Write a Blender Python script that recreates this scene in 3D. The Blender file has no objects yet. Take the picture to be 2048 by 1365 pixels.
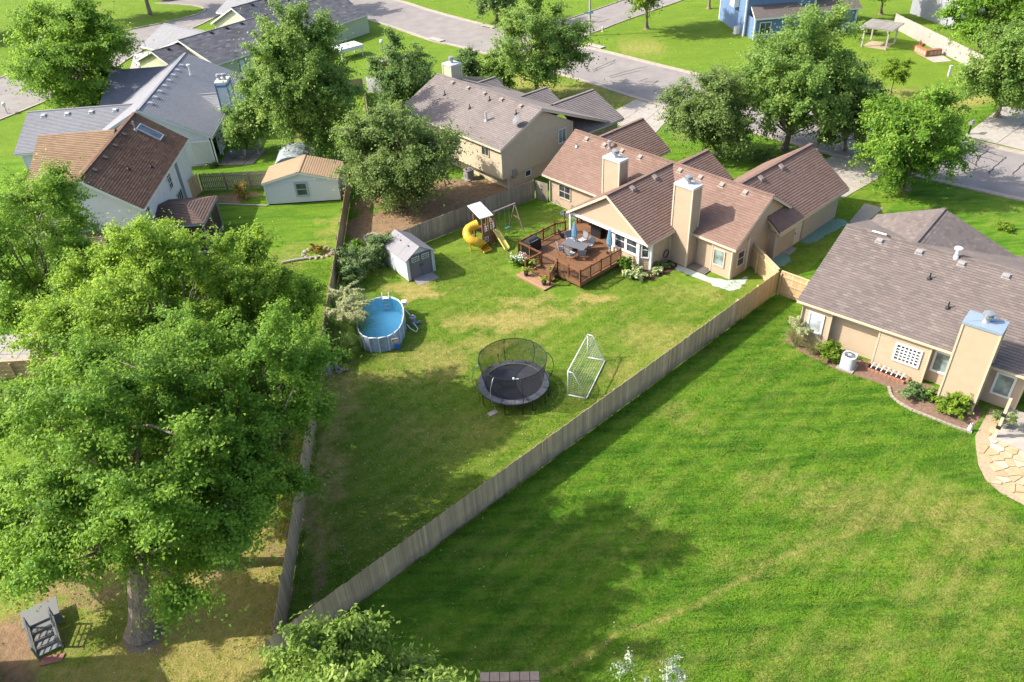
import bpy, bmesh, math, random
import numpy as np
from mathutils import Vector, Matrix

SC = bpy.context.scene
COL = SC.collection
R = math.radians
rnd = random.Random(7)

# ---------------------------------------------------------------- camera
cam_d = bpy.data.cameras.new("camera")
cam = bpy.data.objects.new("camera", cam_d)
COL.objects.link(cam)
_p, _r = R(35.956), R(-3.268)
_F = Vector((0, math.cos(_p), -math.sin(_p)))
_R0 = Vector((1, 0, 0)); _U0 = _R0.cross(_F)
_R = _R0 * math.cos(_r) + _U0 * math.sin(_r)
_U = -_R0 * math.sin(_r) + _U0 * math.cos(_r)
M = Matrix((( _R.x, _U.x, -_F.x, 0), (_R.y, _U.y, -_F.y, 0), (_R.z, _U.z, -_F.z, 30.0), (0, 0, 0, 1)))
cam.matrix_world = M
cam_d.sensor_width = 36.0
cam_d.lens = 1578.1 / 2048 * 36.0
cam_d.clip_end = 3000
SC.camera = cam

# ---------------------------------------------------------------- sky, sun, exposure
SUN_EL, SUN_AZ = R(39.5), R(-87.0)      # azimuth measured clockwise from +Y: the sun stands to the left of the camera
w = bpy.data.worlds.new("World"); SC.world = w; w.use_nodes = True
wt = w.node_tree
sky = wt.nodes.new("ShaderNodeTexSky"); sky.sky_type = 'NISHITA'; sky.sun_disc = False
sky.sun_elevation = SUN_EL; sky.sun_rotation = SUN_AZ
sky.air_density = 0.9; sky.dust_density = 3.0; sky.ozone_density = 1.0
wt.links.new(sky.outputs[0], wt.nodes["Background"].inputs[0])
wt.nodes["Background"].inputs[1].default_value = 0.15
sd = bpy.data.lights.new("sun", 'SUN'); sd.energy = 3.5; sd.angle = R(0.53); sd.color = (1.0, 0.95, 0.86)
sun = bpy.data.objects.new("sun", sd); COL.objects.link(sun)
to_sun = Vector((math.sin(SUN_AZ) * math.cos(SUN_EL), math.cos(SUN_AZ) * math.cos(SUN_EL), math.sin(SUN_EL)))
sun.rotation_euler = (-to_sun).to_track_quat('-Z', 'Y').to_euler()
sun.location = (-40, 10, 60)
SC.view_settings.view_transform = 'Standard'; SC.view_settings.look = 'None'
SC.view_settings.gamma = 1.0; SC.view_settings.use_curve_mapping = False
SC.view_settings.exposure = 1.28
SC.cycles.max_bounces = 6; SC.cycles.transparent_max_bounces = 12
SC.cycles.use_denoising = True

# ---------------------------------------------------------------- helpers
def tag(o, label=None, cat=None, group=None, kind=None):
    if label: o["label"] = label
    if cat: o["category"] = cat
    if group: o["group"] = group
    if kind: o["kind"] = kind
    return o

def thing(name, label, cat, loc=(0, 0, 0), rotz=0.0, group=None):
    o = bpy.data.objects.new(name, None); COL.objects.link(o)
    o.empty_display_size = 0.3
    o.location = loc if len(loc) == 3 else (loc[0], loc[1], 0); o.rotation_euler = (0, 0, R(rotz))
    return tag(o, label, cat, group)

class MB:
    def __init__(s): s.v = []; s.f = []; s.uv = []
    def quad(s, *p, uv=None):
        i = len(s.v); s.v.extend([tuple(q) for q in p]); s.f.append(tuple(range(i, i + len(p))))
        s.uv.extend(uv if uv else [(q[0], q[1]) for q in p])
    def box(s, x0, x1, y0, y1, z0, z1):
        P = [(x0,y0,z0),(x1,y0,z0),(x1,y1,z0),(x0,y1,z0),(x0,y0,z1),(x1,y0,z1),(x1,y1,z1),(x0,y1,z1)]
        for q in ((3,2,1,0),(4,5,6,7),(0,1,5,4),(1,2,6,5),(2,3,7,6),(3,0,4,7)): s.quad(*[P[k] for k in q])
        return s
    def bar(s, a, b, w, h=None, up=(0, 0, 1)):
        """box of section w (sideways) by h (up) from a to b"""
        h = h or w; a = Vector(a); b = Vector(b); d = (b - a).normalized(); u = Vector(up)
        if abs(d.dot(u)) > .99: u = Vector((1, 0, 0))
        x = d.cross(u).normalized(); u = x.cross(d)
        P = []
        for c in (a, b):
            for sx, sz in ((-1,-1),(1,-1),(1,1),(-1,1)): P.append(c + x * (sx * w / 2) + u * (sz * h / 2))
        for q in ((0,1,2,3),(7,6,5,4),(0,4,5,1),(1,5,6,2),(2,6,7,3),(3,7,4,0)): s.quad(*[P[k] for k in q])
        return s
    def obox(s, c, size, rot=0.0):
        cx, cy, cz = c; sx, sy, sz = [k / 2 for k in size]; co, si = math.cos(rot), math.sin(rot)
        P = []
        for z in (-sz, sz):
            for x, y in ((-sx,-sy),(sx,-sy),(sx,sy),(-sx,sy)): P.append((cx + x*co - y*si, cy + x*si + y*co, cz + z))
        for q in ((3,2,1,0),(4,5,6,7),(0,1,5,4),(1,2,6,5),(2,3,7,6),(3,0,4,7)): s.quad(*[P[k] for k in q])
        return s
    def tube(s, pts, rad, n=8, cap=True):
        pts = [Vector(p) for p in pts]
        if not hasattr(rad, '__len__'): rad = [rad] * len(pts)
        rings = []; up = Vector((0, 0, 1))
        for k, p in enumerate(pts):
            d = (pts[min(k + 1, len(pts) - 1)] - pts[max(k - 1, 0)]).normalized()
            x = d.cross(up)
            if x.length < 1e-3: x = d.cross(Vector((1, 0, 0)))
            x.normalize(); y = x.cross(d)
            i = len(s.v)
            for j in range(n):
                a = 2 * math.pi * j / n
                q = p + (x * math.cos(a) + y * math.sin(a)) * rad[k]
                s.v.append(tuple(q))
            rings.append(i)
        for k in range(len(rings) - 1):
            for j in range(n):
                a, b = rings[k] + j, rings[k] + (j + 1) % n
                c, d2 = rings[k + 1] + (j + 1) % n, rings[k + 1] + j
                s.f.append((a, b, c, d2)); s.uv.extend([(j / n, k), ((j + 1) / n, k), ((j + 1) / n, k + 1), (j / n, k + 1)])
        if cap:
            for rr, fl in ((rings[0], True), (rings[-1], False)):
                idx = list(range(rr, rr + n)); s.f.append(tuple(idx[::-1] if fl else idx)); s.uv.extend([(0, 0)] * n)
        return s
    def lathe(s, prof, n=16, c=(0, 0)):
        rings = []
        for r, z in prof:
            i = len(s.v); rings.append(i)
            for j in range(n):
                a = 2 * math.pi * j / n; s.v.append((c[0] + r * math.cos(a), c[1] + r * math.sin(a), z))
        for k in range(len(rings) - 1):
            for j in range(n):
                s.f.append((rings[k] + j, rings[k] + (j + 1) % n, rings[k + 1] + (j + 1) % n, rings[k + 1] + j)); s.uv.extend([(0, 0)] * 4)
        for rr, fl, pr in ((rings[0], True, prof[0]), (rings[-1], False, prof[-1])):
            if pr[0] > 1e-4:
                idx = list(range(rr, rr + n)); s.f.append(tuple(idx[::-1] if fl else idx)); s.uv.extend([(0, 0)] * n)
        return s
    def poly(s, pts, z=0.0, h=None):
        """flat polygon at z; with h a prism from z to z+h"""
        if h is None: s.quad(*[(p[0], p[1], z) for p in pts]); return s
        s.quad(*[(p[0], p[1], z + h) for p in pts])
        for k in range(len(pts)):
            a, b = pts[k], pts[(k + 1) % len(pts)]
            s.quad((a[0], a[1], z), (b[0], b[1], z), (b[0], b[1], z + h), (a[0], a[1], z + h))
        return s
    def mesh(s, name, mat, smooth=False):
        me = bpy.data.meshes.new(name); me.from_pydata(s.v, [], s.f)
        uvl = me.uv_layers.new(name="UVMap"); uvl.data.foreach_set("uv", np.array(s.uv, dtype=np.float32).ravel())
        if mat: me.materials.append(mat)
        if smooth: me.polygons.foreach_set("use_smooth", [True] * len(me.polygons))
        me.update(); return me
    def build(s, name, mat, parent=None, loc=(0, 0, 0), rotz=0.0, smooth=False):
        return link(name, s.mesh(name, mat, smooth), parent, loc, rotz)

def link(name, me, parent=None, loc=(0, 0, 0), rotz=0.0, scale=None, rot=None):
    o = bpy.data.objects.new(name, me); COL.objects.link(o)
    o.location = loc; o.rotation_euler = rot if rot else (0, 0, rotz)
    if scale: o.scale = scale
    if parent: o.parent = parent
    return o

def copy_tree(o, parent=None):
    c = o.copy(); COL.objects.link(c); c.parent = parent
    for ch in list(o.children): copy_tree(ch, c)
    return c

def struct(o): o["kind"] = "structure"; return o

# ---------------------------------------------------------------- materials
class NT:
    def __init__(s, name):
        s.m = bpy.data.materials.new(name); s.m.use_nodes = True; s.t = s.m.node_tree
        s.b = s.t.nodes["Principled BSDF"]; s.out = s.t.nodes["Material Output"]
    def n(s, typ, **kw):
        nd = s.t.nodes.new(typ)
        for k, v in kw.items(): setattr(nd, k, v)
        return nd
    def l(s, a, b): s.t.links.new(a, b)
    def co(s, kind='Object'): return s.n("ShaderNodeTexCoord").outputs[kind]
    def wpos(s): return s.n("ShaderNodeNewGeometry").outputs['Position']
    def noise(s, vec, scale, detail=3.0, rough=.55, out='Fac', dist=0.0):
        nd = s.n("ShaderNodeTexNoise"); nd.inputs['Scale'].default_value = scale; nd.inputs['Detail'].default_value = detail
        nd.inputs['Roughness'].default_value = rough; nd.inputs['Distortion'].default_value = dist
        if vec is not None: s.l(vec, nd.inputs['Vector'])
        return nd.outputs[out]
    def ramp(s, fac, stops, interp='LINEAR'):
        nd = s.n("ShaderNodeValToRGB"); nd.color_ramp.interpolation = interp
        el = nd.color_ramp.elements
        while len(el) < len(stops): el.new(0.5)
        for e, (p, c) in zip(el, stops): e.position = p; e.color = (*c, 1) if len(c) == 3 else c
        s.l(fac, nd.inputs[0]); return nd.outputs[0]
    def mix(s, fac, a, b, blend='MIX'):
        nd = s.n("ShaderNodeMix", data_type='RGBA', blend_type=blend)
        for sock, v in ((nd.inputs[0], fac), (nd.inputs[6], a), (nd.inputs[7], b)):
            if hasattr(v, 'is_output'): s.l(v, sock)
            elif isinstance(v, (int, float)): sock.default_value = v
            else: sock.default_value = (*v, 1)
        return nd.outputs[2]
    def math(s, op, a, b=None, clamp=False):
        nd = s.n("ShaderNodeMath", operation=op); nd.use_clamp = clamp
        for k, v in enumerate((a, b)):
            if v is None: continue
            if hasattr(v, 'is_output'): s.l(v, nd.inputs[k])
            else: nd.inputs[k].default_value = v
        return nd.outputs[0]
    def mapr(s, v, a, b, c=0.0, d=1.0):
        nd = s.n("ShaderNodeMapRange"); s.l(v, nd.inputs[0])
        for k, x in zip((1, 2, 3, 4), (a, b, c, d)): nd.inputs[k].default_value = x
        return nd.outputs[0]
    def scalev(s, vec, sc):
        nd = s.n("ShaderNodeMapping"); nd.inputs['Scale'].default_value = sc; s.l(vec, nd.inputs[0]); return nd.outputs[0]
    def bump(s, h, strength=.3, dist=.02):
        nd = s.n("ShaderNodeBump"); nd.inputs['Strength'].default_value = strength; nd.inputs['Distance'].default_value = dist
        s.l(h, nd.inputs['Height']); s.l(nd.outputs[0], s.b.inputs['Normal'])
    def col(s, c):
        if hasattr(c, 'is_output'): s.l(c, s.b.inputs['Base Color'])
        else: s.b.inputs['Base Color'].default_value = (*c, 1)
    def rough(s, v, spec=None):
        s.b.inputs['Roughness'].default_value = v
        if spec is not None: s.b.inputs['Specular IOR Level'].default_value = spec

def vary(c, k): return tuple(min(1, max(0, x * k)) for x in c)

def m_plain(name, c, rough=.7, var=.12, scale=6.0, bump=0.0, metal=0.0, spec=.3):
    c = vary(c, .86); t = NT(name); v = t.noise(t.co(), scale, 4); v2 = t.noise(t.wpos(), .35, 2)
    c1 = t.mix(t.mapr(v, .3, .7), vary(c, 1 - var), vary(c, 1 + var))
    t.col(t.mix(t.mapr(v2, .35, .65, 0, .35), c1, vary(c, 1 - 1.3 * var))); t.rough(rough, spec); t.b.inputs['Metallic'].default_value = metal
    if bump: t.bump(t.noise(t.co(), scale * 6, 3), bump, .01)
    return t.m

def m_shingle(name, ca, cb, cc, mott=.5, stain=.25, sc_=1.0, stainc=(.08, .07, .06)):
    ca, cb, cc = vary(ca, .86), vary(cb, .86), vary(cc, .86); t = NT(name); uv = t.co('UV')
    br = t.n("ShaderNodeTexBrick"); br.offset = .5
    t.l(uv, br.inputs['Vector'])
    br.inputs['Scale'].default_value = 1; br.inputs['Brick Width'].default_value = .36 * sc_; br.inputs['Row Height'].default_value = .20 * sc_
    br.inputs['Mortar Size'].default_value = .006; br.inputs['Mortar Smooth'].default_value = .4; br.inputs['Bias'].default_value = 0
    br.inputs['Color1'].default_value = (0, 0, 0, 1); br.inputs['Color2'].default_value = (1, 1, 1, 1); br.inputs['Mortar'].default_value = (.3, .3, .3, 1)
    base = t.ramp(br.outputs['Color'], [(0, ca), (.55, cb), (.8, cb), (1, cc)])
    base = t.mix(mott, cb, base)
    gran = t.noise(t.wpos(), 26, 2); base = t.mix(t.mapr(gran, .35, .65, 0, .22), base, vary(cb, .55))
    big = t.noise(t.scalev(uv, (.5, .14, 1)), 1.1, 4, .6); base = t.mix(t.mapr(big, .48, .75, 0, stain), base, stainc)
    big2 = t.noise(t.wpos(), .25, 3); base = t.mix(t.mapr(big2, .35, .7, 0, .25), base, vary(cc, 1.05))
    mort = t.math('MULTIPLY', br.outputs['Fac'], .6); base = t.mix(mort, base, vary(ca, .35))
    t.col(base); t.rough(.92, .15)
    t.bump(t.noise(t.wpos(), 40, 2), .35, .012)
    return t.m

def m_wood(name, c, c2, rough=.8, grain=(1, 1, 14), var=.35, foot=0.0):
    """boards: grain along local Z unless told otherwise, per-piece tint from the object's random number"""
    c, c2 = vary(c, .86), vary(c2, .86); t = NT(name); oi = t.n("ShaderNodeObjectInfo"); v = t.scalev(t.co(), (grain[0] * 9, grain[1] * 9, grain[2] * .09))
    a = t.noise(v, 3, 4, .6); base = t.mix(t.mapr(a, .3, .7), c, c2)
    base = t.mix(t.mapr(oi.outputs['Random'], .25, 1, 0, var * 1.3), base, vary(c2, .5)); base = t.mix(t.mapr(oi.outputs['Random'], .12, .0, 0, .45), base, vary(c2, 1.35))
    base = t.mix(t.mapr(t.noise(t.wpos(), .8, 4), .45, .75, 0, .4), base, vary(c2, .6))
    if foot:      # rain splash and rot staining that climbs unevenly from the foot of each board
        sx = t.n("ShaderNodeSeparateXYZ"); t.l(t.co(), sx.inputs[0]); wn = t.noise(t.wpos(), 1.7, 4, .6)
        h_ = t.math('ADD', sx.outputs[2], t.math('MULTIPLY', t.math('SUBTRACT', wn, .5), 1.5)); base = t.mix(t.mapr(h_, .75, .15, 0, foot), base, (.15, .135, .115))
    t.col(base); t.rough(rough, .2); t.bump(a, .25, .006)
    return t.m

def m_leaf(name, dark, mid, light, trans=.35):
    t = NT(name); at = t.n("ShaderNodeAttribute"); at.attribute_name = "tint"
    c = t.ramp(at.outputs['Fac'], [(0, dark), (.5, mid), (1, light)])
    t.col(c); t.rough(.55, .25)
    tr = t.n("ShaderNodeBsdfTranslucent"); t.l(t.mix(.5, c, vary(light, 1.25)), tr.inputs[0])
    mx = t.n("ShaderNodeMixShader"); mx.inputs[0].default_value = trans
    t.l(t.b.outputs[0], mx.inputs[1]); t.l(tr.outputs[0], mx.inputs[2]); t.l(mx.outputs[0], t.out.inputs[0])
    return t.m

def m_bark(name, c):
    t = NT(name); v = t.scalev(t.co(), (9, 9, 1.6)); a = t.noise(v, 2.2, 5, .65)
    t.col(t.mix(t.mapr(a, .3, .7), vary(c, .45), vary(c, 1.25))); t.rough(.95, .1); t.bump(a, .8, .05); return t.m

def m_glass(name, c, rough=.08):
    t = NT(name); a = t.noise(t.co(), 1.3, 2); t.col(t.mix(t.mapr(a, .4, .6), vary(c, .6), vary(c, 1.3))); t.rough(rough, .6); return t.m

WHITE = m_plain("white_paint", (.74, .74, .72), .5, .05)
CREAMTRIM = m_plain("cream_trim", (.62, .57, .47), .6, .06)
TANTRIM = m_plain("tan_trim", (.55, .45, .34), .6, .06)
METAL = m_plain("galvanised", (.45, .46, .47), .35, .1, metal=.6)
BLACK = m_plain("black_metal", (.02, .02, .022), .5, .2)
CONC = m_plain("concrete", (.34, .31, .27), .9, .12, 3.0, .2)
CONCL = m_plain("pale_concrete", (.40, .36, .31), .9, .12, 2.0, .2)
GLASS = m_glass("dark_glass", (.05, .06, .07))
GLASSL = m_glass("curtained_glass", (.20, .25, .24), .15)
GLASSW = m_glass("blind_glass", (.42, .47, .47), .3)
DIRTM = m_plain("bare_soil", (.12, .08, .055), 1, .3, 5, .5)
MULCH = m_plain("mulch", (.09, .045, .03), 1, .45, 14, .8)
STONE = m_plain("edging_stone", (.36, .31, .24), .9, .25, 7, .4)
FENCE_OLD = m_wood("weathered_picket", (.30, .245, .18), (.40, .335, .26), .9, var=.5, foot=.5)
FENCE_TAN = m_wood("half_weathered_picket", (.50, .345, .19), (.60, .45, .29), .9, var=.5, foot=.6)
FENCE_NEW = m_wood("new_picket", (.50, .34, .17), (.60, .43, .25), .8, var=.25)
RAILW = m_wood("fence_rail_wood", (.24, .20, .15), (.32, .27, .21), .9, grain=(14, 1, 1))
RAILN = m_wood("new_rail_wood", (.54, .38, .21), (.62, .46, .28), .8, grain=(14, 1, 1))
BARK = m_bark("bark_brown", (.26, .205, .155))
BARKG = m_bark("bark_grey", (.22, .19, .16))

# ---------------------------------------------------------------- ground
DRY=[(-6.0,48.1,1.6,1,1),(-8.2,48.5,1.5,0.7,0.7),(5.5,45.5,1.6,0.8,0.8),(1.4,46.2,1.8,0.7,0.55),(-0.7,43.9,3.4,1.3,0.75),(2.7,44.2,2,0.9,0.6),(-3.1,44.1,1.6,0.9,0.6),(-1.4,41.1,2.2,0.9,0.45),(12.6,46.2,3,1.5,0.2),(9.8,40.5,3,2,0.3),(6.8,37.7,1.5,1,0.35),(-5.2,39.8,2.5,1.5,0.45),(-8.2,38.1,2.5,1,0.4),(-10.5,36.9,1.2,3,0.6),(-10.4,32.1,1,3,0.55),(-10.1,26.7,0.8,3,0.5),(-3.8,32.8,3,2,0.15),(-13.9,23.2,2.5,2,0.6),(-15.1,21.9,2.5,1.5,0.65),(-12.3,23.6,1,2,0.5),(-16.1,19.5,3,1.2,0.5),(-12.4,20.2,2,1.5,0.4),(-13.5,38.6,0.8,4,0.6),(-12.1,30.3,0.6,4,0.5),(16.0,25.8,2.5,1.5,0.55),(19.8,26.1,3,1.6,0.5),(21.5,24.1,2.5,1.5,0.5),(13.9,23.5,2.5,1.2,0.4),(9.8,22.9,2,1,0.3),(18.1,21.0,3,1.5,0.35),(9.0,33.4,1,0.7,0.45),(10.2,32.4,0.8,0.6,0.35),(13.1,27.6,2,1,0.35),(4.9,18.2,2.5,1,0.25),(12.2,18.4,4,1.5,0.3),(18.3,18.3,3,1.5,0.3),(18.7,104.4,3,1.5,0.6),(19.2,99.9,2,1,0.6),(43.3,91.3,3,1.6,0.5),(41.0,83.0,4,1.6,0.7),(48.3,79.3,4,2,0.9),(46.3,82.9,3,1.5,0.5),(36.4,82.1,3,2,0.7),(50.7,94.8,2,1.5,0.5),(8.7,88.5,6,2,0.65),(3.8,91.1,5,2.5,0.75),(13.5,86.0,3,2,0.7),(-9.0,113.6,2,1,0.6),(18.6,74.2,1.5,1.5,0.4),(-61.3,130.0,6,3,0.6),(-70.1,138.0,4,3,0.5),(-15.6,56.0,2,1,0.3),(-17.6,53.8,3,2,0.35),(-14.6,59.3,1,2,0.4),(-21.4,80.3,3,1.5,0.5),(-5.6,63.3,2,1,0.2)]
DIRT=[(-5,60.6,5,2.6,1),(-9.6,58.2,2.6,2.6,1),(0.2,64.3,3,1.6,1),(-12.3,58.5,.9,6,1),(-9,63.5,4,2,1),(-4,65.5,4,2,.9),(-9,56,2,1.5,.8),(-10.4,59.6,2,2.5,0.8),(-6.6,59.2,3.5,2,1),(-3.4,62.5,3,1.6,1),(-12.2,60.8,0.9,3,0.9),(-11.9,56.4,0.8,2,0.7),(-1.6,64.8,2.5,1,1),(-8.1,62.6,3,2,1),(-12.7,54.8,0.8,1.5,0.5),(-10.3,28.1,0.5,4,0.5),(-9.9,22.9,0.5,2,0.6),(-16.9,20.9,1.2,0.8,0.8),(-14.3,24.5,0.9,0.7,0.7),(-22.3,20.6,2.4,2,0.9),(-21.5,24.8,2,1.5,0.5),(-21.0,23.6,2.2,1.2,0.6),(-24.1,65.7,3,0.9,0.9),(-20.1,66.2,2,1,0.6),(-10.7,54.6,1.5,1,0.7),(-11.9,48.8,1,1.5,0.6),(-24.0,75.3,2.5,1.2,0.5),(-14.2,54.6,0.8,0.6,0.7),(-13.9,40.4,0.6,1.5,0.8),(-13.8,42.3,0.5,1,0.7),(-11.7,25.0,0.4,1,0.6),(-11.5,22.2,0.7,0.5,0.8),(-11.1,19.9,0.6,0.5,0.8)]
TRACK = [(-0.1,17.8),(1.9,18.6),(3.6,19.6),(5.9,20.3),(8.9,21.7),(11.8,23.2),(15.4,24.3),(18.9,25.1),(21.7,26.0)]

def vnoise(x, y, s, seed=0):
    """smooth value noise on arrays, 0..1"""
    x = x * s + seed * 17.3; y = y * s - seed * 9.1
    i = np.floor(x); j = np.floor(y); fx = x - i; fy = y - j
    fx = fx * fx * (3 - 2 * fx); fy = fy * fy * (3 - 2 * fy)
    def h(a, b):
        v = np.sin(a * 127.1 + b * 311.7 + seed * 74.7) * 43758.5453; return v - np.floor(v)
    return (h(i, j) * (1 - fx) + h(i + 1, j) * fx) * (1 - fy) + (h(i, j + 1) * (1 - fx) + h(i + 1, j + 1) * fx) * fy

def polydist(x, y, pl):
    d = np.full_like(x, 1e9)
    for (ax, ay), (bx, by) in zip(pl[:-1], pl[1:]):
        L2 = (bx - ax) ** 2 + (by - ay) ** 2
        t = np.clip(((x - ax) * (bx - ax) + (y - ay) * (by - ay)) / L2, 0, 1)
        d = np.minimum(d, np.hypot(x - ax - t * (bx - ax), y - ay - t * (by - ay)))
    return d

def ground_fields(x, y):
    wob = (vnoise(x, y, .9, 1) - .5) * 1.6 + (vnoise(x, y, 2.7, 2) - .5) * .9
    wob2 = (vnoise(x, y, .8, 3) - .5) * 1.6 + (vnoise(x, y, 2.3, 4) - .5) * .9
    X = x + wob; Y = y + wob2
    dry = np.zeros_like(x); dirt = np.zeros_like(x)
    for cx, cy, a, b, s in DRY:
        q = ((X - cx) / a) ** 2 + ((Y - cy) / b) ** 2
        dry = np.maximum(dry, s * np.clip(1.5 - q, 0, 1.1) / 1.1)
    for cx, cy, a, b, s in DIRT:
        q = ((X - cx) / a) ** 2 + ((Y - cy) / b) ** 2
        dirt = np.maximum(dirt, s * np.clip(1.3 - q, 0, 1))
    right = ((y - 19.1) - (x + 10.7) * (45.0 - 19.1) / (18.1 + 10.7)) < 0      # the neighbour's lawn, right of the long fence
    near = right & (y < 60)
    yard = (~right) & (x > -13.3) & (y < 60)
    dry = dry + np.where(near, .30 * vnoise(x, y, .35, 6) ** 2, 0) + np.where(yard, .03 + .17 * vnoise(x, y, .5, 7), 0)
    dry = np.where(yard & (y < 42), dry + .06, dry)
    dry = np.where((x < -11.2) & (y < 27), dry + .28 + .3 * vnoise(x, y, .6, 15), dry)
    dry = np.where(near, dry * .66, dry)
    td = polydist(X * .12 + x * .88, Y * .12 + y * .88, TRACK)
    dry = np.maximum(dry, .58 * np.clip(1.3 - td / .15, 0, 1))
    # mowing passes: light on leaning blades put into colour as faint stripes along the long fence in both yards
    s = (x * .669 - y * .743)
    stripe = .5 + .5 * np.sin(s * 2 * np.pi / 1.15)
    dry = dry + np.where(near, .13, .10) * (stripe - .5) * ((near) | (yard & (y < 46)))
    lush = np.where(near, 1.0 - .45 * (stripe > .5) * vnoise(x, y, .6, 12), np.where(yard, .45 - .2 * stripe, .62))
    lush = np.where(y > 78, .15, lush)
    lush = np.where((x < -13.3) & (y < 34), .25, lush)
    return np.clip(dry, 0, 1), np.clip(dirt, 0, 1), lush

def axis(a, b, fine, lo, hi):
    xs = list(np.arange(a, b + 1e-6, fine))
    st = fine; x = b
    while x < hi: st *= 1.16; x += st; xs.append(x)
    st = fine; x = a
    while x > lo: st *= 1.16; x -= st; xs.insert(0, x)
    return np.array(xs)
gx = axis(-30, 34, .3, -700, 700); gy = axis(14, 64, .3, -120, 1200)
GX, GY = np.meshgrid(gx, gy); nx, ny = len(gx), len(gy)
gd, gi, gl = ground_fields(GX, GY)
verts = np.stack([GX, GY, np.zeros_like(GX)], -1).reshape(-1, 3)
idx = np.arange(nx * ny).reshape(ny, nx)
faces = np.stack([idx[:-1, :-1], idx[:-1, 1:], idx[1:, 1:], idx[1:, :-1]], -1).reshape(-1, 4)
gme = bpy.data.meshes.new("ground"); gme.from_pydata(verts.tolist(), [], faces.tolist())
ca = gme.color_attributes.new("gm", 'FLOAT_COLOR', 'POINT')
ca.data.foreach_set("color", np.stack([gd, gi, gl, np.ones_like(gd)], -1).astype(np.float32).ravel())

def grass_color(t, dry, dirt, lush, pos, fine=1.0):
    n1 = t.noise(pos, .45, 4, .6); n2 = t.noise(pos, 2.6, 5, .65); n3 = t.noise(pos, 13, 4, .7); n4 = t.noise(pos, 1.1, 4, .6, dist=.6)
    lushc = t.mix(t.mapr(n2, .3, .7), (.086, .205, .012), (.140, .275, .018))
    thinc = t.mix(t.mapr(n2, .3, .7), (.130, .212, .018), (.190, .272, .028))
    g = t.mix(lush, thinc, lushc)
    g = t.mix(t.mapr(n4, .42, .72, 0, .55), g, t.mix(lush, (.210, .270, .034), (.165, .245, .024)))
    g = t.mix(t.mapr(n1, .40, .62, .35, 0), g, t.mix(.5, g, (.030, .105, .008)))
    rt = t.n("ShaderNodeMapping"); rt.inputs['Rotation'].default_value = (0, 0, R(-42)); rt.inputs['Scale'].default_value = (.22, 1.5, 1); t.l(pos, rt.inputs[0])
    n5 = t.noise(rt.outputs[0], 1.0, 5, .65, dist=.4); streak = t.math('MULTIPLY', t.mapr(n5, .47, .62, 0, .95), t.mapr(lush, .2, .9, .15, 1.0))
    g = t.mix(streak, g, t.mix(.5, (.040, .125, .008), (.055, .150, .010)))
    g = t.mix(t.mapr(n5, .44, .30, 0, .45), g, t.mix(lush, (.23, .29, .035), (.19, .27, .024)))
    dryc = t.mix(t.mapr(n2, .3, .75), (.26, .245, .045), (.44, .345, .135))
    k = t.math('ADD', t.math('MULTIPLY', dry, 1.1), .12)
    d = t.math('ADD', dry, t.math('MULTIPLY', t.math('SUBTRACT', n2, .5), k))
    d = t.math('ADD', d, t.math('MULTIPLY', t.math('SUBTRACT', n3, .5), t.math('MULTIPLY', k, 1.3)))
    d = t.math('ADD', d, t.math('MULTIPLY', t.math('SUBTRACT', n4, .5), k))
    g = t.mix(t.mapr(d, .05, .85), g, dryc)
    g = t.mix(t.mapr(n3, .38, .60, .5 * fine, 0), g, t.mix(.6, g, (.014, .045, .004)))
    soil = t.mix(t.mapr(n2, .3, .7), (.17, .115, .07), (.34, .22, .125))
    e = t.math('ADD', dirt, t.math('MULTIPLY', t.math('SUBTRACT', n2, .5), t.math('MULTIPLY', dirt, 1.1)))
    return t.mix(t.mapr(e, .3, .75), g, soil), n3, n2

t = NT("lawn"); at = t.n("ShaderNodeAttribute"); at.attribute_name = "gm"
sp = t.n("ShaderNodeSeparateColor"); t.l(at.outputs['Color'], sp.inputs[0])
c, n3, n2 = grass_color(t, sp.outputs[0], sp.outputs[1], sp.outputs[2], t.wpos())
t.col(c); t.rough(.95, .1)
t.bump(t.math('ADD', n3, t.math('MULTIPLY', n2, .8)), .9, .10)
LAWN = t.m
gme.materials.append(LAWN)
ground = struct(link("ground", gme))

# standing blades over the near lawns, too fine to count
def in_poly(x, y, poly):
    r_ = np.zeros(x.shape, bool)
    for k in range(len(poly)):
        (ax, ay), (bx, by) = poly[k], poly[k - 1]
        c_ = ((ay > y) != (by > y)); r_ ^= c_ & (x < (bx - ax) * (y - ay) / (by - ay + 1e-12) + ax)
    return r_
rg = np.random.default_rng(11)
NB = 620000
bx_ = rg.uniform(-24, 27, NB); by_ = 15.2 + 38 * rg.uniform(0, 1, NB) ** 1.25
_hc, _hs = math.cos(R(-49.09)), math.sin(R(-49.09))
ha = (bx_ - 3.84) * _hc + (by_ - 60.91) * _hs; hb = -(bx_ - 3.84) * _hs + (by_ - 60.91) * _hc
_kc, _ks = math.cos(R(-42.2)), math.sin(R(-42.2))
ka = (bx_ - 18.18) * _kc + (by_ - 40.05) * _ks; kb = -(bx_ - 18.18) * _ks + (by_ - 40.05) * _kc
ok = ~((ha > -.1) & (hb > .1)) & ~((ha > 4.7) & (ha < 11.5) & (hb > -10.2)) & ~((ha > 9) & (ha < 18.3) & (hb > -3.3)) & ~((ka > -.2) & (kb > -.2))
ok &= ~(((bx_ + 8.56) / 1.6) ** 2 + ((by_ - 43.34) / 2.5) ** 2 < 1)
ok &= ~in_poly(bx_, by_, [(18.0, 40.6), (17.2, 39.7), (17.9, 38.3), (19.4, 36.4), (21.0, 35.3), (21.65, 34.6), (21.5, 33.7), (21.9, 32.8), (22.8, 31.9), (24.2, 30.7), (23.5, 28.2), (23.35, 27.2), (23.6, 26.3), (24.4, 25.3), (30, 20), (34, 32), (23.5, 42)])
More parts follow.
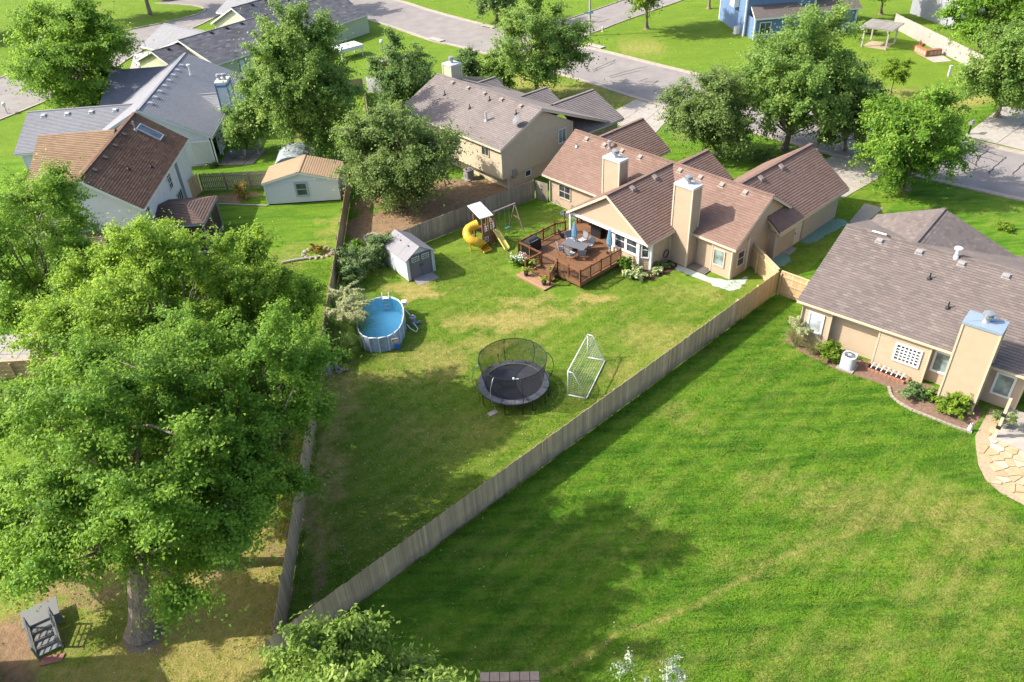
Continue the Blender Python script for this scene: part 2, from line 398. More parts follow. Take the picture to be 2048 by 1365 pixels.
ok &= ~in_poly(bx_, by_, [(-2.2, 16), (.45, 16), (.45, 18.3), (-2.2, 18.4)]) & ~in_poly(bx_, by_, [(-7.5, 49.3), (-5.2, 50.8), (-7.2, 53.6), (-9.4, 52.2)]) & ~((bx_ < -19.3) & (by_ < 24.5))
bx_, by_ = bx_[ok], by_[ok]
bd, bi, bl = ground_fields(bx_, by_)
kp = rg.uniform(0, 1, len(bx_)) > np.clip(bi * 1.2 + np.maximum(bd - .45, 0) * .9, 0, .95)
bx_, by_, bd, bi, bl = bx_[kp], by_[kp], bd[kp], bi[kp], bl[kp]; nbl = len(bx_)
tall = (.035 + .05 * bl) * rg.uniform(.6, 1.4, nbl) * (.6 + .8 * vnoise(bx_, by_, 2.2, 9)) * (1 - .4 * np.clip(bd, 0, 1))
fd = np.minimum(polydist(bx_, by_, [(-10.6, 19.0), (18.3, 45.0)]), polydist(bx_, by_, [(-10.5, 20.0), (-13.6, 66.0)])); tall = tall * np.where((fd < .22) & (vnoise(bx_, by_, 1.3, 21) > .35), 2.6, 1.0)
ang = rg.uniform(0, 2 * np.pi, nbl); wd_ = rg.uniform(.010, .022, nbl)
mowdir = np.sign(np.sin((bx_ * .669 - by_ * .743) * 2 * np.pi / 2.3))
lx = rg.normal(0, .6, nbl) + .55 * mowdir * .743; ly = rg.normal(0, .6, nbl) + .55 * mowdir * .669
V = np.zeros((nbl, 3, 3)); V[:, 0] = np.stack([bx_ - np.cos(ang) * wd_, by_ - np.sin(ang) * wd_, np.zeros(nbl)], 1); V[:, 1] = np.stack([bx_ + np.cos(ang) * wd_, by_ + np.sin(ang) * wd_, np.zeros(nbl)], 1); V[:, 2] = np.stack([bx_ + lx * tall, by_ + ly * tall, tall], 1)
bme = bpy.data.meshes.new("lawn_grass"); bme.vertices.add(3 * nbl); bme.vertices.foreach_set("co", V.astype(np.float32).ravel()); bme.loops.add(3 * nbl); bme.loops.foreach_set("vertex_index", np.arange(3 * nbl, dtype=np.int32)); bme.polygons.add(nbl); bme.polygons.foreach_set("loop_start", np.arange(0, 3 * nbl, 3, dtype=np.int32)); bme.update(calc_edges=True)
ca = bme.color_attributes.new("gm", 'FLOAT_COLOR', 'POINT'); ca.data.foreach_set("color", np.repeat(np.stack([np.clip(bd + rg.normal(0, .06, nbl), 0, 1), bi, bl, rg.uniform(0, 1, nbl)], 1), 3, 0).astype(np.float32).ravel())
t = NT("grass_blades"); at = t.n("ShaderNodeAttribute"); at.attribute_name = "gm"; sp = t.n("ShaderNodeSeparateColor"); t.l(at.outputs['Color'], sp.inputs[0])
c, n3, n2 = grass_color(t, sp.outputs[0], sp.outputs[1], sp.outputs[2], t.wpos(), .4); c = t.mix(t.mapr(at.outputs['Alpha'], 0, 1, 0, .55), c, (.26, .35, .05)); t.col(c); t.rough(.7, .2)
tr_ = t.n("ShaderNodeBsdfTranslucent"); t.l(c, tr_.inputs[0]); mx = t.n("ShaderNodeMixShader"); mx.inputs[0].default_value = .42; t.l(t.b.outputs[0], mx.inputs[1]); t.l(tr_.outputs[0], mx.inputs[2]); t.l(mx.outputs[0], t.out.inputs[0])
bme.materials.append(t.m); tag(link("lawn_grass", bme), "short mown grass blades covering the near lawns", "grass", kind="stuff")

# small pale fallen leaves under the maples
nl = 2400; lx_ = np.concatenate([rg.normal(-7, 4.5, nl // 2), rg.uniform(-19, 4, nl // 2)]); ly_ = np.concatenate([rg.normal(26, 5, nl // 2), rg.uniform(18, 38, nl // 2)]); k_ = (ly_ > 17.5) & (lx_ > -19.2) & ((ly_ > 19.1 + (lx_ + 10.7) * .9) | (rg.uniform(0, 1, nl) < .25))
lx_, ly_ = lx_[k_], ly_[k_]; nl = len(lx_); la = rg.uniform(0, 6.28, nl); ls = rg.uniform(.02, .045, nl); V = np.stack([np.stack([lx_ + ls * np.cos(la + q), ly_ + ls * np.sin(la + q) * .8, np.full(nl, .05) + .03 * np.cos(q)], 1) for q in (0, 1.57, 3.14, 4.71)], 1)
lme = bpy.data.meshes.new("leaf_litter"); lme.vertices.add(4 * nl); lme.vertices.foreach_set("co", V.astype(np.float32).ravel()); lme.loops.add(4 * nl); lme.loops.foreach_set("vertex_index", np.arange(4 * nl, dtype=np.int32)); lme.polygons.add(nl); lme.polygons.foreach_set("loop_start", np.arange(0, 4 * nl, 4, dtype=np.int32)); lme.update(calc_edges=True)
lme.materials.append(m_plain("fallen_leaf", (.44, .43, .22), .8, .3, 3)); tag(link("leaf_litter", lme), "small pale fallen leaves scattered on the lawns under the maples", "leaves", kind="stuff")

# asphalt streets with kerbs
def m_asphalt():
    t = NT("asphalt"); p = t.wpos(); a = t.noise(p, 60, 2); b = t.noise(p, .5, 4, .6); c3 = t.noise(p, .12, 3)
    base = t.mix(t.mapr(b, .3, .7), (.22, .195, .18), (.30, .27, .245)); base = t.mix(t.mapr(c3, .4, .7, 0, .4), base, (.20, .18, .175))
    base = t.mix(t.mapr(a, .3, .7, 0, .35), base, (.14, .13, .13))
    t.col(base); t.rough(.95, .1); t.bump(a, .3, .01); return t.m
ASPH = m_asphalt()
TAR = m_plain("crack_sealant", (.055, .05, .05), .8, .2)
GUTTER = m_plain("gutter_concrete", (.40, .34, .28), .95, .15, 2, .2)

def smooth_line(pts, n=12):
    out = []
    P = [Vector((*p, 0)) for p in pts]; P = [2 * P[0] - P[1]] + P + [2 * P[-1] - P[-2]]
    for k in range(1, len(P) - 2):
        for j in range(n):
            u = j / n; a, b, c2, d = P[k - 1:k + 3]
            out.append(.5 * ((2 * b) + (c2 - a) * u + (2 * a - 5 * b + 4 * c2 - d) * u * u + (3 * b - a - 3 * c2 + d) * u ** 3))
    out.append(P[-2]); return out
def resample(line, n):
    d = [0.0]
    for a, b in zip(line[:-1], line[1:]): d.append(d[-1] + (b - a).length)
    out = []; k = 0
    for i in range(n):
        s_ = d[-1] * i / (n - 1)
        while k < len(d) - 2 and d[k + 1] < s_: k += 1
        out.append(line[k].lerp(line[k + 1], (s_ - d[k]) / max(1e-6, d[k + 1] - d[k])))
    return out
def offset(line, d):
    out = []
    for k, p in enumerate(line):
        t_ = (line[min(k + 1, len(line) - 1)] - line[max(k - 1, 0)]).normalized(); out.append(p + Vector((t_.y, -t_.x, 0)) * d)
    return out
def ribbon(mb, A, B, z):
    for k in range(len(A) - 1): mb.quad((A[k].x, A[k].y, z), (B[k].x, B[k].y, z), (B[k + 1].x, B[k + 1].y, z), (A[k + 1].x, A[k + 1].y, z))
def kerb(name, line, d0, d1, h=.11):
    """a raised concrete edge between offsets d0 (road side) and d1"""
    mb = MB(); A = offset(line, d0); B = offset(line, d1)
    ribbon(mb, A, B, h)
    for L in (A, B):
        for k in range(len(L) - 1): mb.quad((L[k].x, L[k].y, 0), (L[k + 1].x, L[k + 1].y, 0), (L[k + 1].x, L[k + 1].y, h), (L[k].x, L[k].y, h))
    return struct(mb.build(name, GUTTER))

KS = smooth_line([(-60,168),(-45,150),(-28.8,135.5),(-22.5,130.3),(-15.4,122.0),(-8.7,112.9),(-4.3,108.6),(9.4,92.8),(15.1,85.4),(24,74.6),(30.0,67.6),(36.0,61.5),(46.0,53.0),(60,43),(90,24)])
KN = smooth_line([(-52,174),(-33,157),(-16.0,138.8),(-9.9,130.5),(-1.9,120.6),(12.0,105.8),(20.9,95.3),(28.3,87.0),(36,78),(43.3,69.3),(52.0,60.5),(66,50),(96,30)])
KS = resample(KS, 150); KN = resample(KN, 150)
mb = MB(); ribbon(mb, KS, KN, .010); road = struct(mb.build("street", ASPH))
mb = MB(); ribbon(mb, KS, offset(KS, -.55), .016); struct(mb.build("gutter_south", GUTTER))
mb = MB(); ribbon(mb, KN, offset(KN, .55), .016); struct(mb.build("gutter_north", GUTTER))
kerb("kerb_south", KS, 0, .16); 
k1 = [p for p in KN if p.y > 119.6]; k2 = [p for p in KN if p.y < 107]
kerb("kerb_north_west", k1, -.16, 0); kerb("kerb_north_east", k2, -.16, 0)
W2 = smooth_line([(1.0,117.6),(4.5,117.0),(9.0,119.0),(12.3,121.6),(17.3,126.6),(40,150),(70,181)])
E2 = smooth_line([(10.6,107.3),(11.2,109.6),(12.7,111.6),(15.1,113.9),(17.8,116.8),(36,134.5),(80,178)])
W2 = resample(W2, 60); E2 = resample(E2, 60)
mb = MB(); ribbon(mb, W2, E2, .006); struct(mb.build("side_street", ASPH))
kerb("side_kerb_west", W2, -.16, 0); kerb("side_kerb_east", E2, 0, .16)
# close with cul-de-sac
CU = [(-58.5,88),(-54.9,95.8),(-51.5,104),(-50.6,113.5),(-48.5,122.4),(-45.4,130),(-43.5,140),(-43,152),(-56,152),(-58.0,146.3),(-51,143.3),(-47.6,140),(-47.6,137.0),(-51,132.5),(-58.2,126.6),(-63,114),(-66.5,104),(-74,88),(-90,62),(-72,62)]
mb = MB(); mb.poly(CU, .010); struct(mb.build("close_road", ASPH))
cl1 = smooth_line(CU[0:8], 6); kerb("close_kerb_inner", cl1, 0, .3); cl2 = smooth_line(CU[9:18], 6); kerb("close_kerb_outer", cl2, 0, .3)

# sealed cracks in the street
def crack(pts, wd=.10):
    L = []
    for a, b in zip(pts[:-1], pts[1:]):
        for k in range(6):
            u = k / 6; L.append(Vector((a[0] + (b[0] - a[0]) * u + rnd.uniform(-.09, .09), a[1] + (b[1] - a[1]) * u + rnd.uniform(-.09, .09), 0)))
    L.append(Vector((*pts[-1], 0)))
    mb = MB(); A = offset(L, wd / 2); B = offset(L, -wd / 2); ribbon(mb, A, B, .021); mb.build("sealed_crack", TAR, road)

CR=[[(11.6,96.1),(13.2,97.8),(14.9,99.7)],[(11.7,95.5),(14.7,98.6)],[(13.2,93.3),(15.7,95.0),(18.3,96.3)],[(13.3,92.8),(17.2,94.8)],[(11.1,97.7),(12.3,101.2)],[(11.0,102.5),(12.7,103.3)],[(16.3,90.9),(17.5,91.8)],[(16.3,90.2),(17.7,89.5),(18.6,90.9)],[(17.0,90.7),(18.6,90.4)],[(17.4,87.3),(18.4,87.8)],[(41.6,61.8),(43.3,63.5),(44.8,64.9)],[(42.8,68.5),(43.5,66.8),(44.6,64.8)],[(42.0,65.8),(42.8,65.1),(43.6,64.1)],[(41.2,64.7),(41.5,62.9),(41.9,62.0)],[(42.2,64.8),(44.2,66.7)],[(43.4,61.3),(45.6,63.5)],[(43.1,67.5),(42.2,64.8),(41.4,63.5)],[(13.7,119.1),(14.8,117.4),(16.8,119.1)],[(14.1,121.2),(15.8,120.1)],[(40.1,63.1),(41.1,62.7),(42.5,63.3)]]
for c in CR: crack(c)

def slabs(parent_name, corners, nu, nv, z, mat, gap=.03, h=.05, label=None, cat=None, jitter=0.0):
    """a paved quad (a,b,c,d) split into nu x nv slabs, each its own piece"""
    base = struct(MB().poly(corners, z - .004).build(parent_name, DIRTM))
    a, b, c, d = [Vector((*q, 0)) for q in corners]
    def pt(u, v): return (a * (1 - u) + b * u) * (1 - v) + (d * (1 - u) + c * u) * v
    L1 = (b - a).length; L2 = (d - a).length; gu = gap / L1; gv = gap / L2
    for i in range(nu):
        for j in range(nv):
            u0, u1, v0, v1 = i / nu + gu / 2, (i + 1) / nu - gu / 2, j / nv + gv / 2, (j + 1) / nv - gv / 2
            MB().poly([pt(u0, v0), pt(u1, v0), pt(u1, v1), pt(u0, v1)], z, h + rnd.uniform(0, .008)).build("slab", mat, base)
    return base
slabs("driveway_beige_house", [(10.6,79.9),(14.8,73.9),(18.6,80.9),(15.0,85.0)], 3, 3, .012, CONCL, .05, .02)
slabs("driveway_tan_house", [(24.4,63.7),(28.0,58.7),(34.2,63.6),(30.4,67.3)], 2, 3, .012, CONCL, .05, .02)
slabs("driveway_corner", [(43.6,70.1),(47.4,65.6),(56,72.5),(51,77.0)], 2, 3, .012, CONCL, .05, .02)
slabs("driveway_close", [(-50.5,114.6),(-48.2,106.2),(-43.5,107.0),(-46.6,118.0)], 2, 2, .012, CONCL, .05, .02)
slabs("driveway_far", [(-52,152),(-30,146),(-28,156),(-50,160)], 3, 2, .012, CONCL, .05, .02)
mb = MB(); mb.poly([(26.9,54.6),(27.6,53.8),(30.4,56.6),(29.3,57.6)], .008, .03); struct(mb.build("side_walk_slab", CONC))
mb = MB(); mb.poly([(19.5,51.3),(20.8,50.1),(21.6,51.0),(20.4,52.3)], .008, .03); struct(mb.build("door_step_pad", CONC))
# storm drain inlets
for (x, y, a) in ((12.9,105.6,-48.), (-.9,118.5,-50.), (-8.3,113.0,-48.)):
    o = thing("storm_drain", {12.9: "concrete storm drain inlet at the street corner below the light pole", -.9: "concrete storm drain inlet in the kerb beyond the dark round tree", -8.3: "small dark storm drain inlet in the kerb beside the lamp post lawn"}[x], "storm drain", (x, y, 0), a)
    MB().box(-1.3, 1.3, -.25, .75, .02, .15).build("lid", CONCL, o); MB().box(-.9, .9, -.262, -.2, .03, .11).build("opening", BLACK, o)

# ---------------------------------------------------------------- building kit
def roof_plane(mb, e0, e1, r1, r0, course=.20, th=.030):
    """stepped shingle courses from the eave e0-e1 up to the ridge r0-r1"""
    e0, e1, r0, r1 = map(Vector, (e0, e1, r0, r1))
    up = ((r0 + r1) / 2 - (e0 + e1) / 2); L = up.length; n = max(2, round(L / course))
    nrm = (e1 - e0 if (e1 - e0).length > (r1 - r0).length else r1 - r0).cross(up).normalized()
    if nrm.z < 0: nrm = -nrm
    ax = (e1 - e0).normalized() if (e1 - e0).length > .01 else (r1 - r0).normalized()
    for i in range(n):
        t0, t1 = i / n, (i + 1) / n + .08 / n
        t1 = min(t1, 1)
        a, b = e0.lerp(r0, t0), e1.lerp(r1, t0); c, d = e1.lerp(r1, t1), e0.lerp(r0, t1)
        a2, b2 = a + nrm * th, b + nrm * th
        u = [(q - e0).dot(ax) for q in (a, b, c, d)]
        v0, v1 = i * .20, (i + 1) * .20
        mb.quad(a2, b2, c, d, uv=[(u[0], v0 + .004), (u[1], v0 + .004), (u[2], v1), (u[3], v1)])
        mb.quad(a, b, b2, a2, uv=[(u[0], v0 + .002), (u[1], v0 + .002), (u[1], v0 + .004), (u[0], v0 + .004)])

def gable(parent, x0, x1, yc, hw, ze, zr, mat, trim, axis='x', hw2=None, ze2=None, name="roof", cap0=True, cap1=True):
    """gable roof with ridge along the axis; hw2/ze2: other slope (positive side) may differ"""
    hw2 = hw if hw2 is None else hw2; ze2 = ze if ze2 is None else ze2
    def P(x, y, z): return (x, y, z) if axis == 'x' else (y, x, z)
    mb = MB()
    roof_plane(mb, P(x0, yc - hw, ze), P(x1, yc - hw, ze), P(x1, yc, zr), P(x0, yc, zr))
    roof_plane(mb, P(x0, yc + hw2, ze2), P(x1, yc + hw2, ze2), P(x1, yc, zr), P(x0, yc, zr))
    mb.bar(P(x0, yc, zr + .012), P(x1, yc, zr + .012), .26, .035)
    ro = mb.build(name, mat, parent)
    f = MB(); d = .11
    f.bar(P(x0, yc - hw + .012, ze - d), P(x1, yc - hw + .012, ze - d), .03, .19); f.bar(P(x0, yc + hw2 - .012, ze2 - d), P(x1, yc + hw2 - .012, ze2 - d), .03, .19)
    for x, cp, s in ((x0, cap0, 1), (x1, cap1, -1)):
        if cp:
            f.bar(P(x + .014 * s, yc - hw + .03, ze - d + .005), P(x + .014 * s, yc + .02, zr - d + .005), .03, .19); f.bar(P(x + .014 * s, yc + hw2 - .03, ze2 - d + .005), P(x + .014 * s, yc - .02, zr - d + .005), .03, .19)
    e = .05      # soffit under both slopes
    f.quad(P(x0 + .03, yc - hw + .03, ze - e), P(x1 - .03, yc - hw + .03, ze - e), P(x1 - .03, yc, zr - e), P(x0 + .03, yc, zr - e))
    f.quad(P(x0 + .03, yc + hw2 - .03, ze2 - e), P(x1 - .03, yc + hw2 - .03, ze2 - e), P(x1 - .03, yc, zr - e), P(x0 + .03, yc, zr - e))
    f.build("fascia", trim, ro)
    return ro

def wall(parent, p0, p1, z0, z1, mat, apex=None, step=.19, th=.03, trim=None, post=.10, name="wall"):
    """lap-sided wall from p0 to p1 (outside on the right hand), optional gable apex (t, z)"""
    p0 = Vector((*p0, 0)); p1 = Vector((*p1, 0)); d = p1 - p0; L = d.length; d.normalize(); nr = Vector((d.y, -d.x, 0))
    mb = MB()
    def ext(z):
        if apex is None or z <= z1: return 0.0, L
        k = min(1, (z - z1) / (apex[1] - z1)); at = apex[0] * L
        return at * k, L - (L - at) * k
    ztop = apex[1] if apex else z1; n = max(1, math.ceil((ztop - z0) / step)); zs = [z0 + (ztop - z0) * k / n for k in range(n + 1)]
    if apex:
        zs = sorted(set([round(z, 4) for z in zs] + [z1]))
    for a, b in zip(zs[:-1], zs[1:]):
        la, ra = ext(a); lb, rb = ext(b)
        q = [p0 + d * la + nr * th, p0 + d * ra + nr * th, p0 + d * rb, p0 + d * lb]
        mb.quad((q[0].x, q[0].y, a), (q[1].x, q[1].y, a), (q[2].x, q[2].y, b), (q[3].x, q[3].y, b), uv=[(la, a), (ra, a), (rb, b), (lb, b)])
        s0, s1 = p0 + d * la, p0 + d * ra
        mb.quad((s0.x, s0.y, a), (s1.x, s1.y, a), (q[1].x, q[1].y, a), (q[0].x, q[0].y, a), uv=[(la, a)] * 4)
    o = mb.build(name, mat, parent)
    if trim:
        for e in (p0, p1):
            c = e + nr * .01; MB().obox((c.x, c.y, (z0 + z1) / 2), (post, post * .6, z1 - z0), math.atan2(d.y, d.x)).build("corner_trim", trim, o)
    return o

def window(parent, p0, p1, s, zc, wd, ht, frame, pane, cols=1, rows=2, fw=.09, depth=.06, name="window", mull=.04):
    """window centred s metres from p0 along the wall p0-p1"""
    p0 = Vector((*p0, 0)); p1 = Vector((*p1, 0)); d = (p1 - p0).normalized(); nr = Vector((d.y, -d.x, 0))
    def Q(u, z, o): q = p0 + d * (s + u) + nr * o; return (q.x, q.y, zc + z)
    f = MB(); o1 = depth / 2 + .026
    hw, hh = wd / 2, ht / 2
    f.bar(Q(-hw, hh - fw / 2, o1), Q(hw, hh - fw / 2, o1), depth, fw); f.bar(Q(-hw, -hh + fw / 2, o1), Q(hw, -hh + fw / 2, o1), depth + .02, fw)
    f.bar(Q(-hw + fw / 2, -hh + fw, o1), Q(-hw + fw / 2, hh - fw, o1), fw, depth, up=tuple(nr)); f.bar(Q(hw - fw / 2, -hh + fw, o1), Q(hw - fw / 2, hh - fw, o1), fw, depth, up=tuple(nr))
    iw, ih = wd - 2 * fw, ht - 2 * fw
    for k in range(1, cols): f.bar(Q(-iw / 2 + iw * k / cols, -ih / 2, o1 - .012), Q(-iw / 2 + iw * k / cols, ih / 2, o1 - .012), mull, depth * .6, up=tuple(nr))
    for k in range(1, rows): f.bar(Q(-iw / 2, -ih / 2 + ih * k / rows, o1 - .008), Q(iw / 2, -ih / 2 + ih * k / rows, o1 - .008), depth * .6, mull)
    wo = f.build(name, frame, parent)
    g = MB(); pw, ph = iw / cols, ih / rows
    for i in range(cols):
        for j in range(rows):
            u0, z0 = -iw / 2 + pw * i, -ih / 2 + ph * j
            MB_ = MB(); MB_.quad(Q(u0, z0, .038), Q(u0 + pw, z0, .038), Q(u0 + pw, z0 + ph, .038), Q(u0, z0 + ph, .038)); MB_.build("pane", pane, wo)
    return wo

_vent = None
def roof_vent(parent, x, y, z, dirx, diry, slope, mat, s=1.0):
    """low hooded box vent on a slope that falls towards (dirx, diry)"""
    s *= .72; mb = MB(); hw, l = .23 * s, .42 * s
    a = [(0, -hw, .0), (l, -hw, -l * slope), (l, hw, -l * slope), (0, hw, 0)]
    b = [(.02, -hw, .12), (l + .02, -hw, .15 - l * slope * .95), (l + .02, hw, .15 - l * slope * .95), (.02, hw, .12)]
    mb.quad(*b); 
    for k in range(4): mb.quad(a[k], a[(k + 1) % 4], b[(k + 1) % 4], b[k])
    fl = .07
    mb.quad((-fl, -hw - fl, .03 + fl * slope), (l + fl, -hw - fl, .03 - (l + fl) * slope), (l + fl, hw + fl, .03 - (l + fl) * slope), (-fl, hw + fl, .03 + fl * slope))
    return mb.build("roof_vent", mat, parent, (x, y, z), math.atan2(diry, dirx))

def vent_pipe(parent, x, y, z, h=.45, r=.045, mat=None, hood=False):
    mb = MB(); mb.lathe([(.17, -.06), (.15, .05), (r + .03, .14), (r, .16), (r, h), (r * .7, h), (r * .7, h - .05)], 10)
    if hood: mb.lathe([(r, h + .03), (r * 2.1, h + .05), (r * 2.1, h + .16), (.01, h + .24)], 10); mb.lathe([(r * .5, h - .02), (r * .5, h + .06)], 8)
    return mb.build("vent_pipe", mat or METAL, parent, (x, y, z), smooth=False)

def chimney(parent, x0, x1, y0, y1, z0, z1, mat, trim, cap, flues=1, capo=.07):
    o = None
    pts = [(x0, y0), (x1, y0), (x1, y1), (x0, y1)]
    mb = MB()
    n = max(1, round((z1 - z0) / .17))
    for k in range(4):
        a, b = Vector((*pts[k], 0)), Vector((*pts[(k + 1) % 4], 0)); d = (b - a).normalized(); nr = Vector((d.y, -d.x, 0)) * .012
        for i in range(n):
            za, zb = z0 + (z1 - z0) * i / n, z0 + (z1 - z0) * (i + 1) / n
            mb.quad((a.x + nr.x, a.y + nr.y, za), (b.x + nr.x, b.y + nr.y, za), (b.x, b.y, zb), (a.x, a.y, zb)); mb.quad((a.x, a.y, za), (b.x, b.y, za), (b.x + nr.x, b.y + nr.y, za), (a.x + nr.x, a.y + nr.y, za))
    o = mb.build("chimney", mat, parent)
    for (x, y) in pts: MB().box(x - .055, x + .055, y - .055, y + .055, z0, z1 - .001).build("corner_trim", trim, o)
    c = MB(); c.box(x0 - capo, x1 + capo, y0 - capo, y1 + capo, z1, z1 + .16); cx, cy = (x0 + x1) / 2, (y0 + y1) / 2
    v = c.v; c.quad((x0 - capo, y0 - capo, z1 + .161), (x1 + capo, y0 - capo, z1 + .161), (cx + .12, cy, z1 + .185)); c.quad((x1 + capo, y0 - capo, z1 + .161), (x1 + capo, y1 + capo, z1 + .161), (cx + .12, cy, z1 + .185)); c.quad((x1 + capo, y1 + capo, z1 + .161), (x0 - capo, y1 + capo, z1 + .161), (cx - .12, cy, z1 + .185)); c.quad((x0 - capo, y1 + capo, z1 + .161), (x0 - capo, y0 - capo, z1 + .161), (cx - .12, cy, z1 + .185))
    c.build("cap", cap, o)
    for k in range(flues):
        fx = cx + (k - (flues - 1) / 2) * .5
        fm = MB(); fm.lathe([(.22, z1 + .17), (.17, z1 + .28), (.17, z1 + .46), (.28, z1 + .50), (.28, z1 + .56), (.19, z1 + .57), (.19, z1 + .64), (.28, z1 + .66), (.27, z1 + .72), (.02, z1 + .78)], 14, (fx, cy)); fm.build("flue", METAL, o, smooth=False)
    return o

# ================================================================ tan house with the deck
H1_ROOF = m_shingle("shingle_rosy_brown", (.140, .085, .064), (.235, .150, .116), (.300, .204, .164), .38, .18)
H1_WALL = m_plain("tan_siding", (.44, .33, .23), .75, .06, 2.0, .1)
H1_TRIM = m_plain("pale_tan_trim", (.60, .49, .38), .6, .05)
CAPW = m_plain("pale_cap_metal", (.60, .62, .62), .4, .08, metal=.3)
h1 = thing("tan_house", "tan single storey house with rosy brown roof, two boxed chimneys and wooden deck", "house", (3.84, 60.91, 0), -49.09)
ZE, ZR = 2.6, 5.22
gable(h1, -.6, 18.35, 3.75, 4.0, ZE, ZR, H1_ROOF, H1_TRIM)
gable(h1, -3.8, 3.6, 9.6, 3.95, ZE, ZR - .02, H1_ROOF, H1_TRIM, axis='y', cap1=False)
gable(h1, 3.9, 13.5, 15.5, 3.72, ZE, ZR + .03, H1_ROOF, H1_TRIM, axis='y', cap0=False)
gable(h1, 4.2, 10.6, 1.1, 3.2, ZE, ZR - .55, H1_ROOF, H1_TRIM, axis='y', cap0=False)
gable(h1, 4.2, 8.7, 9.35, 2.6, ZE + .3, ZR - .62, H1_ROOF, H1_TRIM, axis='y', cap0=False)
WT = ZE - .12
def h1w(a, b, z1=WT, apex=None, z0=.0, **k): return wall(h1, a, b, z0, z1, H1_WALL, apex, trim=H1_TRIM, **k)
h1w((0, .25), (5.3, .25)); h1w((5.3, .25), (9.9, .25)); 
h1w((13.15, .2), (14.9, .2)); h1w((14.9, .2), (16.35, .2)); h1w((16.35, .0), (18.05, .0)); h1w((16.35, .2), (16.35, .0))
h1w((18.05, 0), (18.05, 1.75)); h1w((18.0, .05), (18.0, 7.45), apex=(.5, ZR - .15))
h1w((0, 7.3), (0, .25), apex=(.5, ZR - .15)); h1w((18, 7.3), (0, 7.3))
# side entry under its own small roof, then the garage wall
h1w((18.0, 4.5), (18.62, 4.5), z1=2.1); h1w((18.62, 4.5), (18.62, 8.2), z1=2.1); h1w((18.62, 8.2), (18.62, 13.2)); h1w((18.62, 13.2), (12.4, 13.2), apex=(.5, ZR - .2)); h1w((12.4, 13.2), (12.4, 7.3))
mb = MB(); roof_plane(mb, (19.1, 4.2, 2.25), (19.1, 7.0, 2.25), (17.5, 7.0, 3.4), (17.5, 4.2, 3.4)); ro = mb.build("entry_roof", H1_ROOF, h1)
f = MB(); f.bar((19.09, 4.2, 2.15), (19.09, 7.0, 2.15), .03, .17); f.bar((19.08, 4.21, 2.15), (17.6, 4.21, 3.23), .03, .17); f.quad((18.03, 4.55, 2.1), (18.6, 4.55, 2.1), (18.03, 4.55, 2.9)); f.build("fascia", H1_TRIM, ro)
dr = MB(); dr.box(18.63, 18.67, 7.05, 7.95, .08, 2.05); d_ = dr.build("door", H1_TRIM, h1); MB().box(18.67, 18.72, 7.12, 7.20, 1.0, 1.08).build("handle", BLACK, d_)
# gable front of the family room: hung over the deck
gf = wall(h1, (5.8, -3.45), (13.35, -3.45), 2.45, 2.55, H1_WALL, (.503, ZR - .22), step=.2)
mb = MB(); mb.bar((5.75, -3.47, 2.42), (13.3, -3.47, 2.42), .14, .22); mb.build("porch_beam", WHITE, h1)
mb = MB(); mb.box(5.75, 10.2, -3.4, .2, 2.40, 2.44); mb.build("porch_ceiling", CREAMTRIM, h1)
mb = MB(); mb.box(5.68, 5.82, -3.52, -3.38, .62, 2.32); mb.build("porch_post", WHITE, h1)
h1w((9.9, .25), (9.9, -3.2)); h1w((9.9, -3.2), (12.35, -3.2)); h1w((12.35, -3.2), (13.12, -2.75)); h1w((13.12, -2.75), (13.12, .25))
for q in ((9.82, 10.0, -3.3, -3.12, .1, 2.4), (12.27, 12.43, -3.3, -3.14, .0, 2.4), (13.03, 13.2, -2.86, -2.70, 0, 2.4), (10.0, 12.27, -3.31, -3.21, .97, 1.07), (10.0, 12.27, -3.31, -3.21, 2.28, 2.4)): MB().box(*q).build("bay_trim", WHITE, h1)
window(h1, (9.9, -3.2), (12.35, -3.2), .68, 1.68, 1.08, 1.3, WHITE, GLASS, 1, 2); window(h1, (9.9, -3.2), (12.35, -3.2), 1.80, 1.68, 1.08, 1.3, WHITE, GLASS, 1, 2)
window(h1, (12.35, -3.2), (13.12, -2.75), .45, 1.62, .62, 1.35, WHITE, GLASS, 1, 2)
window(h1, (0, .25), (5.3, .25), 1.62, 1.45, 1.35, 1.25, H1_TRIM, GLASS, 2, 2, .07)
window(h1, (16.35, 0), (18.05, 0), .62, 1.35, .95, 1.3, H1_TRIM, GLASSL, 1, 1, .07)
window(h1, (18.05, 0), (18.05, 1.75), .95, 1.35, .9, 1.25, H1_TRIM, GLASS, 1, 2, .07)
dr = MB(); dr.box(9.80, 9.86, -2.6, -1.0, .64, 2.3); dd = dr.build("sliding_door", GLASS, h1)
chimney(h1, 6.15, 7.75, -.25, .65, 2.6, 5.85, H1_WALL, H1_TRIM, CAPW); chimney(h1, 13.2, 14.75, -.72, .25, .0, 6.02, H1_WALL, H1_TRIM, CAPW)
VENT1 = m_plain("vent_tan_metal", (.30, .25, .21), .6, .1)
for x in (1.15, 3.1, 4.95, 6.8, 10.65, 12.5, 14.4, 16.35): roof_vent(h1, x, 3.45, 5.03, 0, -1, .65, VENT1)
for y in (8.65, 5.95): roof_vent(h1, 15.75, y, 5.1, 1, 0, .7, VENT1)
for y in (1.16, -1.39): roof_vent(h1, 9.85, y, 5.04, 1, 0, .66, VENT1)
vent_pipe(h1, .8, 2.5, 4.42, .4); vent_pipe(h1, 3.75, 3.2, 4.87, .5, .09, hood=True); vent_pipe(h1, 8.6, 1.3, 3.62, .3, .04, BLACK)
for q in ([(-.05, .15, 2.45), (-.05, .12, .2)], [(18.02, -.08, 2.4), (18.02, -.08, .1)], [(18.1, 1.8, 2.6), (18.1, 1.8, .15)]): MB().tube(q, .05, 8).build("downspout", CREAMTRIM, h1)

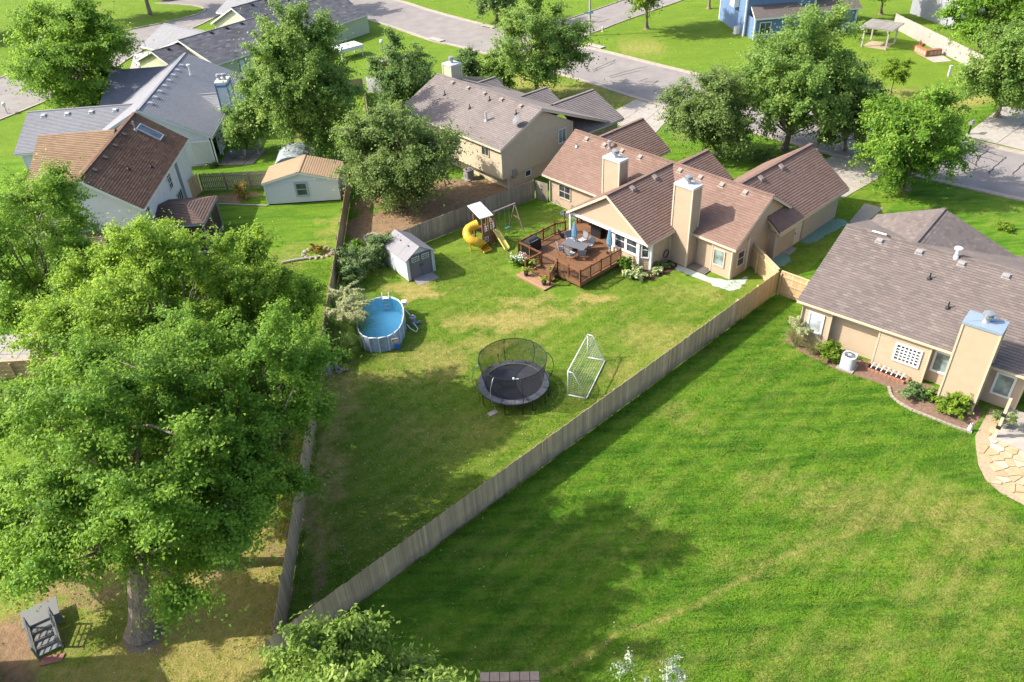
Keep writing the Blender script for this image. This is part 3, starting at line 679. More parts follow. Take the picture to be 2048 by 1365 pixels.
# ================================================================ deck
DECKW = m_wood("deck_stain", (.165, .08, .040), (.25, .13, .068), .65, grain=(14, 1, 1), var=.3)
RAILD = m_wood("deck_rail_stain", (.15, .062, .028), (.22, .10, .045), .65, var=.25)
BALM = m_plain("dark_baluster", (.035, .025, .02), .6, .2)
dk = thing("wooden_deck", "red brown wooden deck with dark balusters behind the tan house", "deck", (3.84, 60.91, 0), -49.09)
DZ = .60
x = 5.0; bw = .145; k = 0
bm_ = MB().box(0, 4.62, 0, bw - .012, -.035, 0).mesh("board", DECKW)      # long boards run with the house wall, b from -8.25
bshort = None
nb = int((8.25 - .3) / bw)
cache = {}
for i in range(nb):
    y0 = -8.25 + i * bw
    xa, xb = (4.95, 11.28) if y0 < -3.35 else (5.0, 9.78)
    cut = xa + (xb - xa) * (.38 + .3 * ((i * 7) % 5) / 5)
    for a, b in ((xa, cut - .004), (cut + .004, xb)):
        key = round(b - a, 2)
        if key not in cache: cache[key] = MB().box(0, key, 0, bw - .010, -.035, 0).mesh("board", DECKW)
        link("board", cache[key], dk, (a, y0, DZ + rnd.uniform(-.002, .002)))
mb = MB(); mb.box(4.92, 11.31, -8.285, -8.255, .32, .59); mb.box(11.285, 11.315, -8.25, -3.4, .32, .59); mb.box(4.90, 4.94, -8.25, -.2, .32, .59); mb.build("rim_joist", DECKW, dk)
fpm = MB().box(-.07, .07, -.07, .07, 0, .56).mesh("footing_post", RAILD)
for y in (-8.0, -6.0, -4.0, -2.0):
    for x in (5.1, 7.2, 9.2, 11.1):
        if not (y > -3 and x > 9.5): link("footing_post", fpm, dk, (x, y, 0))
BAL = MB().box(-.014, .014, -.014, .014, 0, .74).mesh("baluster", BALM); RPOST = MB().box(-.05, .05, -.05, .05, -.28, 1.0).box(-.062, .062, -.062, .062, 1.0, 1.03).mesh("rail_post", RAILD)
def railing(a, b, za=DZ, zb=DZ, sections=1):
    a = Vector((*a, za)); b = Vector((*b, zb)); d = b - a; L = d.length
    ro = MB().bar(a + Vector((0, 0, .93)), b + Vector((0, 0, .93)), .09, .045).bar(a + Vector((0, 0, .86)), b + Vector((0, 0, .86)), .04, .07).bar(a + Vector((0, 0, .12)), b + Vector((0, 0, .12)), .04, .07).build("railing", RAILD, dk)
    for k in range(sections + 1): link("rail_post", RPOST, ro, a + d * (k / sections))
    n = int(Vector((d.x, d.y)).length / .125)
    for k in range(1, n): link("baluster", BAL, ro, a + d * (k / n) + Vector((0, 0, .12)))
railing((11.25, -8.22), (11.25, -3.95), sections=4); railing((11.25, -8.22), (9.0, -8.22), sections=2); railing((7.4, -8.22), (4.98, -8.22), sections=2)
railing((4.98, -8.22), (4.98, -4.4), sections=3); railing((4.98, -4.4), (5.3, -3.55), sections=1); railing((4.98, -1.9), (4.98, -.3), sections=1)
railing((7.4, -8.22), (6.75, -9.2), DZ, .12, 1); railing((9.0, -8.22), (9.35, -9.3), DZ, .12, 1)
for k, (y, z) in enumerate(((-8.62, .40), (-9.0, .22))):
    mb = MB(); mb.box(7.1 - .2 * k, 9.05 + .12 * k, y, y + .36, z - .04, z); mb.box(7.1 - .2 * k, 9.05 + .12 * k, y + .325, y + .35, z - .04, z + .15); mb.build("step", DECKW, dk)
LAND = m_wood("landing_boards", (.34, .19, .10), (.44, .27, .16), .8, grain=(14, 1, 1))
for k in range(8): MB().box(6.55, 9.55, -10.1 + k * .135, -10.1 + k * .135 + .125, .04, .115).build("landing_board", LAND, dk)
# low shade slats leaning at the far end of the deck
mb = MB()
for k in range(9): mb.bar((3.3 + k * .24, -1.7, .95), (3.7 + k * .24, -.35, .95), .05, .09)
mb.bar((3.2, -1.6, .9), (5.6, -1.6, .9), .05, .1); mb.bar((3.4, -.5, .9), (5.6, -.5, .9), .05, .1)
for x, y in ((3.3, -1.6), (3.5, -.5), (5.2, -1.6)): mb.box(x - .04, x + .04, y - .04, y + .04, 0, .88)
o = mb.build("slatted_bench", DECKW, None, (3.84, 60.91, 0), R(-49.09)); tag(o, "low slatted wooden frame between deck end and tan house wall", "bench")

# ================================================================ taupe house on the near right
H3_ROOF = m_shingle("shingle_mottled_taupe", (.12, .10, .09), (.19, .155, .14), (.27, .225, .195), .62, .10)
H3_WALL = m_plain("sand_siding", (.47, .365, .25), .75, .06, 2.0, .1)
H3_TRIM = m_plain("sand_trim", (.55, .46, .33), .6, .05)
BLUECAP = m_plain("blue_grey_cap", (.30, .38, .47), .45, .08, metal=.2)
h3 = thing("taupe_house", "sand coloured house with mottled taupe roof and broad blue capped chimney", "house", (18.18, 40.05, 0), -42.2)
gable(h3, -.45, 16.0, 6.2, 6.55, 2.8, 5.15, H3_ROOF, H3_TRIM)
gable(h3, 6.3, 12.0, 3.75, 4.0, 3.5, 5.13, H3_ROOF, H3_TRIM, axis='y', cap0=False, hw2=5.6, ze2=2.85)
def h3w(a, b, z1=2.66, apex=None, z0=0., trim=H3_TRIM): return wall(h3, a, b, z0, z1, H3_WALL, apex, step=.2, trim=trim)
h3w((0, -.1), (1.72, -.1)); h3w((1.72, -.1), (1.72, .35), trim=None); h3w((1.72, .35), (4.6, .35)); h3w((4.6, .35), (4.6, -.2), trim=None); h3w((4.6, -.2), (7.45, -.2)); h3w((7.45, -.2), (7.45, .3), trim=None); h3w((7.45, .3), (8.75, .3)); h3w((8.75, .3), (12.2, .3)); h3w((12.2, .3), (12.2, 12)); h3w((0, 12), (0, -.1), apex=(.48, 5.0))
window(h3, (0, -.1), (1.72, -.1), .85, 1.5, 1.0, 1.45, WHITE, GLASSW, 1, 1, .12)
window(h3, (4.6, -.2), (7.45, -.2), 1.75, 1.55, 1.5, 1.25, WHITE, GLASS, 6, 5, .11, mull=.07)
window(h3, (7.45, .3), (8.75, .3), .62, 1.5, .95, 1.45, WHITE, GLASSL, 1, 1, .12)
window(h3, (8.75, .3), (12.2, .3), 2.55, 1.45, 1.0, 1.5, WHITE, GLASSL, 1, 1, .12)
chimney(h3, 8.65, 10.45, -1.35, -.15, 0, 5.35, H3_WALL, H3_TRIM, BLUECAP, 1, .06)
VENTG = m_plain("vent_grey_metal", (.30, .28, .27), .5, .1)
for x in (1.9, 4.3, 6.7, 9.1, 11.5): roof_vent(h3, x, 5.75, 5.0, 0, -1, .36, VENTG)
vent_pipe(h3, 5.55, 3.95, 4.33, .42, .04, BLACK); vent_pipe(h3, 7.2, 2.35, 3.75, .42, .04, BLACK); vent_pipe(h3, 6.25, 5.95, 5.05, .55, .11, WHITE, hood=True)
mb = MB(); mb.tube([(1.2, 6.1, 5.25), (2.1, 6.1, 5.25)], .06, 8); mb.build("ridge_pipe", WHITE, h3); mb = MB(); mb.tube([(2.1, 6.08, 5.24), (2.35, 6.08, 5.2)], .04, 8); mb.build("ridge_pipe_end", BLACK, h3)
mb = MB(); mb.bar((-.4, -.40, 2.72), (8.5, -.40, 2.72), .10, .10); mb.build("gutter", H3_TRIM, h3); MB().bar((10.6, -.40, 2.72), (14, -.40, 2.72), .10, .10).build("gutter", H3_TRIM, h3); MB().tube([(-.05, -.2, 2.6), (-.05, -.2, .1)], .04, 8).build("downspout", H3_TRIM, h3)
# covered porch corner beside the chimney
mb = MB(); mb.box(11.85, 15.5, -2.8, .3, .02, .16); mb.build("porch_slab", CONCL, h3)
mb = MB(); mb.box(11.9, 12.05, -2.7, -2.55, .16, 2.75); po = mb.build("porch_post", H3_TRIM, h3)
for z in (.75, 1.6): MB().box(11.86, 12.09, -2.74, -2.51, z, z + .2).build("post_band", BLACK, po)

# ================================================================ beige split level house
H2_ROOF = m_shingle("shingle_weathered_grey_brown", (.16, .135, .125), (.235, .20, .185), (.30, .26, .24), .45, .5, 1.0, (.10, .085, .075))
H2_WALL = m_plain("beige_siding", (.52, .44, .31), .75, .05, 2.0, .1); H2_TRIM = m_plain("beige_trim", (.62, .56, .43), .6, .05)
h2 = thing("beige_house", "beige split level house with weathered grey brown roof and satellite dish", "house", (.14, 64.06, 0), -50.3)
gable(h2, -14.3, .6, 4.2, 4.95, 4.03, 6.27, H2_ROOF, H2_TRIM, hw2=8.4, ze2=2.85)
gable(h2, 9.0, 14.5, -3.2, 4.05, 2.65, 4.5, H2_ROOF, H2_TRIM, axis='y', cap0=False)
gable(h2, 7.0, 11.5, -6.6, 3.0, 3.3, 4.75, H2_ROOF, H2_TRIM, axis='y', cap0=False); gable(h2, 6.0, 10.4, -13.0, 2.6, 3.3, 4.7, H2_ROOF, H2_TRIM, axis='y', cap0=False)
def h2w(a, b, z1, apex=None, z0=0., **k): return wall(h2, a, b, z0, z1, H2_WALL, apex, trim=H2_TRIM, **k)
h2w((-13.9, -.35), (.2, -.35), 3.95, z0=1.15); h2w((-13.9, .35), (.05, .35), 1.15)
MB().box(-13.9, .2, -.34, .36, 1.10, 1.15).build("overhang_soffit", H2_TRIM, h2)
h2w((.2, -.35), (.2, 8.2), 3.95, (.525, 6.1), z0=1.15); h2w((.1, .35), (.1, 8.2), 1.15); h2w((.2, 8.2), (.2, 12.4), 2.6); h2w((-13.9, 12), (-13.9, -.35), 3.95, (.6, 6.1)); h2w((.2, 12.2), (.2, 14.2), 2.5); h2w((.2, 14.2), (-6.6, 14.2), 2.5, (.5, 4.3)); h2w((-6.6, 12.2), (-13.9, 12.2), 2.7)
window(h2, (.2, -.35), (.2, 8.2), 7.2, 3.0, 1.0, 1.35, WHITE, GLASSL, 2, 1, .08); window(h2, (.1, .35), (.1, 8.2), 2.3, .75, .75, .65, WHITE, GLASS, 1, 1, .08)
window(h2, (-13.9, -.35), (.2, -.35), 7.9, 3.15, .95, .8, H2_TRIM, GLASS, 2, 1, .06); window(h2, (-13.9, -.35), (.2, -.35), 12.0, 3.15, 1.0, .8, H2_TRIM, GLASS, 2, 1, .06)
chimney(h2, -13.6, -12.3, 4.4, 5.6, 5.2, 7.2, H2_WALL, H2_TRIM, CAPW)
for x in (-11.3, -8.95, -6.6, -4.2, -1.65): roof_vent(h2, x, 3.85, 6.15, 0, -1, .45, VENT1)
for x, y in ((-10.8, 2.3), (-6.6, 1.9), (-5.4, 3.3), (-1.4, 2.9)): vent_pipe(h2, x, y, 4.03 + (y + .75) * .452, .42, .04, BLACK)
vent_pipe(h2, -3.6, 1.3, 4.95, .85, .10, CAPW)
ds = MB(); ds.tube([(0, 0, 0), (0, 0, .5), (.12, -.12, .62)], .025, 6); dso = ds.build("satellite_dish", METAL, h2, (-.15, 1.9, 5.2)); 
dd_ = MB(); n = 16
for rr0, rr1 in ((0, .16), (.16, .33)):
    for j in range(n):
        a0, a1 = 2 * math.pi * j / n, 2 * math.pi * (j + 1) / n
        P = [Vector((r_ * math.cos(a_), r_ * math.sin(a_), .6 * r_ * r_)) for r_, a_ in ((rr0, a0), (rr1, a0), (rr1, a1), (rr0, a1))]
        dd_.quad(*P)
do_ = dd_.build("dish", m_plain("dish_grey", (.16, .17, .18), .5), dso, (.05, -.1, .6)); do_.scale = (1.35, 1.35, 1.35); do_.rotation_euler = (R(55), 0, R(-20))
mb = MB(); mb.box(.11, .3, .75, 1.15, .9, 1.7); mb.box(.11, .25, 1.2, 1.35, 1.0, 1.5); mb.build("meter_box", VENTG, h2)

# ================================================================ white house with brown roof, left
def FP(x, y): return (.99813 * x - .06105 * y, .06105 * x + .99813 * y, 0)
H4_ROOF = m_shingle("shingle_chestnut", (.085, .048, .032), (.165, .095, .062), (.25, .155, .10), .7, .15)
H4_ROOF_SUN = m_shingle("shingle_chestnut_sunlit", (.20, .13, .08), (.31, .205, .125), (.38, .26, .165), .55, .12)  # chestnut shingle with the sunlit tone put into its colour
H4_WALL = m_plain("white_siding", (.72, .70, .69), .7, .05, 2.0, .1)
h4 = thing("white_house", "white two storey house with chestnut brown roof, skylight and screened porch", "house", FP(-27.2, 55.5), 3.5)
gable(h4, 0, 14.0, 0, 3.85, 4.8, 7.5, H4_ROOF, WHITE, axis='y')
mb = MB(); roof_plane(mb, (-6.8, 1.2, 3.1), (-.6, 1.2, 3.1), (-.6, 10.5, 7.35), (-6.8, 10.5, 7.35)); roof_plane(mb, (-6.8, 14, 5.6), (-.6, 14, 5.6), (-.6, 10.5, 7.35), (-6.8, 10.5, 7.35)); wr = mb.build("wing_roof", H4_ROOF_SUN, h4)
f = MB(); f.bar((-6.79, 1.2, 3.0), (-6.79, 10.5, 7.25), .03, .18); f.bar((-6.79, 14, 5.5), (-6.79, 10.5, 7.25), .03, .18); f.bar((-6.8, 1.21, 3.0), (-3, 1.21, 3.0), .03, .18); f.build("fascia", WHITE, wr)
def h4w(a, b, z1, apex=None, z0=0.): return wall(h4, a, b, z0, z1, H4_WALL, apex, trim=WHITE)
h4w((-3.4, .35), (3.4, .35), 4.65, (.5, 7.2)); h4w((3.4, .35), (3.4, 13.7), 4.65); h4w((3.4, 13.7), (-3.4, 13.7), 4.65, (.5, 7.2)); h4w((-6.4, 13.7), (-6.4, 1.6), 3.0, (.3, 7.1)); h4w((-6.4, 1.6), (-3.4, 1.6), 2.9); h4w((-3.4, 2), (-3.4, .35), 4.6)
SLATE = m_plain("slate_panel", (.22, .25, .29), .7, .05)
window(h4, (3.4, .35), (3.4, 13.7), 1.2, 3.6, .95, 1.5, WHITE, GLASS, 2, 3, .08); window(h4, (3.4, .35), (3.4, 13.7), 7.4, 3.7, .95, 1.5, WHITE, GLASS, 2, 3, .08); window(h4, (3.4, .35), (3.4, 13.7), 8.6, 1.2, 1.6, 2.0, WHITE, GLASS, 3, 2, .09, name="patio_window")
MB().box(3.42, 3.47, 9.9, 10.5, .2, 4.6).build("wall_panel", SLATE, h4)
H4VENT = m_plain('vent_brown', (.12, .08, .06), .6)
for y in (2.2, 4.6, 7.0, 9.4, 11.6): roof_vent(h4, .3, y, 7.28, 1, 0, .7, H4VENT)
vent_pipe(h4, .8, 11.0, 6.95, .8, .07, METAL); vent_pipe(h4, 1.9, 4.5, 6.2, .3, .04, BLACK); vent_pipe(h4, 2.9, 6.4, 5.5, .3, .04, BLACK)
sk = MB(); 
def onr(x, y, o): return (x + o * .57, y, 7.5 - x * .7013 + o * .82)
for (xa, xb, ya, yb) in ((.75, .82, 11.2, 12.4), (2.35, 2.42, 11.2, 12.4), (.82, 2.35, 11.2, 11.27), (.82, 2.35, 12.33, 12.4)):
    P = [onr(xa, ya, .12), onr(xb, ya, .12), onr(xb, yb, .12), onr(xa, yb, .12)]; Q = [onr(xa, ya, 0), onr(xb, ya, 0), onr(xb, yb, 0), onr(xa, yb, 0)]; sk.quad(*P)
    for k in range(4): sk.quad(Q[k], Q[(k + 1) % 4], P[(k + 1) % 4], P[k])
so = sk.build("skylight", CAPW, h4); g = MB(); g.quad(onr(.82, 11.27, .09), onr(2.35, 11.27, .09), onr(2.35, 12.33, .09), onr(.82, 12.33, .09)); g.build("pane", GLASS, so)
# screened porch
H4_PORCH = m_shingle("shingle_porch_brown", (.095, .065, .05), (.145, .10, .08), (.19, .135, .11), .6, .15)
mb = MB(); roof_plane(mb, (3.45, 1.35, 2.65), (7.4, 1.35, 2.65), (5.5, 3.8, 3.35), (3.45, 3.8, 3.35)); roof_plane(mb, (7.4, 1.35, 2.65), (7.4, 6.2, 2.65), (5.5, 3.8, 3.35), (5.5, 3.75, 3.35)); roof_plane(mb, (7.4, 6.2, 2.65), (3.45, 6.2, 2.65), (3.45, 3.8, 3.35), (5.5, 3.8, 3.35)); pr_ = mb.build("porch_roof", H4_PORCH, h4)
f = MB(); f.bar((3.45, 1.36, 2.54), (7.4, 1.36, 2.54), .03, .2); f.bar((7.39, 1.35, 2.54), (7.39, 6.2, 2.54), .03, .2); f.box(3.45, 7.35, 1.4, 6.15, 2.45, 2.5); f.build("fascia", SLATE, pr_)
SCREEN = m_plain("dark_screen", (.075, .045, .035), .8, .4, 9)
for x, y in ((7.2, 1.55), (7.2, 6.0), (7.2, 3.8), (5.2, 1.55)): MB().box(x - .05, x + .05, y - .05, y + .05, 0, 2.45).build("porch_post", SLATE, h4)
MB().box(7.15, 7.18, 1.6, 5.95, .2, 2.4).build("screen", SCREEN, h4); MB().box(3.5, 7.1, 1.58, 1.61, .2, 2.4).build("screen", SCREEN, h4); MB().box(3.45, 7.3, 1.45, 6.1, .01, .18).build("porch_floor", CONC, h4)
mb = MB(); roof_plane(mb, (-4.2, -2.6, 2.45), (3.2, -2.6, 2.45), (3.2, .34, 3.25), (-4.2, .34, 3.25)); lo = mb.build("lower_roof", H4_PORCH, h4); MB().bar((-4.2, -2.58, 2.35), (3.2, -2.58, 2.35), .03, .18).build("fascia", WHITE, lo); h4w((-4, -2.2), (3.0, -2.2), 2.3)

# ================================================================ grey roofed house
H5_ROOF = m_shingle("shingle_pale_grey", (.20, .20, .215), (.265, .265, .28), (.31, .31, .325), .5, .28, 1.0, (.15, .15, .165))
H5_ROOFD = m_shingle("shingle_slate_and_shade", (.16, .16, .19), (.21, .21, .24), (.26, .26, .28), .5, .2)  # tree shade on the second wing put into the colour; also a plain slate roof
H5_WALL = m_plain("pale_blue_siding", (.55, .57, .61), .7, .05, 2.0, .1); BLUETRIM = m_plain("blue_trim", (.10, .22, .42), .6, .08)
h5 = thing("grey_roofed_house", "pale blue house with long grey roof and blue trimmed white chimney", "house", FP(-28.9, 74.7), 3.5)
gable(h5, 0, 18.5, 0, 6.05, 2.9, 6.0, H5_ROOF, H5_WALL, axis='y'); gable(h5, -12.7, -1.5, 5.9, 5.5, 2.6, 4.75, H5_ROOF, H5_WALL, cap1=False); gable(h5, -8.6, -1.5, 18.2, 6.0, 2.6, 4.75, H5_ROOFD, H5_WALL, cap1=False)
gable(h5, 1.6, 6.5, 8.6, 2.3, 2.95, 4.35, H5_ROOF, H5_WALL, cap0=False)
def h5w(a, b, z1, apex=None, z0=0.): return wall(h5, a, b, z0, z1, H5_WALL, apex, trim=WHITE)
h5w((-5.5, .4), (5.5, .4), 2.8, (.5, 5.8)); h5w((5.5, 2.8), (5.5, 18.1), 2.8); h5w((5.5, 18.1), (-5.5, 18.1), 2.8, (.5, 5.8)); h5w((-12.3, 10.9), (-12.3, .9), 2.5, (.5, 4.6)); h5w((-12.3, .9), (-5.5, .9), 2.5); h5w((-8.3, 23), (-8.3, 12.6), 2.5, (.5, 4.6))
chimney(h5, 5.75, 6.85, 6.4, 8.15, 0, 5.9, m_plain("pale_chimney_siding", (.66, .70, .72), .7, .05), BLUETRIM, WHITE, 2, .05)
mb = MB(); mb.box(5.69, 6.91, 6.34, 8.21, 5.55, 5.75); mb.build("chimney_band", BLUETRIM, h5)
m_vent5 = m_plain('vent_pale', (.42, .43, .45), .5)
for k in range(8): roof_vent(h5, .35, 2.3 + k * 1.72, 5.85, 1, 0, .51, m_vent5, 1.15)
for k in range(4): roof_vent(h5, -11.0 + k * 2.3, 5.3, 4.55, 0, -1, .39, m_vent5, 1.15)
vent_pipe(h5, 1.7, 12.8, 5.2, .9, .10, WHITE, hood=True)
lm = MB(); W_, H_ = 1.9, 2.1
for k in range(-14, 14):
    for s_ in (1, -1):
        pts_ = []
        x0_ = k * .16
        for (xa, za, xb, zb) in ((x0_, 0, x0_ + s_ * H_, H_),):
            ts = [0, 1]
            lo_, hi_ = 0.0, 1.0
            dx = xb - xa
            if dx > 0: lo_, hi_ = max(0, (0 - xa) / dx), min(1, (W_ - xa) / dx)
            else: lo_, hi_ = max(0, (W_ - xa) / dx), min(1, (0 - xa) / dx)
            if hi_ - lo_ > .02: lm.bar((3.7 + xa + dx * lo_, .22 + .015 * s_, .35 + H_ * lo_), (3.7 + xa + dx * hi_, .22 + .015 * s_, .35 + H_ * hi_), .012, .045, up=(1, 0, 0))
lm.bar((3.7, .22, .3), (3.7, .22, 2.5), .07); lm.bar((5.6, .22, .3), (5.6, .22, 2.5), .07); lm.bar((3.7, .22, .33), (5.6, .22, .33), .07); lm.bar((3.7, .22, 2.45), (5.6, .22, 2.45), .07); lm.build("lattice", WHITE, h5)
for y in (.2, 2.6): MB().box(5.75, 5.87, y, y + .12, 0, 2.75).build("porch_post", WHITE, h5)

# ================================================================ dark roofed house at the close
H6_ROOF = m_shingle("shingle_charcoal", (.075, .075, .085), (.135, .135, .15), (.22, .22, .24), .9, .05, 1.8)
H6_ROOF_SUN = m_shingle("shingle_charcoal_sunlit", (.24, .24, .25), (.30, .30, .31), (.36, .36, .36), .4, .08)  # sun on the left-facing slopes painted in as a paler charcoal shingle
H6_WALL = m_plain("cream_green_siding", (.50, .53, .36), .75, .05, 2.0, .1)
h6 = thing("charcoal_roofed_house", "cream green house with charcoal mottled roof beside the close", "house", (-33.7, 98.5, 0), 52)
gable(h6, -.5, 26, 6.5, 6.5, 2.6, 4.7, H6_ROOF, WHITE); gable(h6, -4.0, 0, 7.2, 4.6, 2.4, 4.15, H6_ROOF, WHITE, cap1=False); gable(h6, 11.0, 28, 10.6, 5.6, 3.0, 5.6, H6_ROOF, WHITE); gable(h6, 6.5, 16.5, 4.2, 4.2, 2.6, 4.5, H6_ROOF_SUN, WHITE, axis='y', cap0=False); gable(h6, 9, 21, 19.5, 4.0, 3.0, 5.0, H6_ROOF_SUN, WHITE, axis='y', cap0=False)
def h6w(a, b, z1, apex=None, z0=0.): return wall(h6, a, b, z0, z1, H6_WALL, apex, trim=None)
h6w((0, .4), (26, .4), 2.5); h6w((0, 12.6), (0, .4), 2.5, (.5, 4.5)); h6w((-3.6, 11.4), (-3.6, 3.0), 2.3, (.5, 4.0)); h6w((-3.6, 3.0), (0, 3.0), 2.3); h6w((11.4, 15.9), (11.4, 5.3), 2.9, (.5, 5.4)); h6w((26, .4), (26, 12.6), 2.5, (.5, 4.5))
window(h6, (0, .4), (26, .4), 3.6, 1.2, .95, 1.9, SLATE, GLASSW, 1, 1, .08, name="back_door"); window(h6, (0, .4), (26, .4), 9, 1.4, 1.6, 1.2, WHITE, GLASS, 2, 1, .08)
for x in (4.0, 6.4, 8.8, 12.6): roof_vent(h6, x, 6.1, 4.62, 0, -1, .32, BLACK)
for x in (14, 16.5, 19): roof_vent(h6, x, 10.1, 5.45, 0, -1, .46, BLACK)
roof_vent(h6, -2, 6.8, 4.05, 0, -1, .38, BLACK); vent_pipe(h6, 11.6, 5.4, 4.35, 1.0, .12, METAL)

# ================================================================ blue house, top right
H7_ROOF = m_shingle("shingle_brown_grey", (.12, .10, .09), (.17, .145, .13), (.22, .19, .17), .5, .1)
H7_WALL = m_plain("blue_siding", (.13, .21, .36), .7, .05, 2.0, .1)
h7 = thing("blue_house", "tall blue house with white trim and brown lean-to roof", "house", (32.7, 106.7, 0), 6)
def h7w(a, b, z1, apex=None, z0=0.): return wall(h7, a, b, z0, z1, H7_WALL, apex, step=.2, trim=WHITE, post=.22)
h7w((0, 0), (9.3, 0), 5.6, z0=0); h7w((0, 9), (0, 0), 5.6, (.5, 8.2)); h7w((9.3, 0), (9.3, 9), 5.6, (.5, 8.2)); gable(h7, -.4, 9.7, 4.5, 5.0, 5.6, 8.4, H7_ROOF, WHITE)
mb = MB(); roof_plane(mb, (.3, -2.4, 2.7), (8.6, -2.4, 2.7), (6.6, -.01, 3.75), (.6, -.01, 3.75)); lr = mb.build("lean_to_roof", H7_ROOF, h7); f = MB(); f.bar((.3, -2.38, 2.6), (8.6, -2.38, 2.6), .04, .2); f.bar((.32, -2.36, 2.6), (.6, -.02, 3.65), .04, .2); f.build("fascia", WHITE, lr)
h7w((.55, -2.05), (8.4, -2.05), 2.55); h7w((.55, 0), (.55, -2.05), 2.55, z0=0)
window(h7, (.55, -2.05), (8.4, -2.05), 1.4, 1.35, 1.55, 1.6, WHITE, GLASS, 2, 1, .1); window(h7, (0, 0), (9.3, 0), 5.4, 5.0, .9, 1.0, WHITE, GLASS, 1, 1, .1); window(h7, (.55, -2.05), (8.4, -2.05), 6.6, 1.35, 1.2, 1.6, WHITE, GLASS, 2, 1, .1)
mb = MB(); roof_plane(mb, (8.7, -1.7, 2.8), (15, -1.7, 2.8), (15, 3.8, 5.2), (8.7, 3.8, 5.2)); roof_plane(mb, (15, -1.7, 2.8), (15, 9, 2.8), (12, 9, 4.4), (12, 2, 4.4)); wr = mb.build("wing_roof", H7_ROOF, h7); f = MB(); f.bar((8.7, -1.68, 2.7), (15, -1.68, 2.7), .04, .2); f.bar((14.98, -1.7, 2.7), (14.98, 9, 2.7), .04, .2); f.build("fascia", WHITE, wr)
h7w((9.0, -1.3), (14.6, -1.3), 2.6); h7w((14.6, -1.3), (14.6, 8.6), 2.6)
window(h7, (9.0, -1.3), (14.6, -1.3), 3.0, 1.15, 1.9, 2.0, WHITE, GLASSL, 2, 1, .1, name="patio_door")
mb = MB(); mb.box(-.75, -.01, 2.4, 3.9, 3.1, 7); mb.build("wall_bump", WHITE, h7); mb = MB(); mb.tube([(14.62, -1.38, 2.6), (14.62, -1.38, .3), (14.8, -1.7, .12)], .06, 8); mb.build("downspout", WHITE, h7)

# ================================================================ far houses at the top edge
h8 = thing("pale_grey_house", "pale house with dark roof half hidden by trees beyond the white fence", "house", (59.5, 104.5, 0), 12)
gable(h8, -.4, 14, 4.5, 5.0, 3.2, 6.2, H6_ROOF, WHITE); wall(h8, (0, 0), (13.5, 0), 0, 3.1, WHITE, trim=None); wall(h8, (0, 9), (0, 0), 0, 3.1, m_plain("grey_siding", (.30, .31, .33), .8), (.5, 6.0)); window(h8, (0, 9), (0, 0), 6.5, 3.6, 1.0, 1.6, WHITE, GLASS, 2, 3, .1); window(h8, (0, 0), (13.5, 0), 2.5, 1.7, 1.4, 1.3, WHITE, GLASS, 2, 1, .1)
h9 = thing("brick_house", "red brick house at the far end of the close", "house", (-60, 151, 0), 20)
gable(h9, -.4, 16, 5, 5.6, 2.8, 5.4, H3_ROOF, WHITE); wall(h9, (0, 0), (15.6, 0), 0, 2.7, m_plain("red_brick", (.33, .12, .08), .85, .25, 9)); wall(h9, (0, 10), (0, 0), 0, 2.7, m_plain("red_brick_side", (.33, .12, .08), .85, .25, 9), (.5, 5.2)); window(h9, (0, 0), (15.6, 0), 11.5, 1.2, 4.2, 2.2, WHITE, WHITE, 1, 4, .12, name="garage_door"); window(h9, (0, 0), (15.6, 0), 4, 1.5, 1.6, 1.2, WHITE, GLASS, 2, 1, .1)
# unseen house past the left edge, placed and sized for its lawn shadow
h10 = thing("left_edge_house", "grey roofed house just outside the lower left edge", "house", (-23.4, 14.65, 0), 0)
gable(h10, -10.4, .2, 2.8, 3.0, 5.8, 8.0, H5_ROOFD, WHITE)
for a_, b_, ap in (((-10, .2), (0, .2), None), ((0, .2), (0, 5.4), (.5, 7.8)), ((0, 5.4), (-10, 5.4), None), ((-10, 5.4), (-10, .2), (.5, 7.8))): wall(h10, a_, b_, 0, 5.7, H4_WALL, ap, trim=WHITE)
window(h10, (0, .2), (0, 5.4), 2.6, 1.5, 1.4, 1.2, WHITE, GLASS, 2, 1)

# ================================================================ fences
def fence(label, a, b, h, mat, railm, side=1, pw=.14, gap=.006, single=True, name="picket_fence", cap=None, lean=.0):
    """board fence from a to b, boards on the given side of the rails (+1 = right hand)"""
    a = Vector((*a, 0)); b = Vector((*b, 0)); d = b - a; L = d.length
    o = thing(name, label, "fence", (a.x, a.y, 0), math.degrees(math.atan2(d.y, d.x)))
    n = int(L / (pw + gap)); s = L / n
    y = -side * .03
    if single:
        ms = []
        for k in range(4):
            hh = h + (-.014, -.004, .006, .015)[k]
            ms.append(MB().box(-pw / 2, pw / 2, -.009, .009, .03, hh).mesh("picket", mat))
        for i in range(n):
            link("picket", ms[rnd.randrange(4)], o, ((i + .5) * s, y + rnd.uniform(-.004, .004), rnd.uniform(-.012, .012)), rot=(rnd.uniform(-.009, .009) + lean, rnd.uniform(-.004, .004), rnd.uniform(-.012, .012)))
    else:
        mb = MB()
        for i in range(n):
            x = (i + .5) * s; hh = h + rnd.uniform(-.03, .03); yy = y + rnd.uniform(-.006, .006); mb.box(x - pw / 2, x + pw / 2, yy - .009, yy + .009, .03, hh)
        tag(mb.build("pickets", mat, o), kind="stuff")
    for z in (.32, h * .52, h - .28):
        MB().box(0, L, y + side * .045 - .02, y + side * .045 + .02, z - .045, z + .045).build("rail", railm, o)
    np_ = max(1, round(L / 2.4)); pm = MB().box(-.045, .045, -.045, .045, 0, h - .06).mesh("post", railm)
    for k in range(np_ + 1): link("post", pm, o, (min(max(L * k / np_, .05), L - .05), y + side * .115, 0))
    if cap: MB().box(0, L, y - .05, y + .10, h + .035, h + .07).build("cap_rail", cap, o)
    return o
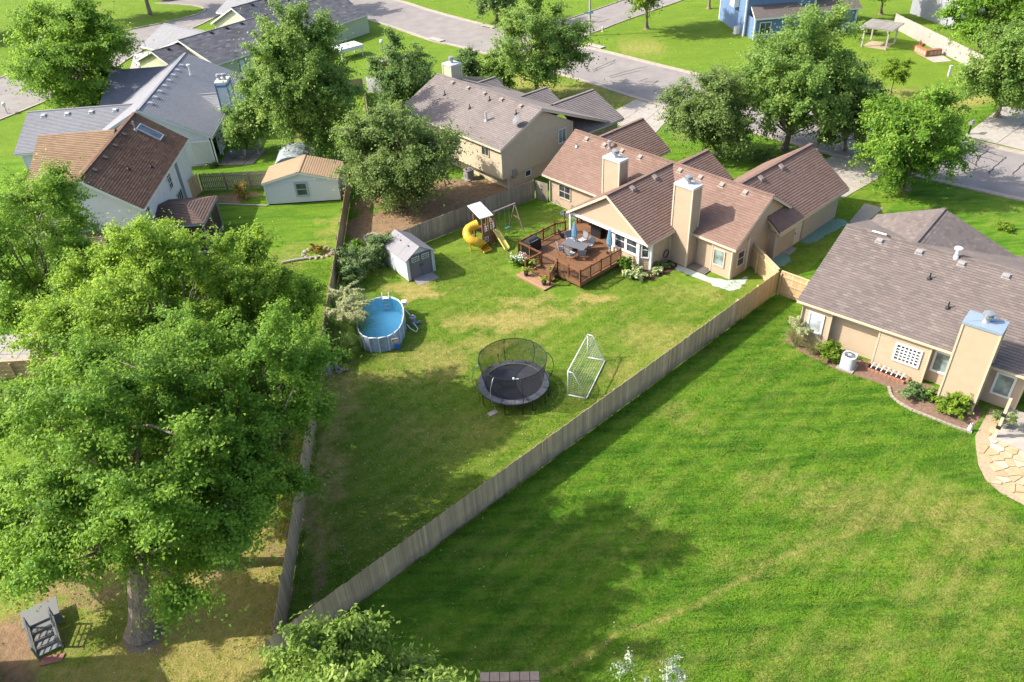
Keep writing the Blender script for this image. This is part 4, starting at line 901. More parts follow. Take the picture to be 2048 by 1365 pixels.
fence("long weathered board fence running from the near corner to the tan house", (-10.72, 19.15), (14.6, 41.92), 1.82, FENCE_TAN, RAILW, 1)
fence("newer tan board fence continuing the long fence up to its far corner", (14.65, 41.97), (18.22, 45.15), 1.82, FENCE_NEW, RAILN, 1)
fence("grey board fence along the left side of the yard behind the pool", (-13.66, 66.0), (-10.58, 20.0), 1.78, FENCE_TAN, RAILW, -1, pw=.152, gap=.003)
fence("dark weathered board fence behind the grey shed and play set", (-8.6, 53.6), (2.62, 61.95), 1.78, FENCE_OLD, RAILW, 1)
fence("new board fence with rails joining the tan house to the long fence", (17.25, 50.6), (18.22, 45.3), 1.78, FENCE_NEW, RAILN, -1, cap=RAILN)
fence("new board fence with gate joining the long fence to the taupe house", (18.35, 45.05), (20.7, 42.6), 1.78, FENCE_NEW, RAILN, -1, cap=RAILN)
fence("grey board fence behind the white shed with spaced boards", (-27.4, 67.4), (-14.0, 66.9), 1.7, FENCE_OLD, RAILW, -1, gap=.03, single=False)
fence("short new yellow wood fence panel against the white house", (-28.1, 64.9), (-27.5, 67.3), 1.8, FENCE_NEW, RAILN, 1)
fence("new yellow wood fence crossing behind the bright maple", (-34, 40.4), (-12.4, 40.3), 1.3, FENCE_NEW, RAILN, -1, cap=RAILN)
fence("dark brown board fence behind the tall tree", (-28.5, 90.5), (-15.6, 92.2), 1.8, FENCE_OLD, RAILW, 1, single=False)
fence("dark brown board fence turning towards the beige house", (-15.5, 92.1), (-13.6, 80.5), 1.8, FENCE_OLD, RAILW, -1, single=False)
fence("white vinyl fence panel beside the dense dark tree", (-15.2, 92.6), (-9.5, 90.4), 1.8, WHITE, WHITE, 1, single=False, gap=.01)
fence("whitewashed board fence along the far right garden", (52.4, 106.5), (54.0, 87.2), 1.85, m_wood("whitewashed_picket", (.42, .37, .32), (.50, .45, .40), .85), m_wood("whitewashed_rail", (.46, .42, .38), (.5, .46, .42), .85), 1, single=False)
fence("white fence return at the corner of the far right garden", (54.05, 87.2), (58.5, 87.8), 1.85, WHITE, WHITE, 1, single=False)
# gate to the tan house wall
gt = thing("wooden_gate", "pale grey wooden gate between dark fence and tan house corner", "gate", (2.75, 61.95, 0), -40)
pm = MB().box(-.065, .065, -.01, .01, .05, 1.7).mesh("board", FENCE_OLD)
for k in range(9): link("board", pm, gt, (.08 + k * .14, 0, 0))
MB().bar((.05, .03, .35), (1.2, .03, 1.4), .03, .09).build("brace", RAILW, gt)
for z in (.35, 1.42): MB().box(0, 1.25, .015, .055, z - .045, z + .045).build("rail", RAILW, gt)
MB().box(.62, .7, -.045, -.01, .98, 1.1).build("latch", BLACK, gt)

# ================================================================ grey shed
SHEDW = m_plain("pale_grey_resin", (.55, .58, .58), .6, .04); SHEDR = m_plain("grey_resin_roof", (.23, .22, .235), .7, .08, 3); SHEDD = m_plain("dark_grey_door", (.165, .15, .17), .6, .08, 4)
s1 = thing("grey_garden_shed", "pale grey resin shed with grey roof and double doors by the pool", "shed", (-6.32, 50.09, 0), 34.5)
w2, dp = 1.14, 3.3
def flat(parent, name, pts, mat): mb = MB(); mb.quad(*pts); return mb.build(name, mat, parent)
for side_ in (-1, 1):
    mb = MB(); 
    for k in range(5): mb.box(side_ * w2 - .02, side_ * w2 + .02, k * dp / 5 + .006, (k + 1) * dp / 5 - .006, .05, 1.8)
    for k in range(6): mb.box(side_ * w2 - .03, side_ * w2 + .03, k * dp / 5 - .02, k * dp / 5 + .02, .05, 1.8)
    mb.build("side_wall", SHEDW, s1)
    for k in range(3):
        y0, y1 = -.14 + k * (dp + .28) / 3 + .008, -.14 + (k + 1) * (dp + .28) / 3 - .008
        mb = MB(); e = Vector((side_ * (w2 + .14), 0, 1.74)); r_ = Vector((0, 0, 2.56))
        mb.quad((e.x, y0, e.z), (e.x, y1, e.z), (r_.x, y1, r_.z), (r_.x, y0, r_.z)); mb.quad((e.x, y0, e.z - .05), (e.x, y1, e.z - .05), (r_.x, y1, r_.z - .05), (r_.x, y0, r_.z - .05)); mb.quad((e.x, y0, e.z), (r_.x, y0, r_.z), (r_.x, y0, r_.z - .05), (e.x, y0, e.z - .05)); mb.quad((e.x, y0, e.z), (e.x, y1, e.z), (e.x, y1, e.z - .05), (e.x, y0, e.z - .05)); mb.build("roof_panel", SHEDR, s1)
for y, nm in ((0, "front_wall"), (dp, "back_wall")):
    mb = MB(); mb.quad((-w2, y, .05), (w2, y, .05), (w2, y, 1.8), (0, y, 2.5), (-w2, y, 1.8)); mb.build(nm, SHEDW, s1)
for sx in (-1, 1):
    mb = MB(); x0, x1 = (.012, .82) if sx > 0 else (-.82, -.012); mb.box(x0, x1, -.05, -.012, .10, 1.9); d_ = mb.build("door", SHEDD, s1)
    mb = MB(); cx = (x0 + x1) / 2; mb.box(cx - .3, cx + .3, -.062, -.05, 1.45, 1.82); g_ = mb.build("window", WHITE, d_)
    for i in range(4):
        for j in range(2): mb = MB(); mb.box(cx - .265 + i * .138, cx - .265 + i * .138 + .115, -.066, -.062, 1.485 + j * .16, 1.485 + j * .16 + .135); mb.build("pane", GLASS, d_)
    MB().box(cx - sx * .30 - .02, cx - sx * .30 + .02, -.10, -.05, .95, 1.1).build("handle", BLACK, d_)
mb = MB(); mb.bar((-.88, -.03, .1), (-.88, -.03, 1.92), .08, .04, up=(0, 1, 0)); mb.build("door_frame", SHEDD, s1); mb = MB(); mb.bar((.88, -.03, .1), (.88, -.03, 1.92), .08, .04, up=(0, 1, 0)); mb.build("door_frame", SHEDD, s1); mb = MB(); mb.bar((-.92, -.03, 1.96), (.92, -.03, 1.96), .04, .08); mb.build("door_frame", SHEDD, s1)
for y in (.75, 1.9): MB().box(-.42, -.30, y, y + .16, 2.32, 2.36).build("skylight", BLACK, s1)
rp = MB(); rp.quad((-.8, -.05, .12), (.8, -.05, .12), (.85, -1.0, .02), (-.85, -1.0, .02)); rp.quad((-.8, -.05, .06), (-.85, -1.0, .0), (-.85, -1.0, .02), (-.8, -.05, .12)); rp.quad((.8, -.05, .06), (.85, -1.0, .0), (.85, -1.0, .02), (.8, -.05, .12)); rp.build("ramp", m_plain("grey_ramp", (.28, .26, .25), .9, .15), s1)

# ================================================================ white shed
S2W = m_plain("white_vinyl", (.66, .66, .68), .6, .04); S2R = m_shingle("shingle_sand", (.33, .22, .13), (.42, .285, .175), (.48, .34, .22), .35, .08)
s2 = thing("white_storage_shed", "large white storage shed with sand coloured gable roof", "shed", (-20.6, 63.65, 0), 1.2)
gable(s2, -.15, 3.6, 3.15, 3.3, 2.1, 2.95, S2R, WHITE, axis='y')
wall(s2, (0, 0), (6.3, 0), .12, 2.08, S2W, (.5, 2.88), step=.14, trim=WHITE); wall(s2, (6.3, 0), (6.3, 3.4), .12, 2.05, S2W, step=.14, trim=WHITE); wall(s2, (0, 3.4), (0, 0), .12, 2.05, S2W, step=.14, trim=WHITE); wall(s2, (6.3, 3.4), (0, 3.4), .12, 2.05, S2W, (.5, 2.88), step=.14)
MB().box(.02, 6.28, .02, 3.38, 0, .12).build("skid_base", BLACK, s2)
window(s2, (0, 0), (6.3, 0), 3.15, 1.32, 1.15, 1.35, m_plain("grey_blue_trim", (.36, .41, .46), .6, .05), GLASS, 1, 2, .16, mull=.06)
ar = MB(); pts = [Vector((-1.9 * math.cos(u * math.pi), 0, 1.5 * math.sin(u * math.pi) ** .8)) for u in [k / 12 for k in range(13)]]
for a_, b_ in zip(pts[:-1], pts[1:]): ar.quad((a_.x, 0, a_.z), (b_.x, 0, b_.z), (b_.x, 3.6, b_.z), (a_.x, 3.6, a_.z))
ar.quad(*[(p.x, 0, p.z) for p in pts]); ar.quad(*[(p.x, 3.6, p.z) for p in pts])
o = ar.build("tarp_hoop_cover", m_plain("silver_tarp", (.34, .37, .40), .5, .35, 2.5), None, (-19.7, 70.6, 0), R(4)); tag(o, "silver tarp hoop cover behind the white shed", "cover")

# ================================================================ pool
pool = thing("oval_pool", "oval above-ground pool with pale blue wall and bright blue water", "pool", (-8.56, 43.34, 0), 2)
POOLW = m_plain("pool_wall", (.30, .38, .53), .6, .22, 3.5); POOLB = m_plain("pool_liner", (.42, .95, 1.12), .5, .03)
def oval(n, a, b, off=0.0):
    """stadium: two straight sides and half-octagon-like rounded ends"""
    out = []
    for k in range(n):
        t_ = 2 * math.pi * k / n; c_, s_ = math.cos(t_), math.sin(t_)
        out.append(((a + off) * math.copysign(abs(c_) ** .80, c_), (b + off) * math.copysign(abs(s_) ** .86, s_)))
    return out
NP = 20
ov = oval(NP, 1.52, 2.42)
for k in range(NP):
    p, q = ov[k], ov[(k + 1) % NP]
    mb = MB(); m1 = ((p[0] + q[0]) / 2 * 1.015, (p[1] + q[1]) / 2 * 1.015)
    mb.quad((*p, .02), (*m1, .02), (*m1, 1.13), (*p, 1.13)); mb.quad((*m1, .02), (*q, .02), (*q, 1.13), (*m1, 1.13)); mb.build("wall_panel", POOLW, pool)
    mb = MB(); mb.bar((p[0] * 1.012, p[1] * 1.012, 0), (p[0] * 1.012, p[1] * 1.012, 1.12), .05); mb.build("upright", WHITE, pool)
    mb = MB(); mb.tube([(*p, 1.14), (*q, 1.14)], .04, 8); mb.build("rim_tube", WHITE, pool, smooth=True)
mb = MB(); iv = oval(NP, 1.49, 2.39)
for k in range(NP): mb.quad((*iv[k], .1), (*iv[(k + 1) % NP], .1), (*iv[(k + 1) % NP], 1.13), (*iv[k], 1.13))
mb.quad(*[(*p, .1) for p in iv]); mb.build("liner", POOLB, pool)
t = NT("pool_water"); t.col((.6, .9, 1.0)); t.rough(.04, .5)
tb_ = t.n("ShaderNodeBsdfTransparent"); tb_.inputs[0].default_value = (.80, .96, 1.0, 1); gs_ = t.n("ShaderNodeBsdfGlossy"); gs_.inputs['Roughness'].default_value = .06; fr_ = t.n("ShaderNodeFresnel"); fr_.inputs[0].default_value = 1.33
bp_ = t.n("ShaderNodeBump"); bp_.inputs['Strength'].default_value = .25; bp_.inputs['Distance'].default_value = .03; t.l(t.noise(t.co(), 4.5, 3, .5), bp_.inputs['Height']); t.l(bp_.outputs[0], gs_.inputs['Normal']); t.l(bp_.outputs[0], fr_.inputs['Normal'])
mx = t.n("ShaderNodeMixShader"); t.l(fr_.outputs[0], mx.inputs[0]); t.l(tb_.outputs[0], mx.inputs[1]); t.l(gs_.outputs[0], mx.inputs[2]); t.l(mx.outputs[0], t.out.inputs[0])
wv = oval(NP, 1.485, 2.385); mb = MB(); mb.quad(*[(*p, 1.06) for p in wv]); mb.build("water", t.m, pool)
ld = MB()
for sx in (-.22, .22): ld.tube([(.2 + sx, 2.62, .05), (.2 + sx, 2.50, 1.2), (.2 + sx, 2.42, 1.5), (.2 + sx, 2.28, 1.52), (.2 + sx, 2.2, 1.3), (.2 + sx, 2.05, .25)], .022, 6)
lo_ = ld.build("ladder", WHITE, pool, smooth=True)
for z in (.35, .62, .88, 1.1): MB().box(-.02, .42, 2.05 + z * .12, 2.19 + z * .12, z, z + .03).build("rung", WHITE, lo_)
for z in (.35, .7, 1.0): MB().box(-.02, .42, 2.5, 2.62, z, z + .03).build("rung", WHITE, lo_)
MB().box(1.28, 1.62, 1.5, 1.85, .9, 1.16).build("skimmer", WHITE, pool)
sg = MB(); sg.box(.28, .72, -2.575, -2.555, .72, 1.0); sgo = sg.build("safety_label", WHITE, pool); sgo.rotation_euler = (0, 0, R(12))
for i, c_ in enumerate(((.6, .25, .12), (.65, .35, .2))): MB().box(.30 + i * .22, .48 + i * .22, -2.58, -2.576, .75, .97).build("warning_print", m_plain("orange_print%d" % i, c_, .6), sgo)
fl = MB(); fl.lathe([(.16, 0), (.19, .05), (.17, .12), (.02, .13)], 14); o = fl.build("round_float", m_plain("blue_plastic", (.03, .10, .42), .4), None, (-7.55, 40.95, .35)); o.rotation_euler = (R(75), 0, R(10)); o.parent = None; o.location = (-8.1 + .75, 41.08, .3); tag(o, "round blue plastic float leaning on the pool wall", "float")
pf = thing("pool_pump", "grey pool filter pump with white hoses beside the pool", "pump", (-6.55, 43.9, 0), 20)
PG = m_plain("pump_grey", (.22, .25, .30), .5, .1)
MB().lathe([(.22, .02), (.22, .10), (.19, .12), (.19, .52), (.23, .54), (.23, .60), (.10, .66), (.08, .76), (.02, .77)], 16).build("tank", PG, pf, smooth=False); MB().tube([(.1, -.1, .15), (.48, -.1, .15)], .10, 12).build("motor", PG, pf)
for pts in ([(-.1, .1, .7), (-.3, .5, .95), (-.62, .55, .85)], [(-.05, -.15, .3), (.1, -.7, .06), (-.1, -1.0, .05), (-.4, -.75, .25), (-.55, -.5, .5)]):
    L_ = [Vector(p) for p in pts]; P_ = []
    for k in range(len(L_) - 1):
        for j in range(5): P_.append(L_[k].lerp(L_[k + 1], j / 5))
    P_.append(L_[-1]); MB().tube(P_, .028, 8).build("hose", WHITE, pf, smooth=True)
# three capped pipes by the fence
CANM = m_plain("green_grey_can", (.28, .31, .28), .6, .12)
for i, (x, y, r_, h_, lb) in enumerate(((-11.96, 38.84, .17, .95, "grey green capped pipe nearest the fence, leftmost of three"), (-11.52, 38.97, .20, .92, "thickest grey green capped pipe, middle of three by the fence"), (-11.12, 39.42, .17, .88, "green capped pipe on the right of three beside the stones"))):
    o = thing("capped_pipe", lb, "pipe", (x, y, 0), 0, "capped pipes by the fence"); MB().lathe([(r_, 0), (r_, h_ - .06)], 18).build("body", CANM, o, smooth=False); MB().lathe([(r_ + .015, h_ - .06), (r_ + .015, h_ - .02), (r_ * .9, h_), (.01, h_ + .01)], 18).build("lid", m_plain("pale_lid%d" % i, (.50, .52, .50), .6, .08), o)
def rock(mb, c, s, seed):
    rr = random.Random(seed); n, m_ = 7, 4
    base = []
    for j in range(m_ + 1):
        th = math.pi * j / m_
        ring = []
        for k in range(n):
            ph = 2 * math.pi * k / n + .3 * j; r_ = 1 + rr.uniform(-.22, .22)
            ring.append((c[0] + s[0] * r_ * math.sin(th) * math.cos(ph), c[1] + s[1] * r_ * math.sin(th) * math.sin(ph), c[2] + s[2] * r_ * math.cos(th)))
        base.append(ring)
    for j in range(m_):
        for k in range(n): mb.quad(base[j][k], base[j + 1][k], base[j + 1][(k + 1) % n], base[j][(k + 1) % n])
RKM = m_plain("garden_rock", (.36, .31, .24), .95, .3, 8, .5)
rp_ = thing("stone_pile", "small pile of pale stones beside the capped pipes", "stones", (-10.75, 39.3, 0))
for k in range(9):
    mb = MB(); rock(mb, (0, 0, 0), (rnd.uniform(.09, .17), rnd.uniform(.08, .14), rnd.uniform(.06, .1)), k); mb.build("stone", RKM, rp_, (rnd.uniform(-.35, .4), rnd.uniform(-.35, .4), .07 + .08 * (k % 2)))

# ================================================================ trampoline
tr = thing("trampoline", "round black trampoline with curved poles and safety net", "trampoline", (-.03, 36.2, 0), 0)
TM = m_plain("trampoline_mat", (.042, .043, .05), .55, .15, 2.0); TP = m_plain("grey_spring_pad", (.13, .13, .15), .6, .3, 3.0)
MB().poly([(1.72 * math.cos(k * math.pi / 20), 1.72 * math.sin(k * math.pi / 20)) for k in range(40)], .80).build("mat", TM, tr)
for k in range(16):
    a0, a1 = 2 * math.pi * k / 16 + .01, 2 * math.pi * (k + 1) / 16 - .01; mb = MB()
    for j in range(3):
        u0, u1 = a0 + (a1 - a0) * j / 3, a0 + (a1 - a0) * (j + 1) / 3
        P = lambda r_, u, z: (r_ * math.cos(u), r_ * math.sin(u), z)
        mb.quad(P(1.70, u0, .835), P(1.70, u1, .835), P(2.10, u1, .82), P(2.10, u0, .82)); mb.quad(P(2.10, u0, .82), P(2.10, u1, .82), P(2.10, u1, .76), P(2.10, u0, .76))
    mb.build("spring_pad", TP, tr)
MB().tube([(2.08 * math.cos(k * math.pi / 24), 2.08 * math.sin(k * math.pi / 24), .74) for k in range(49)], .035, 6).build("frame_ring", BLACK, tr)
NPOL = 8
for k in range(NPOL):
    a = 2 * math.pi * (k + .25) / NPOL; c_, s_ = math.cos(a), math.sin(a)
    prof = [(2.12, 0), (2.14, .55), (2.36, 1.0), (2.46, 1.45), (2.36, 2.0), (2.12, 2.42), (1.98, 2.5)]
    MB().tube([(r_ * c_, r_ * s_, z) for r_, z in prof], .022, 6).build("curved_pole", METAL if k in (4, 5) else BLACK, tr, smooth=True)
    MB().tube([(2.1 * math.cos(a + .3), 2.1 * math.sin(a + .3), .74), (2.1 * math.cos(a + .3), 2.1 * math.sin(a + .3), .03), (2.1 * math.cos(a + .42), 2.1 * math.sin(a + .42), .03)], .025, 6).build("leg", BLACK, tr)
MB().tube([(1.98 * math.cos(k * math.pi / 24), 1.98 * math.sin(k * math.pi / 24), 2.5) for k in range(49)], .022, 6).build("top_ring", BLACK, tr)
t = NT("safety_net"); tb = t.n("ShaderNodeBsdfTransparent"); mx = t.n("ShaderNodeMixShader"); mx.inputs[0].default_value = .55; t.col((.022, .024, .025)); t.rough(.8, .1)
t.l(tb.outputs[0], mx.inputs[1]); t.l(t.b.outputs[0], mx.inputs[2]); t.l(mx.outputs[0], t.out.inputs[0]); NETM = t.m
mb = MB()
for k in range(48):
    a0, a1 = 2 * math.pi * k / 48, 2 * math.pi * (k + 1) / 48
    for (r0, z0), (r1, z1) in zip(((1.74, .84), (1.82, 1.4), (1.90, 2.0)), ((1.82, 1.4), (1.90, 2.0), (1.97, 2.48))):
        mb.quad((r0 * math.cos(a0), r0 * math.sin(a0), z0), (r0 * math.cos(a1), r0 * math.sin(a1), z0), (r1 * math.cos(a1), r1 * math.sin(a1), z1), (r1 * math.cos(a0), r1 * math.sin(a0), z1))
mb.build("net", NETM, tr)
a = 2 * math.pi * 2.62 / 8
MB().bar((1.76 * math.cos(a), 1.76 * math.sin(a), .95), (1.87 * math.cos(a), 1.87 * math.sin(a), 1.7), .09, .02).build("warning_strip", m_plain("yellow_strip", (.55, .50, .12), .6, .2, 20), tr)
a = 2 * math.pi * 6.0 / 8
mb = MB(); mb.lathe([(.05, 0), (.06, .12), (.03, .14)], 10); hb = mb.build("mist_fitting", WHITE, tr, (1.95 * math.cos(a), 1.95 * math.sin(a), 2.5)); MB().bar((0, 0, .05), (.28, .02, .0), .05, .04).build("nozzle", WHITE, hb)
o = MB().box(-.28, .28, -.16, .16, .01, .08).build("stepping_slab", CONCL, None, (-1.34, 34.35, 0), R(35)); tag(o, "pale stepping slab on the grass in front of the trampoline", "slab")

# ================================================================ football goal
gl_ = thing("soccer_goal", "white soccer goal frame with net beside the trampoline", "soccer goal", (3.88, 37.36, 0), math.degrees(math.atan2(39.12 - 35.61, 4.65 - 3.11)))
L2 = 1.92; GH = 1.8; gd_ = 1.13
def gp(n, p, r_=.036): MB().tube(p, r_, 8).build(n, WHITE, gl_, smooth=True)
gp("crossbar", [(-L2, 0, GH), (L2, 0, GH)]); gp("goal_post", [(-L2, 0, 0), (-L2, 0, GH)]); gp("goal_post", [(L2, 0, 0), (L2, 0, GH)])
gp("ground_bar", [(-L2, 0, .05), (-L2, -gd_, .05)]); gp("ground_bar", [(L2, 0, .05), (L2, -gd_, .05)]); gp("back_bar", [(-L2, -gd_, .05), (L2, -gd_, .05)])
gp("stay", [(-L2, 0, GH), (-L2, -.30, GH - .04), (-L2, -gd_, .05)], .03); gp("stay", [(L2, 0, GH), (L2, -.30, GH - .04), (L2, -gd_, .05)], .03)
nt = MB(); B0, B1 = Vector((0, -.30, GH - .04)), Vector((0, -gd_, .06))
for k in range(23):
    x = -L2 + 2 * L2 * k / 22; nt.bar((x, 0, GH), (x, B0.y, B0.z), .0055); nt.bar((x, B0.y, B0.z), (x, B1.y, B1.z), .0055)
for j in range(11):
    p = B0.lerp(B1, j / 10); nt.bar((-L2, p.y, p.z), (L2, p.y, p.z), .0055)
for sx in (-L2, L2):
    for j in range(1, 13):
        z = GH * j / 13; yb = B0.y + (B1.y - B0.y) * min(1, (B0.z - z) / (B0.z - B1.z)) if z < B0.z else -.1; nt.bar((sx, 0, z), (sx, yb, z), .0055)
    for j in range(1, 7):
        y = -gd_ * j / 7; zt = B0.z if y > B0.y else B0.z + (B1.z - B0.z) * (B0.y - y) / (B0.y - B1.y); nt.bar((sx, y, .05), (sx, y, zt), .0055)
tag(nt.build("net", m_plain("white_net", (.62, .64, .62), .7), gl_), kind="stuff")

# ================================================================ play set
PW = m_wood("play_wood", (.20, .09, .045), (.28, .14, .07), .75); YEL = m_plain("yellow_plastic", (.72, .42, .035), .45, .07, 2.0); YELP = m_plain("faded_yellow_plastic", (.66, .55, .16), .5, .08)
ps = thing("play_set", "wooden play tower with yellow spiral slide, white roof and swing beam", "play set", (-1.62, 54.75, 0), 36)
for x in (-.58, .58):
    for y in (-.55, .55): MB().box(x - .05, x + .05, y - .05, y + .05, 0, 2.45).build("post", PW, ps)
MB().box(-.62, .62, -.6, .6, 1.18, 1.24).build("platform", PW, ps)
for k in range(6): MB().box(-.62, .62, -.625, -.60, .05 + k * .19, .22 + k * .19).build("plank", PW, ps); 
for k in range(6): MB().box(.61, .635, -.6, .6, .05 + k * .19, .22 + k * .19).build("plank", PW, ps)
for k in range(5): MB().box(-.56 + k * .25, -.40 + k * .25, -.63, -.605, 1.26, 1.95).build("rail_board", PW, ps)
for k in range(4): MB().box(.605, .63, -.5 + k * .28, -.36 + k * .28, 1.26, 1.95).build("rail_board", PW, ps)
for (x, y, z, rz) in ((-.32, -.64, .62, 0), (.28, -.64, 1.62, 0), (.645, .05, .70, 90), (-.30, -.645, 1.55, 0), (.645, -.1, 1.62, 90)):
    wdo = MB().bar((-.17, 0, -.2), (.17, 0, -.2), .03, .04).bar((-.17, 0, .2), (.17, 0, .2), .03, .04).bar((-.17, 0, -.2), (-.17, 0, .2), .04, .03).bar((.17, 0, -.2), (.17, 0, .2), .04, .03).bar((0, 0, -.2), (0, 0, .2), .03, .02).bar((-.17, 0, 0), (.17, 0, 0), .02, .03).build("play_window", WHITE, ps, (x, y, z), R(rz))
rf = MB(); rf.quad((-.85, -.72, 2.62), (.35, -.78, 2.55), (.30, .78, 3.12), (-.9, .80, 3.18)); rf.quad((-.85, -.72, 2.56), (.35, -.78, 2.49), (.30, .78, 3.06), (-.9, .80, 3.12)); rf.quad((-.85, -.72, 2.56), (.35, -.78, 2.49), (.35, -.78, 2.55), (-.85, -.72, 2.62)); rf.quad((.35, -.78, 2.49), (.30, .78, 3.06), (.30, .78, 3.12), (.35, -.78, 2.55)); rf.quad((.30, .78, 3.06), (-.9, .80, 3.12), (-.9, .80, 3.18), (.30, .78, 3.12)); rf.quad((-.85, -.72, 2.56), (-.9, .80, 3.12), (-.9, .80, 3.18), (-.85, -.72, 2.62)); rf.build("roof_panel", WHITE, ps)
MB().bar((-.2, .2, 2.4), (-.2, .5, 3.0), .06).build("roof_prop", PW, ps); MB().bar((.3, .3, 2.4), (.25, .7, 3.05), .06).build("roof_prop", PW, ps)
# spiral tube slide: leaves the platform to the left, turns down and comes out towards the lawn
sl = [(-.55, .1, 1.75), (-1.0, .25, 1.65), (-1.45, .22, 1.48), (-1.72, -.12, 1.25), (-1.66, -.55, 1.02), (-1.32, -.78, .80), (-.95, -.68, .58), (-.85, -.75, .40), (-.82, -1.05, .30)]
P_ = []
L_ = [Vector(p) for p in sl]; L_ = [2 * L_[0] - L_[1]] + L_ + [2 * L_[-1] - L_[-2]]
for k in range(1, len(L_) - 2):
    for j in range(5):
        u = j / 5; a, b, c, d = L_[k - 1:k + 3]; P_.append(.5 * ((2 * b) + (c - a) * u + (2 * a - 5 * b + 4 * c - d) * u * u + (3 * b - a - 3 * c + d) * u ** 3))
P_.append(L_[-2])
rads = [.34 + (.025 if k % 8 == 0 else 0) for k in range(len(P_))]
MB().tube(P_, rads, 16, cap=False).build("tube_slide", YEL, ps, smooth=True)
mb = MB(); mb.quad((-1.15, -.95, .12), (-.5, -.95, .12), (-.48, -1.45, .08), (-1.17, -1.45, .08)); mb.bar((-1.16, -.9, .16), (-1.18, -1.45, .13), .05, .14); mb.bar((-.49, -.9, .16), (-.47, -1.45, .13), .05, .14); mb.build("slide_exit", YEL, ps)
MB().tube([(-1.65, -.3, 0), (-1.65, -.3, .8)], .05, 8).build("slide_support", YEL, ps)
# straight slide
a, b = Vector((.55, -.58, 1.2)), Vector((.42, -2.25, .14))
mb = MB(); mb.bar(a, b, .42, .03)
for sx in (-.21, .21): mb.bar(a + Vector((sx, 0, .07)), b + Vector((sx, 0, .07)), .035, .14)
mb.build("straight_slide", YELP, ps)
# swing beam
GPW = m_wood("silvered_play_wood", (.22, .17, .13), (.30, .25, .20), .85); MB().bar((.5, -.05, 2.32), (3.05, -.02, 2.32), .08, .10).build("swing_beam", GPW, ps)
for y in (.95, -.95): MB().bar((3.0, -.02, 2.3), (3.15, y, 0), .06).build("beam_leg", GPW, ps)
MB().bar((3.1, -.5, 1.15), (3.1, .5, 1.15), .06, .08).build("beam_tie", PW, ps)
for x in (1.2, 2.2):
    sw = MB().box(x - .22, x + .22, -.1, .08, .5, .53).build("swing_seat", m_plain("teal_plastic", (.05, .30, .36), .5), ps)
    for s_ in (-.2, .2): MB().tube([(x + s_, -.02, .52), (x + s_, -.02, 2.26)], .008, 5).build("chain", METAL, sw)

# ================================================================ deck furniture (placed in the deck's own axes)
_c, _s = math.cos(R(-49.09)), math.sin(R(-49.09))
def DK(a, b, z=.60): return (3.84 + a * _c - b * _s, 60.91 + a * _s + b * _c, z)
GF = m_plain("slate_furniture", (.13, .14, .16), .5, .1); CUSH = m_plain("pale_cushion", (.45, .46, .48), .9, .08)
tb = thing("patio_table", "slate grey rectangular patio table on the deck", "table", DK(8.1, -5.35), -49.09 + 12)
MB().box(-.95, .95, -.52, .52, .68, .72).build("table_top", GF, tb)
for x in (-.8, .8):
    for y in (-.42, .42): MB().box(x - .03, x + .03, y - .03, y + .03, 0, .68).build("leg", GF, tb)
def umbrella(name, label, loc, h, mat, stripe):
    o = thing(name, label, "umbrella", loc); MB().tube([(0, 0, 0), (0, 0, h)], .025, 8).build("pole", WHITE, o)
    MB().lathe([(.22, 0), (.22, .05), (.05, .09)], 14).build("base", BLACK, o)
    n = 12
    for k in range(n):
        a0, a1 = 2 * math.pi * k / n, 2 * math.pi * (k + 1) / n; mb = MB(); prof = [(.03, h + .02), (.10, h - .25), (.17, h - .75), (.19, h - 1.15), (.13, h - 1.4)]
        for (r0, z0), (r1, z1) in zip(prof[:-1], prof[1:]):
            k0, k1 = (1.0, .72)
            mb.quad((r0 * k0 * math.cos(a0), r0 * k0 * math.sin(a0), z0), (r1 * k0 * math.cos(a0), r1 * k0 * math.sin(a0), z1), (r1 * 1.15 * math.cos((a0 + a1) / 2), r1 * 1.15 * math.sin((a0 + a1) / 2), z1), (r0 * 1.15 * math.cos((a0 + a1) / 2), r0 * 1.15 * math.sin((a0 + a1) / 2), z0))
            mb.quad((r0 * 1.15 * math.cos((a0 + a1) / 2), r0 * 1.15 * math.sin((a0 + a1) / 2), z0), (r1 * 1.15 * math.cos((a0 + a1) / 2), r1 * 1.15 * math.sin((a0 + a1) / 2), z1), (r1 * k1 * math.cos(a1), r1 * k1 * math.sin(a1), z1), (r0 * k1 * math.cos(a1), r0 * k1 * math.sin(a1), z0))
        mb.build("canopy_fold", stripe if k % 3 == 0 else mat, o)
    return o
BLU = m_plain("sky_blue_canvas", (.13, .42, .64), .85, .1); BLUW = m_plain("white_canvas", (.62, .70, .76), .85, .06)
umbrella("closed_umbrella", "closed pale blue umbrella standing through the patio table", DK(7.75, -5.1), 2.35, BLU, BLUW); umbrella("closed_umbrella", "closed blue and white umbrella against the house wall by the bay window", DK(10.0, -3.75), 2.0, BLU, BLUW)
ch = None
def chair(): 
    o = thing("patio_chair", "", "chair", (0, 0, 0), 0, "chairs round the patio table")
    MB().box(-.26, .26, -.26, .26, .40, .44).build("seat", GF, o); MB().box(-.23, .23, -.22, .24, .44, .49).build("cushion", CUSH, o)
    mb = MB(); mb.quad((-.25, -.27, .45), (.25, -.27, .45), (.25, -.40, .98), (-.25, -.40, .98)); mb.quad((-.25, -.245, .45), (.25, -.245, .45), (.25, -.375, .98), (-.25, -.375, .98)); mb.bar((-.26, -.38, .98), (.26, -.38, .98), .04); mb.build("backrest", m_plain("grey_sling", (.20, .21, .23), .8), o)
    for x in (-.26, .26):
        MB().tube([(x, .24, 0), (x, .24, .64), (x, -.30, .66)], .018, 6).build("arm", GF, o); MB().tube([(x, -.28, 0), (x, -.26, .42), (x, -.39, .98)], .018, 6).build("back_leg", GF, o)
    return o
ch = chair()
